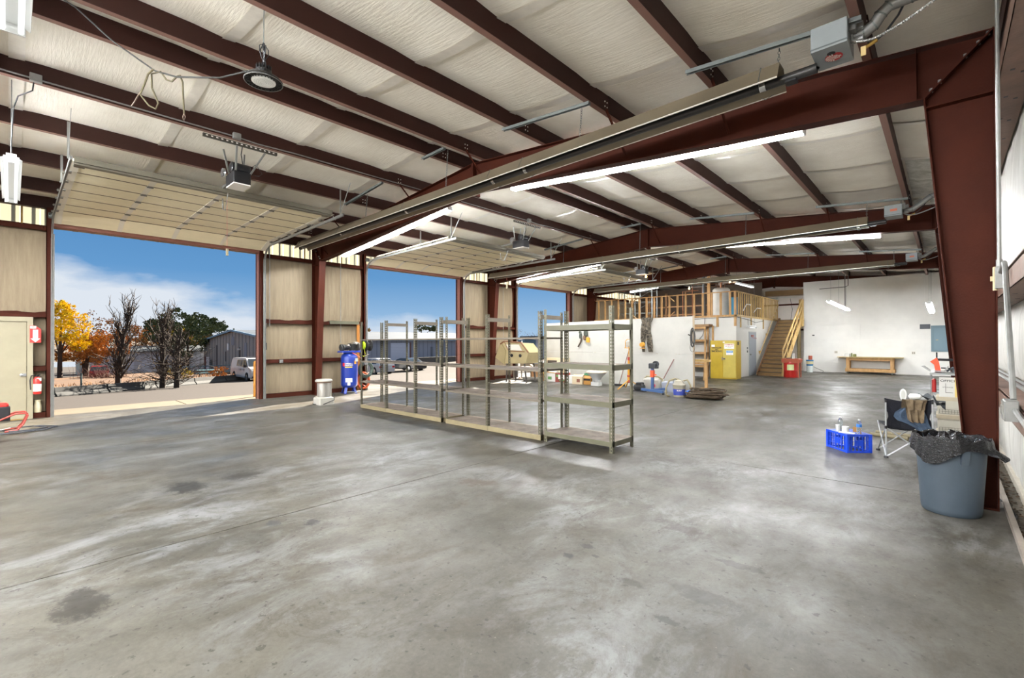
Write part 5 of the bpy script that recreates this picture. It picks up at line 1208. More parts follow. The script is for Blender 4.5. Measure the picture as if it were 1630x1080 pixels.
part('blue_pail', MB().lathe([(.0,.33),(.15,.33),(.17,.64),(0,.65)],20), M('pail_blue','2f6a94',.5), R, True, smooth=True)
part('pail_label', MB().lathe([(.158,.42),(.166,.58)],20), M('label_cream','cbbf92',.6), R, True)
part('red_can', MB().lathe([(0,.65),(.09,.65),(.09,.86),(0,.86)],16,(.03,0,0)), M('can_rust','a0503a',.6), R, True, smooth=True)
part('lead', MB().tube([(.15,0,.3),(.4,-.1,.18),(.62,-.1,.08),(.6,-.2,.02)],.012,5), rubber, R, True, smooth=True)
# hanging beam over stairs
solo('timber_beam', MB().box(-7.5,-5.6,29.3,29.4,4.16,4.46), M('beam_wood','7a5f3c',.6), 'brown timber beam on the end wall above the stairs','beam')
solo('grey_rail', MB().box(-8.1,-5.6,29.2,29.25,4.02,4.06).box(-6.9,-6.8,29.15,29.25,3.98,4.08), M('pale_rail','c9c9c4',.5), 'thin pale rail under the timber beam','rail')
solo('cable', MB().tube([(-6.3,29.55,4.0),(-6.2,29.55,3.4),(-6.28,29.55,2.8)],.01,5), rubber, 'thin cable down the end wall above the stairs','cable')
# end wall: bench, panel, outlets
R = thing('workbench','wooden workbench with overhanging top on casters against the white end wall','workbench',(-2.68,28.8,0))
part('top', MB().box(-1.32,1.24,-.42,.36,.80,.83), M('bench_top','b09a66',.6,0,.15,5), R, True)
part('apron', MB().box(-.96,.90,-.32,-.28,.66,.80).box(-.96,.90,.28,.32,.66,.80), wood, R, True)
part('lower_shelf', MB().box(-1.0,.94,-.33,.33,.10,.25), wood, R, True)
for x in (-.9,.82):
    for y in (-.28,.26): part('leg', MB().box(x-.06,x+.07,y-.04,y+.04,.2,.68), wood, R, True)
    for y in (-.26,.26): part('caster', MB().lathe([(0,-.02),(.05,-.02),(.05,.02),(0,.02)],12,(x,y,.05),'x').box(x-.03,x+.03,y-.03,y+.03,.05,.1), M('caster_grey','6e6e6c',.5), R, True)
solo('radio', MB().cbox(-3.72,-3.50,28.6,28.75,.83,.99,.02), M('radio_grey','b9b9b5',.5), 'small grey box on the left end of the workbench','box')
solo('tin', MB().cbox(-3.46,-3.40,28.6,28.7,.83,1.02,.01).cbox(-3.38,-3.24,28.6,28.75,.83,.97,.02), M('tin_green','7c8038',.5,0,0,20,c2='23251a'), 'dark green cans on the left end of the workbench','cans')
R = thing('breaker_panel','grey-blue electrical breaker panel on the white end wall','breaker panel',(-.13,29.19,.95))
part('box', MB().box(-.55+.2,.28,-.03,.01,.17,1.38), M('panel_blue_grey','5f7681',.5), R, True)
part('cover', MB().cbox(-.25,.18,-.045,-.03,.25,1.25,.004), M('panel_cover','647c88',.5), R, True); part('latch', MB().box(-.18,-.10,-.055,-.045,.7,.72), M('latch_tan','b89a5a',.5), R, True)
solo('wall_vent', MB().cbox(-.87,-.50,29.16,29.2,2.18,2.40,.01), M('vent_dark','54585d',.6), 'dark rectangular vent on the white end wall left of the breaker panel','vent')
for x, l in ((-4.15,'white outlet plate on the end wall at the left end of the bench'),(-1.1,'white outlet plate on the end wall right of the bench')):
    R = thing('outlet', l, 'outlet', (x,29.19,.98), 0, 'outlets on the end wall'); part('plate', MB().box(-.07,.07,-.012,.01,0,.13), M('outlet_plate','c8c2b2',.5), R, True); part('socket', MB().box(-.045,-.015,-.014,-.012,.02,.11).box(.015,.045,-.014,-.012,.02,.11), M('socket_grey','77736a',.5), R, True)
solo('thermostat', MB().box(-5.2,-5.1,29.17,29.2,1.9,1.96), black, 'small black box on the end wall near the stairs','thermostat')
solo('pipe_drop', MB().tube([(-3.30,26.6,4.9),(-3.30,26.6,4.22),(-3.4,26.6,4.16),(-4.4,26.4,4.12)],.018,6), M('pipe_dark','55524e',.5,.4), 'dark pipe bending left under the roof over the workbench light','pipe',smooth=True)
solo('pipe_drop', MB().tube([(-3.42,26.6,4.9),(-3.42,26.6,3.2)],.018,6), M('pipe_dark','55524e',.5,.4), 'straight dark pipe dropping to the workbench light','pipe')
# ================================================================== right foreground
R = thing('trash_can','big round grey trash can with black bag liner in front of a maroon column','trash can',(.03,6.10,0))
can_m = M('can_grey',(62,73,83),.55,0,.1,4,.06,40)
part('body', MB().lathe([(0,0.0),(.20,0),(.212,.012),(.218,.05),(.252,.62),(.262,.625),(.268,.64),(.268,.69),(.262,.70),(.250,.70),(.244,.66),(.205,.03),(0,.02)],48), can_m, R, True, smooth=True)
for a in (-1.2,1.94):
    hd = MB(); c_, s_ = math.cos(a), math.sin(a); hd.bar((.250*c_,.250*s_,.50),(.276*c_,.276*s_,.64),.055,.03,(c_,s_,0)); part('handle', hd, can_m, R, True)
bag = bpy.data.materials.new('black_bag'); bag.use_nodes = True; t = bag.node_tree; b = t.nodes['Principled BSDF']; b.inputs['Base Color'].default_value = (.006,.006,.007,1); b.inputs['Roughness'].default_value = .27; b.inputs['Specular IOR Level'].default_value = .36
n = t.nodes.new('ShaderNodeTexNoise'); g = t.nodes.new('ShaderNodeNewGeometry'); mp = t.nodes.new('ShaderNodeMapping'); mp.inputs['Scale'].default_value = (1,1,2.2); t.links.new(g.outputs['Position'], mp.inputs[0]); t.links.new(mp.outputs[0], n.inputs['Vector']); n.inputs['Scale'].default_value = 22; n.inputs['Distortion'].default_value = 2.5
bp = t.nodes.new('ShaderNodeBump'); bp.inputs['Strength'].default_value = .6; bp.inputs['Distance'].default_value = .02; t.links.new(n.outputs['Fac'], bp.inputs['Height']); t.links.new(bp.outputs[0], b.inputs['Normal'])
nA = 96; rings = []
def hem(a):    # how far the liner hangs down outside
    return .10+.09*math.exp(-((a-4.15)/.55)**2)+.02*math.sin(a*3+1)-.02*math.exp(-((a-5.08)/.25)**2)+.05*math.exp(-((a-5.9)/.25)**2)
for k in range(12):
    row = []
    for i in range(nA+1):
        a = 2*PI*i/nA; wv = .5+.5*math.sin(a*17+math.sin(a*5)*2); w2 = math.sin(a*9+1.3)
        if k < 4: r, z = .236+.004*k-.012*wv, .50+.055*k
        elif k == 4: r, z = .250, .715+.012*w2
        elif k == 5: r, z = .276+.004*wv, .722+.012*w2
        else:
            f = (k-5)/6; r = .280+.010*wv*(.4+f)+.006*w2+.012*f; z = .715-hem(a)*f*1.15
        if abs(((a-5.95+PI)%(2*PI))-PI) < .28 and k > 8: r += .03*(k-8)
        row.append((r*math.cos(a), r*math.sin(a), z))
    rings.append(row)
part('liner', MB().sheet(rings), bag, R, True, smooth=True, label='black plastic liner folded over the rim')
ft = []
for i in range(13):
    ft.append([(-.235+.47*j/12, -.20+.42*i/12, .64+.045*math.sin(i*1.3+j*.8)+.03*math.sin(j*2.1-i)+(.05 if 3 < j < 8 else 0)) for j in range(13) ])
ft = [[(x,y,z) if x*x+y*y < .052 else (x*.23/math.hypot(x,y)*.98,y*.23/math.hypot(x,y)*.98,.64) for x,y,z in r] for r in ft]
part('bag_fold', MB().sheet(ft), bag, R, True, smooth=True)
solo('floor_cable', MB().tube([(.36,6.9,.02),(.44,6.6,.03),(.47,6.3,.0),(.44,6.1,-.0)],.01,5), rubber, 'short black cable on the floor behind the nearest right column','cable')
# chair
R = thing('camp_chair','folding camp chair with black fabric and silver legs, seen from behind','chair',(-.42,8.64,0))
BL, BR, FL, FR = Vector((-.61,8.29,0)), Vector((-.13,8.44,0)), Vector((-.74,8.78,0)), Vector((-.27,8.95,0))
up_ = lambda v, z, o=(0,0): Vector((v.x+o[0],v.y+o[1],z))
fr = MB(); rr = .009
fr.tube([BL,up_(BL,.43),up_(BL,.78)],.010,8); fr.tube([BR,up_(BR,.43),up_(BR,.78)],.010,8)
for a, b_ in ((BL,up_(FL,.44)),(FL,up_(BL,.42)),(BR,up_(FR,.44)),(FR,up_(BR,.42)),(BL,up_(BR,.42)),(BR,up_(BL,.42)),(FL,up_(FR,.44)),(FR,up_(FL,.44))): fr.tube([up_(a,.02) if a.z == 0 else a,b_],rr,8)
part('leg_frame', fr, M('chair_silver','c9cbcd',.3,.7), R, smooth=True)
ft_ = MB()
for p in (BL,BR,FL,FR): ft_.lathe([(0,0),(.028,0),(.024,.025),(.012,.03),(0,.03)],10,(p.x,p.y,0))
for p in (BL,BR): ft_.lathe([(.016,.405),(.018,.44),(0,.45)],8,(p.x,p.y,0)); ft_.lathe([(.012,.77),(.014,.80),(0,.81)],8,(p.x,p.y,0))
part('foot_cap', ft_, black, R)
navy = M('chair_fabric','191b26',.85,0,0,6,.3,60,c2='10111a')
g1 = []
for i in range(9):
    v = i/8; z = .41+.42*v
    inset = .06*math.exp(-((v-.42)/.16)**2); row = []
    for j in range(11):
        u = j/10; p = BL.lerp(BR, inset+(1-2*inset)*u); ex = (p-(BL+BR)/2)*.12*max(0,v-.5); off = Vector((-.27,.93,0)).normalized()*(.05*math.sin(PI*u)+.01)
        p = p+ex+off; row.append((p.x,p.y,z-.045*math.sin(PI*u)*(1 if v > .9 else .5)))
    g1.append(row)
part('back_fabric', MB().sheet(g1), navy, R, smooth=True)
g1 = []
for i in range(7):
    row = []
    for j in range(9):
        a = BL.lerp(BR,j/8); b_ = FL.lerp(FR,j/8); p = a.lerp(b_,i/6); row.append((p.x,p.y,.43+.02*(i/6)-.06*math.sin(PI*i/6)*math.sin(PI*j/8)-.02*math.sin(PI*j/8)))
    g1.append(row)
part('seat_fabric', MB().sheet(g1), navy, R, smooth=True)
def drape(name, lab, cat, m, pts2d, top, extra=0, seed=0, thick=.012):
    """garment hung over the chair back: grid from (u,z) outline rows [(z,u0,u1)]"""
    g1 = []; nrm = Vector((.27,-.93,0)).normalized()
    for i,(z,u0,u1) in enumerate(pts2d):
        row = []
        for j in range(11):
            u = u0+(u1-u0)*j/10; p = BL.lerp(BR,u)+nrm*(.012+extra+.012*math.sin(j*1.6+i*.9+seed)+.008*math.sin(j*3.1+seed)); row.append((p.x,p.y,z+.006*math.sin(j*2+seed)))
        g1.append(row)
    back = [[tuple(Vector(v)-nrm*(.07)+Vector((0,0,.0))) for v in g1[0]], [tuple(Vector(v)-nrm*.10-Vector((0,0,.16))) for v in g1[0]]]
    mb = MB().sheet(back[::-1]+g1); mb2 = [[tuple(Vector(v)-nrm*thick) for v in r] for r in back[::-1]+g1]; mb.sheet(mb2)
    return solo(name, mb, m, lab, cat, smooth=True)
jean = M('worn_denim','46566a',.9,0,0,9,.3,60,c2='2f3f52')
drape('blue_jeans','faded blue jeans draped over the back of the camp chair','jeans',jean,[(.70,.34,.80),(.64,.20,.84),(.58,.17,.88),(.53,.25,.90),(.49,.45,.93),(.44,.62,.98),(.39,.66,1.02)],.8,.004,3)
brownc = M('brown_duck_cloth','7d6c54',.95,0,0,11,.3,70,c2='584a38')
drape('brown_trousers','muddy brown work trousers folded over the back of the camp chair','trousers',brownc,[(.82,.36,.88),(.76,.38,.84),(.69,.42,.82),(.68,.42,.80),(.62,.44,.80),(.55,.46,.80),(.515,.52,.80)],.8,.03,1)
gs_ = M('grey_cloth','555a5c',.9,0,0,8,.4,40,c2='3e4144')
g1 = [[(-.30+.03*i+.0*j, 8.46+.035*j, .86+.035*math.sin(i*1.1)*math.sin(j*.9)+.02*math.sin(i+j)-.012*i*(i > 6)) for i in range(11)] for j in range(7)]
solo('grey_jacket', MB().sheet(g1).sheet([[(x,y,.80) for x,y,z in r] for r in g1]), gs_, 'crumpled grey jacket heaped on top of the camp chair back','jacket',smooth=True)
R = thing('white_shoe','white shoe standing sole outwards on the chair back','shoe',(-.43,8.42,.80))
so_ = []
for i in range(20): a = 2*PI*i/20; so_.append((.038*math.cos(a)*(1+.12*math.sin(a)), .075+.085*math.sin(a)))
part('sole', MB().prism(so_,'y',-.02,.0), M('shoe_white','dcdcd8',.5), R, True); part('upper', MB().lathe([(0,0),(.04,.02),(.042,.08),(.03,.13),(0,.15)],14,(.05,.03,.06),'x'), M('shoe_white','dcdcd8',.5), R, True, smooth=True)
part('tread', MB().prism([(x*.6,z*.8+.015) for x,z in so_],'y',-.024,-.02), M('tread_grey','b5b5ae',.6), R, True)
# milk crate and bottles
R = thing('milk_crate','bright blue plastic milk crate turned over as a table','crate',(-1.07,8.55,0),math.atan2(.22,.24))
cb = M('crate_blue','1746cc',.4)
cx, cy, ch = .165, .21, .265
for z0, z1 in ((0,.025),(ch-.03,ch)):
    mb = MB()
    for s_ in (-1,1): mb.box(-cx-.008,cx+.008,s_*cy-.012,s_*cy+.012,z0,z1); mb.box(s_*cx-.012,s_*cx+.012,-cy-.008,cy+.008,z0,z1)
    part('rim', mb, cb, R, True)
for sx_ in (-1,1):
    for sy_ in (-1,1): part('corner_post', MB().box(sx_*cx-.018,sx_*cx+.018,sy_*cy-.018,sy_*cy+.018,0,ch), cb, R, True)
for i in range(1,6):
    x = -cx+2*cx*i/6
    for s_ in (-1,1): part('slat', MB().box(x-.006,x+.006,s_*cy-.006,s_*cy+.006,.02,ch-.02), cb, R, True)
for i in range(1,7):
    y = -cy+2*cy*i/7
    for s_ in (-1,1): part('slat', MB().box(s_*cx-.006,s_*cx+.006,y-.006,y+.006,.02,ch-.02), cb, R, True)
mb = MB()
for z in (.09,.16): 
    for s_ in (-1,1): mb.box(-cx,cx,s_*cy-.003,s_*cy+.003,z,z+.006); mb.box(s_*cx-.003,s_*cx+.003,-cy,cy,z,z+.006)
mb.box(-.06,.06,-cy-.004,-cy+.006,.10,.18); mb.box(-cx-.004,-cx+.006,-.06,.06,.10,.18); mb.box(cx-.006,cx+.004,-.06,.06,.10,.18); mb.box(-.06,.06,cy-.006,cy+.004,.10,.18)
part('side_panel', mb, cb, R, True)
mb = MB().box(-cx,cx,-cy,cy,ch-.012,ch-.004); part('top_grid', mb, M('crate_top','2348a8',.5), R, True)
plastic = M('clear_bottle','e6eef2',.08,0,trans=.9,spec=.5)
def bottle(loc, lab, withlabel):
    R = thing('water_bottle', lab, 'bottle', loc, 0, 'water bottles on the crate')
    part('body', MB().lathe([(0,0),(.030,.0),(.033,.01),(.030,.03),(.033,.05),(.031,.07),(.033,.10),(.033,.14),(.026,.17),(.013,.19),(.013,.20),(0,.20)],20), plastic, R, True, smooth=True)
    part('cap', MB().lathe([(.015,.195),(.015,.212),(0,.213)],14), white, R, True)
    if withlabel: part('label', MB().lathe([(.034,.10),(.034,.14)],20), M('bottle_label','2f6fb8',.4), R, True, smooth=True, label='blue label')
    return R
bottle((-.93,8.46,ch),'clear water bottle with a blue label, right one on the blue crate',True)
bottle((-1.17,8.56,ch),'clear unlabelled water bottle, left one on the blue crate',False)
solo('tape_roll', MB().lathe([(.02,0),(.045,0),(.045,.08),(.02,.08)],22,(-1.10,8.50,ch)), white, 'white paper roll on the blue crate between the bottles','roll',smooth=True)
solo('paper_cup', MB().lathe([(0,0),(.025,0),(.03,.10),(0,.10)],14,(-1.19,8.48,ch)), white, 'small white cup at the left of the blue crate','cup',smooth=True)
solo('brown_wallet', MB().prism([(0,0),(.05,0),(.045,.06),(.02,.075),(0,.07)],'y',-.012,.012), M('tan_leather','9a6b2c',.6), 'tan brown leather item behind the paper roll on the crate','pouch',loc=(-1.02,8.60,ch))
solo('paper_sheet', MB().box(-1.17,-.98,8.38,8.48,ch,ch+.004), MATS['paper_white'], 'sheet of paper lying on the blue crate','paper')
# carton stack behind the column
crm = M('box_cream','aca798',.7,0,.06,4); crl = M('lid_tan','a79c86',.7,0,.06,4); ink = M('ink_dark','3d3a38',.7)
lbs = ['cream lidded storage box at the bottom of the stack beside the right column','cream lidded storage box with grid print, second from the bottom of the stack','cream lidded storage box with grid print, directly under the taped white box']
for i in range(3):
    R = thing('storage_box', lbs[i], 'box', (.13,9.62,.265*i), 0, 'boxes stacked beside the right column')
    part('body', MB().box(-.22,.22,-.20,.20,0,.24), crm, R, True); part('lid', MB().cbox(-.235,.235,-.215,.215,.205,.265,.004), crl, R, True)
    gr = MB()
    for q in range(13): gr.box(-.20+.033*q,-.197+.033*q,-.2025,-.20,.015,.075)
    for q in range(3): gr.box(-.20,.20,-.2025,-.20,.015+.03*q,.018+.03*q)
    part('grid_print', gr, ink, R, True)
R = thing('taped_box','white printed carton with tape at the top of the stack beside the right column','box',(.15,9.60,.795),0,'boxes stacked beside the right column')
part('body', MB().box(-.22,.24,-.19,.19,0,.265), M('white_carton2','bcbab4',.6), R, True); part('tape', MB().box(-.05,-.01,-.193,-.19,0,.265).box(-.05,-.01,-.19,.19,.265,.267), M('packing_tape','c8ad62',.3), R, True)
letters('OFFICE', .045, (-.12,-.1915,.235), '-y', ink, R, 1.2, .001); letters('OFFICE', .045, (.09,-.1915,.235), '-y', ink, R, 1.2, .001)
pr = MB(); pr.box(-.15,-.145,-.193,-.19,.06,.2); pr.box(-.15,-.07,-.193,-.19,.06,.065); 
for q in range(3): pr.bar((.02,-.192,.19-.05*q),(.12,-.192,.16-.05*q),.004,.004)
part('print', pr, ink, R, True); letters('STORAGE', .026, (-.125,-.1925,.14), '-y', ink, R, 1, 0, spin=0)
solo('white_jug', MB().cbox(-.20,-.13,9.15,9.3,0,.24,.02).box(-.19,-.15,9.17,9.2,.24,.30), white, 'white plastic object on the floor left of the box stack','jug')
solo('rolled_mat', MB().tube([(-.95,10.05,.03),(-.45,9.95,.03)],.03,8).tube([(-.9,10.35,.03),(-.40,10.25,.03)],.03,8), M('khaki_roll','7f755c',.8), 'khaki rolled canvas lying on the floor behind the camp chair','canvas roll',smooth=True)
# bench with red clamp
R = thing('tool_trolley','grey metal trolley with bins behind the box stack','trolley',(.08,12.1,0))
part('top', MB().cbox(-.30,.30,-.25,.25,.98,1.02,.01), M('trolley_grey','9a9c98',.4,.5), R, True); part('shelf', MB().box(-.28,.28,-.23,.23,.62,.65), M('trolley_grey','9a9c98',.4,.5), R, True)
for x in (-.28,.28):
    for y in (-.23,.23): part('leg', MB().tube([(x,y,0),(x,y,.98)],.012,6), chrome, R, True)
part('bin', MB().cbox(-.14,.02,-.2,.1,.65,.92,.02), M('bin_blue','3a4f7a',.5), R, True); part('bin', MB().cbox(.06,.22,-.2,.1,.65,.90,.02), M('bin_brown','5c4038',.5), R, True); part('bin', MB().cbox(-.27,-.21,-.2,.1,.65,.90,.02), red, R, True)
solo('metal_bowl', MB().prism([(-.34,1.14),(-.22,1.04),(.0,1.04),(.05,1.14),(.03,1.14),(-.02,1.055),(-.2,1.055),(-.3,1.14)],'y',11.9,12.15), M('bowl_metal','9b9c9a',.3,.7), 'shallow punched metal tray on the trolley','tray')
R = thing('red_vise','red clamp stand with a long black bar on the trolley','clamp',(-.12,12.2,1.02))
part('body', MB().prism([(-.10,.20),(.0,.28),(.03,.20),(.06,.0),(-.02,.0),(-.04,.14)],'y',-.04,.04), orange, R, True); part('bar', MB().tube([(-.0,0,.24),(.45,0,.235)],.022,8).tube([(0,0,.2),(0,0,.38)],.014,6).tube([(.06,0,.08),(.4,0,.07)],.012,6), black, R, True, smooth=True)
solo('trolley_clutter', MB().lathe([(0,1.02),(.07,1.03),(.06,1.10),(0,1.12)],12,(.15,12.0,0)).tube([(.02,12.0,1.05),(.1,11.95,1.12),(.2,12.0,1.06)],.02,6), M('grey_bits','5b6266',.4,.5), 'grey metal fittings heaped on the trolley','fittings')
# ================================================================== OUTSIDE
CW, SW = math.cos(YAW), math.sin(YAW)
def zg(x, y):
    d = -x
    if d < 16.2: z = -.06
    elif d < 37: z = -.06-(d-16.2)*.0659
    elif d < 47: z = -1.43-(d-37)*.042
    else: z = -1.85-(d-47)*.0292
    if d > 20 and y > 28: z += min(1.25,(y-28)*.055)*min(1,(d-20)/12)
    return z
def site(right, fwd, dz=0):      # metres right / ahead of the camera station -> world, on the ground
    x = right*CW-fwd*SW; y = right*SW+fwd*CW; return Vector((x,y,zg(x,y)+dz))
gxs = [-14.72-1.5*i for i in range(4)]+[-20-3*i for i in range(14)]+[-62-10*i for i in range(22)]
gys = [-150+12*i for i in range(12)]+[-6+3*i for i in range(30)]+[84+14*i for i in range(14)]
solo('gravel_lot', MB().sheet([[(x,y,zg(x,y)) for y in gys] for x in gxs]), gravel, 'sloping gravel and asphalt lot outside the doorways','ground',smooth=True,kind='structure')
ap = struct('apron', label='pale concrete apron outside the doorways')
y = -9
while y < 34: part('apron_slab', MB().cbox(-16.05,-14.735,y+.005,y+3.035,-.2,-.012,.005), concrete_out, ap); y += 3.05
# barriers
P_ = [Vector((-33.0,-3.5)),Vector((-35.2,-.9)),Vector((-37.0,1.6)),Vector((-38.9,4.1)),Vector((-41.6,7.0)),Vector((-44.3,10.0)),Vector((-47.2,13.0)),Vector((-49.6,15.6))]
BLb = ['cut off by the left side of the nearest doorway, farther piece','cut off by the left side of the nearest doorway','first whole one from the left','in front of the first bare tree','between the two bare trees','in front of the right bare tree','ending at the white van']
for i in range(7):
    a, b_ = P_[i], P_[i+1]; d = (b_-a).normalized(); n_ = Vector((-d.y,d.x)); a2, b2 = a+d*.06, b_-d*.06; za, zb = zg(a2.x,a2.y)-.02, zg(b2.x,b2.y)-.02
    prof = [(-.28,0),(-.28,.10),(-.14,.28),(-.10,.56),(.10,.56),(.14,.28),(.28,.10),(.28,0)]
    A = [(a2.x+n_.x*u,a2.y+n_.y*u,za+v) for u,v in prof]; B = [(b2.x+n_.x*u,b2.y+n_.y*u,zb+v) for u,v in prof]; n8 = 8
    solo('concrete_barrier', MB().add(A+B,[(q,(q+1)%n8,n8+(q+1)%n8,n8+q) for q in range(n8)]+[tuple(range(8)),tuple(range(15,7,-1))]), barrier_m, 'low grey concrete barrier, '+BLb[i],'barrier','concrete barriers along the lot edge')
# dry grass strip
gr = MB(); rnd = random.Random(3)
for i in range(5200):
    k = rnd.uniform(0,6.9); j = int(k); p = P_[j].lerp(P_[min(j+1,7)],k-j); q = rnd.uniform(.5,7.5) if rnd.random() < .7 else rnd.uniform(.5,22); x, y = p.x-q*.78, p.y+q*.05; z = zg(x,y); h = rnd.uniform(.1,.5); a = rnd.uniform(0,PI); w_ = .045
    gr.add([(x-w_*math.cos(a),y-w_*math.sin(a),z),(x+w_*math.cos(a),y+w_*math.sin(a),z),(x+rnd.uniform(-.15,.15),y+rnd.uniform(-.15,.15),z+h)],[(0,1,2)])
solo('dry_grass', gr, M('straw_grass',(150,100,40),.95,0,0,1.5,c2='7d562a'), 'dry orange straw grass behind the concrete barriers','grass',kind='stuff')
solo('dirt_verge', MB().sheet([[(-p.x*0+p.x-q*.9, p.y+q*.05, zg(p.x-q*.9,p.y+q*.05)+.14) for q in (.4,3,6,10,16,24,34,48)] for p in [P_[0]+Vector((20,-30))*0+Vector((10,-14))]+P_+[Vector((-52,20))]]), M('straw_soil',(98,64,26),.95,0,0,.5,.4,8,c2=(64,50,38)), 'orange-brown dry verge beyond the barriers','ground',kind='structure')
# ---------------- buildings
sheet_g = M('grey_siding','8a8c90',.6); sheet_l = M('light_siding','b2b5be',.55); roofw = M('pale_roof',(86,90,92),.5,.1,.1,.3); blue_t = M('blue_trim','6e8fa8',.5); rolld = M('rollup_door','c4c8d4',.5)
def ribbed(mb, x, y0, y1, z0, z1, step, d, axis='x'):
    y = y0
    while y < y1:
        if axis == 'x': mb.box(min(x,x+d),max(x,x+d),y,y+.06,z0,z1)
        else: mb.box(y,y+.06,min(x,x+d),max(x,x+d),z0,z1)
        y += step
R = thing('storage_building','long low white storage building with metal roof beyond the bare trees','building',(-103.5,22,-3.5))
part('wall', MB().box(-107,-100.4,7.6,40,-3.8,.13), sheet_l, R)
part('end_wall', MB().prism([(-107,-3.8),(-100.4,-3.8),(-100.4,.13),(-103.7,.95),(-107,.13)],'y',7.45,7.6), M('cream_siding','a8a89c',.6), R)
part('roof', MB().prism([(-100.0,.10),(-103.7,1.02),(-107.4,.10),(-107.4,.2),(-103.7,1.15),(-100.0,.22)],'y',7.2,40.3), roofw, R)
rb = MB(); y = 7.5
while y < 40: rb.bar((-100.1,y,.24),(-103.7,y,1.17),.07,.05); y += .9
part('roof_rib', rb, M('roof_rib',(80,84,88),.5), R)
part('corner_trim', MB().box(-100.4,-100.3,9.2,9.6,-3.8,.1), M('teal_trim','4b6a78',.5), R)
rs = MB(); ribbed(rs,-100.4,7.7,40,-3.7,.05,.7,.04); part('siding_rib', rs, M('light_rib','9ea2ae',.55), R, stuff=True)
for i,(ya,yb) in enumerate(((10.8,14.2),(15.2,18.6),(20.6,23.6),(25,28.4),(29.5,33))):
    d_ = part('rollup_door', MB().box(-100.34,-100.26,ya,yb,-3.5,-.75), rolld, R); rs = MB()
    for q in range(9): rs.box(-100.26,-100.25,ya,yb,-3.3+.29*q,-3.28+.29*q)
    part('door_slat', rs, M('slat_line','a0a4b2',.5), d_)
part('wall_sign', MB().box(-100.35,-100.28,9.9,10.6,-.95,-.65), black, R)
R = thing('gabled_building','big grey metal-sided gabled building with blue trim, running behind the parked cars','building',(-82.5,48,-2.5))
part('gable_wall', MB().prism([(-99,-4),(-66,-4),(-66,1.97),(-82.5,3.5),(-99,1.97)],'y',24,24.2), M('gable_siding','8f8d8a',.6), R)
part('side_wall', MB().box(-66.2,-66,24,74,-4,1.97), M('side_siding','9296a0',.6), R); part('back_wall', MB().box(-99,-98.8,24,74,-4,1.97), sheet_g, R)
part('roof', MB().prism([(-65.6,1.93),(-82.5,3.5),(-99.4,1.93),(-99.4,2.1),(-82.5,3.68),(-65.6,2.1)],'y',23.7,74.3), M('roof_patchy',(84,88,92),.5,0,0,.35,c2=(50,62,72),stretch=(3,.5,1)), R)
tr = MB(); tr.bar((-99.4,23.65,2.0),(-82.5,23.65,3.58),.12,.28); tr.bar((-65.6,23.65,2.0),(-82.5,23.65,3.58),.12,.28); tr.bar((-65.5,23.7,2.0),(-65.5,74.3,2.0),.12,.25); part('eave_trim', tr, blue_t, R)
rs = MB(); x = -98.5
while x < -66.5: rs.box(x,x+.12,23.95,24,-4,1.95+(16.5-abs(x+82.5))*.09); x += 1.55
part('siding_rib', rs, M('grey_rib','77757a',.6), R, stuff=True)
rs = MB(); ribbed(rs,-66,24.2,74,-4,1.95,.9,.05); part('siding_rib', rs, M('grey_rib2','7d828e',.6), R, stuff=True)
part('window', MB().box(-85.4,-84.7,23.9,24,.4,1.5), M('white_frame','e0e4e8',.5), R); part('window', MB().box(-83.2,-82.0,23.93,24,1.2,2.6), M('patch_blue','7b808c',.5), R); part('window', MB().box(-77.2,-76.2,23.93,24,-.8,1.6), MATS['patch_blue'], R)
part('walk_door', MB().box(-97.2,-95.6,23.9,24,-3.4,-.9), M('white_slat_door','cfd3dc',.5), R); part('door_post', MB().box(-98.0,-97.4,23.85,24,-3.4,-.85), M('dark_red_post','6a3434',.5), R)
part('conduit', MB().box(-91.0,-90.85,23.85,24,-3,1.2).box(-79.3,-79.2,23.85,24,-2.8,.9).box(-86.1,-86.0,23.85,24,-1.4,.2), M('conduit_dark','5c5a5c',.5), R)
part('electrical_box', MB().box(-94.4,-93.6,23.7,24,-2.6,-1.3), strut_m, R)
part('wall_lamp', MB().box(-94.2,-93.8,23.7,24,.5,.7).box(-79.6,-79.1,23.7,24,.5,.75), white, R)
d_ = part('rollup_door', MB().box(-66,-65.85,42.0,45.6,-1.5,1.5), rolld, R); rs = MB()
for q in range(12): rs.box(-65.85,-65.84,42.0,45.6,-1.4+.24*q,-1.38+.24*q)
part('door_slat', rs, MATS['slat_line'], d_); part('door_post', MB().box(-66,-65.8,45.65,45.9,-1.6,1.6), M('brown_post','6b4a44',.5), R)
part('downpipe', MB().box(-66,-65.8,37.2,37.5,-1.6,1.9).box(-66,-65.85,50.1,50.5,-1.2,.8).box(-66,-65.8,63.5,63.8,-1.6,.8), M('pipe_grey','6c7078',.5), R)
R = thing('teal_building','teal grey building beyond the farthest doorway','building',(-58,92,-2))
part('wall', MB().box(-80,-40,90,96,-3,2.6), M('teal_siding','66808a',.6), R); part('roof', MB().box(-80.5,-39.5,89.6,96.4,2.6,3.1), M('snowy_roof',(80,84,88),.5), R)
part('dark_door', MB().box(-62,-58,89.9,90,-2.5,.4), M('teal_dark','55636e',.5), R)
R = thing('white_shed','white storage shed with two roller doors beyond the farthest doorway','shed',(-35,48,-.6))
part('wall', MB().box(-38.9,-29,46.4,50,-1.4,1.9), M('shed_white',(170,173,180),.5), R); part('roof', MB().box(-39.1,-28.8,46.2,50.2,1.9,2.0), white, R)
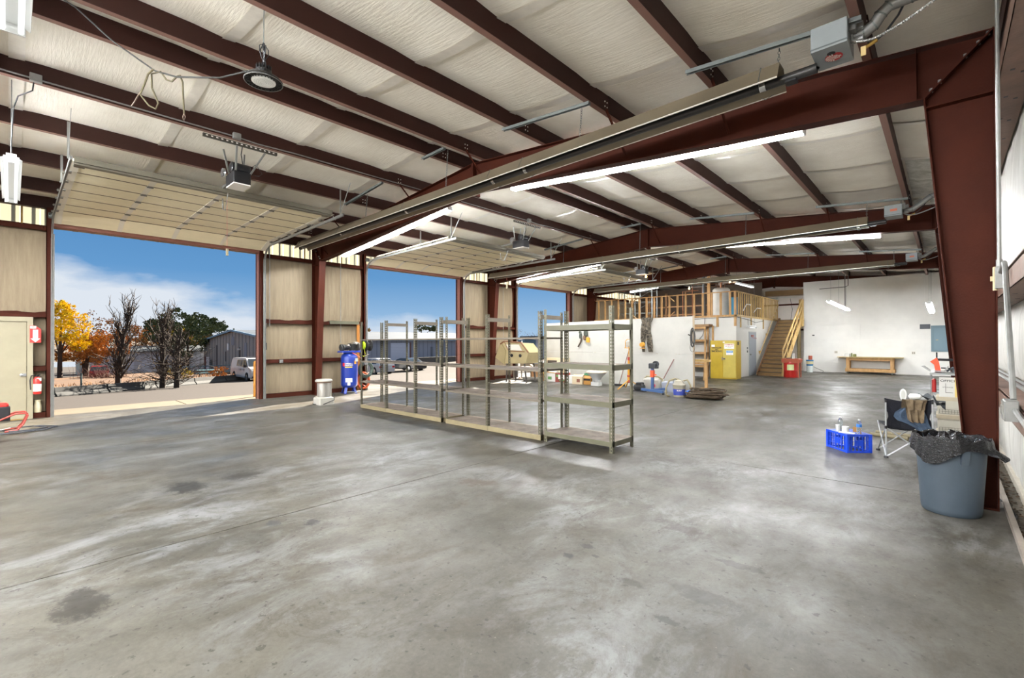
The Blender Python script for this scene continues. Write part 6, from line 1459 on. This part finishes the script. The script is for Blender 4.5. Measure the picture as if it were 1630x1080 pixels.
for xa, xb in ((-37.0,-35.4),(-34.2,-31.7)):
    d_ = part('roller_door', MB().box(xa,xb,46.3,46.42,-.9,1.4), rolld, R); rs = MB()
    for q in range(10): rs.box(xa,xb,46.29,46.31,-.8+.22*q,-.78+.22*q)
    part('door_slat', rs, MATS['slat_line'], d_)
solo('tarped_pallet', MB().box(-19.4,-16.6,21.6,23,-.2,.35), M('pallet_beige','a8957a',.8), 'beige stacked material outside the farthest doorway','stack')
g1 = [[(-19.5+.3*i,21.5+.26*j,.36+.06*math.sin(i*1.3)*math.sin(j*1.7)+.04*math.sin(i+j*2)) for i in range(11)] for j in range(7)]
solo('black_tarp', MB().sheet(g1), M('tarp_black','2a3038',.35), 'black tarp over the beige stack outside the farthest doorway','tarp',smooth=True)
R = thing('street_lamp','thin tall street lamp far beyond the farthest doorway','street lamp',(-70,108,-2))
part('pole', MB().tube([(-70,108,-2),(-70,108,7.5),(-68.6,108,8.2)],.12,6), strut_m, R)
# ---------------- vehicles
def vehicle(name, lab, loc, rz, L, W_, prof, hi, wheels, wr_, body_m, wins, rails=None, lamps=None):
    """prof: closed side outline (x,z), hi: z above which the body narrows"""
    R = thing(name, lab, 'car' if name != 'van' else 'van', loc, rz)
    zb = hi[0]; ztop = max(z for x,z in prof); n = len(prof)
    def wd(z): return W_/2 if z <= zb else W_/2-hi[1]*(z-zb)/(ztop-zb)
    A = [(x,-wd(z)+(.04 if z < .35 else 0),z) for x,z in prof]; B = [(x,wd(z)-(.04 if z < .35 else 0),z) for x,z in prof]
    part('body', MB().add(A+B,[(i,(i+1)%n,n+(i+1)%n,n+i) for i in range(n)]+[tuple(range(n)),tuple(range(2*n-1,n-1,-1))]), body_m, R, True)
    for kind, q in wins:
        if kind == 'side':
            for s_ in (-1,1): part('window', MB().add([(x,s_*(wd(z)+.008),z) for x,z in q],[tuple(range(len(q)))]), glass_d, R, True)
        else:
            (xa,za),(xb,zb_) = q; o = .012 if kind == 'front' else -.012
            part('windscreen' if kind == 'front' else 'rear_window', MB().add([(xa+o,-wd(za)+.10,za+.01),(xa+o,wd(za)-.10,za+.01),(xb+o,wd(zb_)-.12,zb_+.01),(xb+o,-wd(zb_)+.12,zb_+.01)],[(0,1,2,3)]), glass_d, R, True)
    for x in wheels:
        for s_ in (-1,1):
            y = s_*(W_/2-.10); w_ = part('wheel', MB().lathe([(.0,-.11),(wr_*.9,-.11),(wr_,-.08),(wr_,.08),(wr_*.9,.11),(0,.11)],20,(x,y,wr_),'y'), tyre, R, True, smooth=True)
            part('rim', MB().lathe([(0,-.005*s_),(wr_*.62,-.005*s_),(wr_*.62,.012*s_),(0,.02*s_)],14,(x,y+s_*.11,wr_),'y'), chrome, w_, True)
            part('wheel_arch', MB().lathe([(wr_*1.18,-.01),(wr_*1.18,.012)],20,(x,s_*(W_/2-.005),wr_+.01),'y'), M('arch_dark','111214',.8), R, True)
    for x, s_ in ((L/2,1),(-L/2,-1)):
        part('bumper', MB().cbox(min(x,x-s_*.14),max(x,x-s_*.14)+.02,-W_/2+.03,W_/2-.03,.30,.52,.03), M('bumper_dark','3b3d40',.5) if name == 'van' else body_m, R, True)
        zl = .72 if name != 'van' else .85
        for sy_ in (-1,1): part('headlamp' if s_ > 0 else 'tail_lamp', MB().cbox(min(x-s_*.10,x+s_*.015),max(x-s_*.10,x+s_*.015),min(sy_*(W_/2-.02),sy_*(W_/2-.34)),max(sy_*(W_/2-.02),sy_*(W_/2-.34)),zl,zl+.18,.02), M('lamp_clear','d9dde0',.15) if s_ > 0 else M('lamp_red','b01c1c',.3), R, True)
    return R
vanw = M('van_white',(180,182,185),.3,coat=.3)
p_ = [(-2.75,.35),(-2.8,.6),(-2.78,1.2),(-2.65,1.9),(-2.4,2.05),(.9,2.08),(1.15,2.0),(1.85,1.35),(2.7,1.15),(2.85,.95),(2.85,.4),(2.5,.32),(-2.5,.3)]
V = vehicle('van','white cargo van parked at the lot edge by the barriers',(-46.9,15.2,zg(-46.9,15.2)+.02),.0,5.7,2.0,p_,(1.2,.16),(-1.75,1.65),.37,vanw,
    [('side',[(.95,1.30),(1.70,1.32),(1.15,1.90),(.95,1.92)]),('side',[(.2,1.30),(.85,1.30),(.85,1.92),(.2,1.92)]),('side',[(-1.1,1.32),(.05,1.32),(.05,1.9),(-1.1,1.9)]),('front',((1.90,1.36),(1.2,1.98))),('rear',((-2.79,1.3),(-2.68,1.85)))])
part('roof_rack', MB().box(-.1,.8,-.5,.5,2.08,2.16), black, V, True); part('mirror', MB().box(1.45,1.6,-1.2,-1.02,1.25,1.5).box(1.45,1.6,1.02,1.2,1.25,1.5), black, V, True)
part('side_badge', MB().box(-.4,.1,-1.012,-1.0,.95,1.12).box(.6,.9,-1.012,-1.0,.95,1.12), M('badge_grey','8d9298',.5), V, True)
suv = [(-2.3,.35),(-2.36,.6),(-2.34,.95),(-2.2,1.15),(-1.85,1.62),(-1.3,1.69),(.2,1.66),(.75,1.5),(1.3,1.08),(2.2,.95),(2.35,.7),(2.35,.35),(2.0,.25),(-2.0,.25)]
vehicle('suv_car','white crossover parked outside the middle doorway, seen from behind',(-44.6,26.5,zg(-44.6,26.5)+.02),PI,4.7,1.86,suv,(1.0,.22),(-1.4,1.4),.36,vanw,
    [('side',[(-1.75,1.12),(-.75,1.08),(-.75,1.56),(-1.55,1.54)]),('side',[(-.68,1.08),(.2,1.06),(.2,1.55),(-.68,1.56)]),('side',[(.27,1.06),(1.1,1.06),(.6,1.48),(.27,1.55)]),('front',((1.25,1.12),(.72,1.52))),('rear',((-2.22,1.15),(-1.88,1.60)))])
sed = [(-2.3,.35),(-2.36,.6),(-2.3,.95),(-1.7,1.0),(-1.1,1.36),(-.5,1.44),(.3,1.42),(.7,1.3),(1.25,.96),(2.15,.85),(2.35,.65),(2.35,.35),(2.0,.22),(-2.0,.22)]
vehicle('sedan_car','dark grey sedan parked to the right of the white crossover',(-44.8,30.6,zg(-44.8,30.6)+.02),PI+.12,4.7,1.82,sed,(.92,.22),(-1.4,1.4),.33,M('dark_car','2b2d30',.25,.3,coat=.5),
    [('side',[(-1.35,.98),(-.55,.96),(-.55,1.34),(-1.0,1.32)]),('side',[(-.48,.96),(.9,.96),(.5,1.32),(-.48,1.36)]),('front',((1.2,.98),(.72,1.30))),('rear',((-1.72,1.0),(-1.12,1.35)))])
hat = [(-2.0,.35),(-2.05,.6),(-2.0,.95),(-1.7,1.5),(-1.2,1.56),(.1,1.52),(.6,1.35),(1.1,1.0),(1.9,.88),(2.05,.6),(2.05,.35),(1.7,.25),(-1.7,.25)]
vehicle('hatchback_car','red hatchback parked by the white storage building, half hidden by dry brush',(-77.8,7.6,zg(-77.8,7.6)+.02),PI-.12,4.1,1.8,hat,(.95,.2),(-1.25,1.25),.33,M('car_red',(130,22,26),.3,coat=.4),
    [('side',[(-1.5,1.0),(-.5,.98),(-.5,1.42),(-1.35,1.42)]),('side',[(-.42,.98),(.75,.98),(.4,1.34),(-.42,1.42)]),('front',((1.05,1.02),(.58,1.37))),('rear',((-1.98,1.0),(-1.73,1.47)))])
R = thing('yellow_loader','yellow loader machine under the yellow tree at the far left','loader',(-77.5,-3.2,zg(-77.5,-3.2)))
part('body', MB().cbox(-1.6,.6,-1.3,1.3,.6,1.5,.1), yellow, R, True); part('cab', MB().cbox(-.9,.1,-.1,1.2,1.5,2.7,.08), M('cab_yellow','c98f1a',.5), R, True)
part('cab_glass', MB().box(.1,.12,.0,1.1,1.7,2.5), glass_d, R, True); part('arm', MB().bar((.5,-.8,1.3),(2.2,-.8,.7),.2,.2), yellow, R, True)
for x in (-1.0,.5):
    for y in (-1.25,1.25): part('wheel', MB().lathe([(0,-.18),(.5,-.18),(.55,-.1),(.55,.1),(.5,.18),(0,.18)],16,(x,y,.55),'y'), tyre, R, True)
# pipe rail, picnic tables, posts, sign
R = thing('pipe_railing','teal pipe railing in front of the storage building','railing',(-74,19,zg(-74,19)))
rl = MB()
for (xa,ya),(xb,yb) in (((-74,14),(-74,30)),):
    for h in (.55,1.05): rl.tube([(xa,ya,zg(xa,ya)+h),(xb,yb,zg(xb,yb)+h)],.05,5)
part('rail', rl, M('teal_pipe','4f6f78',.5), R)
for i in range(9): part('post', MB().tube([(-74,14+2*i,zg(-74,14+2*i)),(-74,14+2*i,zg(-74,14+2*i)+1.1)],.05,5), M('teal_pipe','4f6f78',.5), R)
def picnic(x, y, rz, lab):
    R = thing('picnic_table', lab, 'table', (x,y,zg(x,y)), rz, 'teal picnic tables')
    tm_ = M('picnic_teal','6a8b90',.5)
    part('top', MB().box(-1.1,1.1,-.4,.4,.74,.80), tm_, R, True)
    for s_ in (-1,1): part('bench', MB().box(-1.1,1.1,s_*.75-.14,s_*.75+.14,.43,.48), tm_, R, True); part('leg_frame', MB().bar((s_*.8,-.6,0),(s_*.8,-.15,.76),.06,.06).bar((s_*.8,.6,0),(s_*.8,.15,.76),.06,.06).bar((s_*.8,-.75,.42),(s_*.8,.75,.42),.05,.05), strut_m, R, True)
picnic(-62.5,15.6,1.2,'teal picnic table nearest the gabled building'); picnic(-66.5,18.6,1.1,'teal picnic table behind, by the pipe railing')
for i,(x,y,l) in enumerate(((-60.5,-1.5,'left white post in the dry grass at the far left'),(-60.2,-.9,'right white post in the dry grass at the far left'))): solo('marker_post', MB().box(x-.12,x+.12,y-.12,y+.12,zg(x,y)-.1,zg(x,y)+.75), M('post_cream','d9cfae',.6), l, 'post', 'pair of white posts')
solo('fence_post', MB().tube([(-39.4,3.0,zg(-39.4,3)),(-39.4,3.0,zg(-39.4,3)+1.3)],.05,6), M('post_green','4c5a58',.6), 'thin dark green post behind the barriers','post')
R = thing('lot_sign','small white notice sign on a post outside the middle doorway','sign',(-33.0,31.0,zg(-33,31)))
part('post', MB().tube([(0,0,0),(0,0,1.3)],.04,6), strut_m, R, True); part('board', MB().box(-.03,.03,-.75,.75,.9,1.75), white, R, True); part('print', MB().box(.03,.034,-.5,.5,1.25,1.5), M('sign_navy','3d4b63',.6), R, True)
solo('retaining_wall', MB().box(-52,-51.6,36,60,zg(-52,38)-.6,zg(-52,50)+.35), M('dark_timber_wall','5a5650',.8,0,.2,2), 'low dark wall along the back of the lot','wall')
# ---------------- trees
def limb(mb, p, d, L_, r, n, up, rnd, wob=.25):
    pts = [Vector(p)]; d = Vector(d).normalized()
    for i in range(n): d = (d+Vector((rnd.uniform(-wob,wob),rnd.uniform(-wob,wob),rnd.uniform(-wob,wob)*.5+up))).normalized(); pts.append(pts[-1]+d*L_/n)
    mb.tube(pts, r, 4, r1=r*.25); return pts
def bare_tree(loc, h, nb, spread, lab, seed, lean=(0,0), low=0):
    rnd = random.Random(seed); R = thing('bare_tree', lab, 'tree', loc, 0, 'bare trees behind the barriers'); bark = M('bare_bark',(50,42,36),.9)
    T = MB(); tops = []
    tr_ = [Vector((0,0,-.2)),Vector((.05,0,h*.25)),Vector((lean[0]*.4,lean[1]*.4,h*.6)),Vector((lean[0],lean[1],h*.97))]; T.tube(tr_, .20, 7, r1=.03)
    part('trunk', T, bark, R, True)
    B_ = MB(); W2 = MB()
    for i in range(nb):
        f = rnd.uniform(.10,.85); a = rnd.uniform(0,2*PI); k = min(2,int(f*3)); p = tr_[k].lerp(tr_[k+1],f*3-k)
        L_ = h*rnd.uniform(.25,.5)*(1-.4*f); pts = limb(B_, p, (math.cos(a)*spread,math.sin(a)*spread,1), L_, .05, 5, .10, rnd)
        for q in range(5):
            s_ = rnd.choice(pts[1:]); a2 = rnd.uniform(0,2*PI); limb(W2, s_, (math.cos(a2)*.6,math.sin(a2)*.6,.9), L_*rnd.uniform(.2,.5), .022, 3, .1, rnd, .4)
    for i in range(low):
        a = rnd.uniform(0,2*PI); pts = limb(W2, (0,0,rnd.uniform(.1,1.8)), (math.cos(a),math.sin(a),.3), rnd.uniform(1.2,2.8), .022, 5, .02, rnd, .4)
        for q in range(3): a2 = rnd.uniform(0,2*PI); limb(W2, rnd.choice(pts[1:]), (math.cos(a2),math.sin(a2),.5), rnd.uniform(.4,.9), .014, 3, 0, rnd, .4)
    part('branches', B_, bark, R, True, stuff=True); part('twigs', W2, M('twig_brown',(74,62,52),.9), R, True, stuff=True); return R
bare_tree(site(-27.9,33), 6.4, 60, .42, 'bare upright tree with a leaning tip behind the barriers', 1, (.7,.75), 26)
bare_tree(site(-24.9,33.2), 6.0, 60, .5, 'bare bushy upright tree, right of the pair behind the barriers', 2, (.25,.3), 40)
bare_tree(site(-23.6,32.8), 4.2, 34, .8, 'low bare shrub at the foot of the right bare tree', 3, (.3,.2), 50)
def leaf_tree(loc, blobs, n, ls, cols, lab, seed, trunk_h, name='autumn_tree', tr=.3, grp='trees beyond the lot'):
    rnd = random.Random(seed); R = thing(name, lab, 'tree', loc, 0, grp); bark = M('dark_bark','3d3028',.9)
    T = MB(); T.tube([(0,0,-.4),(.1,0,trunk_h*.5),(0,.1,trunk_h)],tr,7,r1=tr*.5)
    for bl in blobs: T.tube([(0,0,trunk_h*.5),(bl[0]*.5,bl[1]*.5,(trunk_h*.6+bl[2])*.5),(bl[0],bl[1],bl[2])],tr*.4,5,r1=.03)
    part('trunk', T, bark, R, True)
    clumps = []
    for bl in blobs:
        for i in range(30):
            while True:
                v = Vector((rnd.uniform(-1,1),rnd.uniform(-1,1),rnd.uniform(-1,1)))
                if v.length < 1: break
            v = v.normalized()*v.length**.5
            clumps.append((bl[0]+v.x*bl[3],bl[1]+v.y*bl[3],bl[2]+v.z*bl[4],bl[3]*rnd.uniform(.14,.34)))
    for ci, c_ in enumerate(cols):
        lf = MB()
        for i in range(n//len(cols)):
            bl = rnd.choice(clumps); 
            while True:
                v = Vector((rnd.uniform(-1,1),rnd.uniform(-1,1),rnd.uniform(-1,1)))
                if .2 < v.length < 1: break
            p = Vector((bl[0]+v.x*bl[3],bl[1]+v.y*bl[3],bl[2]+v.z*bl[3]*.8)); a = Vector((rnd.uniform(-1,1),rnd.uniform(-1,1),rnd.uniform(-1,1))).normalized(); b_ = a.orthogonal().normalized(); s_ = ls*rnd.uniform(.6,1.3)
            lf.add([p-a*s_,p+b_*s_*.6,p+a*s_,p-b_*s_*.6],[(0,1,2,3)])
        part('foliage', lf, c_, R, True, stuff=True)
    return R
Yl, Or, Rd, Gn, Dg, Yg = [M(n_,c_,.8) for n_,c_ in (('leaf_yellow',(214,190,40)),('leaf_orange',(166,116,56)),('leaf_rust',(140,94,52)),('leaf_green',(66,76,38)),('leaf_dark_green',(56,68,40)),('leaf_olive',(112,112,40)))]
leaf_tree(site(-59.2,61), [(-1,-1,7.8,2.6,2.4),(1.0,1,6.6,2.0,2.2),(.2,.2,9.0,1.4,1.0),(-2,-2,5.4,2.4,1.8),(1.8,1.4,5.0,1.6,1.4)], 5200, .17, [Yl,Yl,M('leaf_gold',(190,150,28),.8)], 'brilliant yellow tree beside the yellow loader', 11, 6)
leaf_tree(site(-59.5,65), [(0,0,3.4,3.2,1.4),(2,2,4.4,2.6,1.8)], 3200, .20, [Or,Rd,Or], 'rust-orange tree behind the yellow one', 12, 4, tr=.5)
leaf_tree(site(-73,86), [(-3,-3,8.2,3.2,3.0),(0,0,7.0,3.2,2.4),(3,2,6.6,3.0,2.2),(-2,-2,4.4,4,2.0),(4,4,4.5,3.5,1.8)], 3600, .19, [Or,Rd,M('leaf_tan',(130,106,68),.8)], 'thin half bare orange tree right of the yellow one', 13, 8)
leaf_tree(site(-68,90), [(0,0,6.0,3.2,2.4),(4,4,5.8,3.0,2.0),(2,2,4.0,4.0,1.6)], 4200, .22, [Rd,Gn,M('leaf_brown',(86,64,40),.8)], 'brown and green tree left of the left bare tree', 14, 5)
leaf_tree(site(-74.5,104), [(0,0,10.2,3.6,3.0),(3.8,3.5,9.4,3.4,2.8),(-3.5,-3,8.4,3.0,2.5),(1,1,6.4,4.4,2.6),(6.5,6,8.0,3.2,2.6)], 6800, .30, [Dg,Gn,Dg], 'tall dark green tree between the two bare trees', 15, 8, 'evergreen_tree')
leaf_tree(site(-67.5,94), [(0,0,6.4,2.4,2.4),(1.5,1.4,4.8,2.2,2.0),(-1,-1,4.6,2.0,1.6)], 3600, .20, [Yg,Yl,Gn], 'yellow-green tree in front of the tall dark green one', 16, 5)
leaf_tree(site(-58.5,84), [(0,0,7.6,2.6,2.6),(-3,-3,7.0,2.4,2.4),(3.2,3,6.6,2.4,2.2),(0,0,4.8,3.6,2.2)], 5200, .22, [Dg,M('leaf_grey_green',(68,76,54),.8),Gn], 'grey-green tree behind the right bare tree', 17, 6, 'evergreen_tree')
leaf_tree(site(-83,128), [(0,0,5.0,3.4,2.2),(4.5,4,4.6,3.2,2.0),(-4.5,-4,4.4,3.0,2.0)], 3400, .26, [Rd,Or,Gn], 'distant rusty trees left of the gabled building', 18, 4)
leaf_tree(site(-64,112), [(0,0,6.6,2.6,1.0),(2.8,2.4,6.2,2.2,.9),(-2.4,-2,6.0,2.0,.8)], 900, .15, [Or,Rd], 'thin crowned tree behind the gabled building roof', 19, 7)
leaf_tree(site(-25,128), [(0,0,8.2,1.6,1.3),(2.2,2,7.8,1.2,1.0)], 800, .25, [Gn], 'small green treetop over the long roof', 20, 8)
leaf_tree(site(-36.5,112), [(0,0,5.4,2.4,3.2)], 900, .25, [Or,Yg], 'autumn tree at the left edge of the middle doorway', 21, 6)
leaf_tree(site(2,140), [(0,0,5,6,2.2),(9,2,4.6,5,2.0),(-8,-1,4.4,4,1.8)], 900, .14, [Rd,M('twig_mauve',(96,84,87),.8)], 'far bare brush beyond the farthest doorway', 22, 4)
leaf_tree(site(-33.8,47), [(0,0,.9,.8,.6),(.7,.5,.6,.6,.5)], 500, .10, [Yl,Yg], 'small yellow-leaved shrub by the barriers', 23, .8,'shrub',.05)
leaf_tree(site(-27.6,44), [(0,0,.8,.7,.5)], 300, .10, [Or], 'small orange shrub left of the white van', 24, .6,'shrub',.05)
solo('dry_brush', (lambda mb: [limb(mb,(site(-47.6+random.uniform(-2.2,2.4),54+random.uniform(-1.5,1.5))),(random.uniform(-.5,.5),random.uniform(-.5,.5),1),random.uniform(.7,1.9),.02,4,.03,random,.35) for _ in range(160)] and mb)(MB()), M('brush_red_brown',(92,56,42),.9), 'reddish dry brush in front of the red hatchback','brush',kind='stuff')
hl = [[(-330-60*j, -260+40*i, -8+(0 if j else 0)+(11+3*math.sin(i*.9) if j == 1 else 0)) for i in range(24)] for j in range(3)]
solo('far_hills', MB().sheet(hl), M('hill_brown',(90,83,74),.9), 'low brown hills on the horizon','hills',kind='structure')
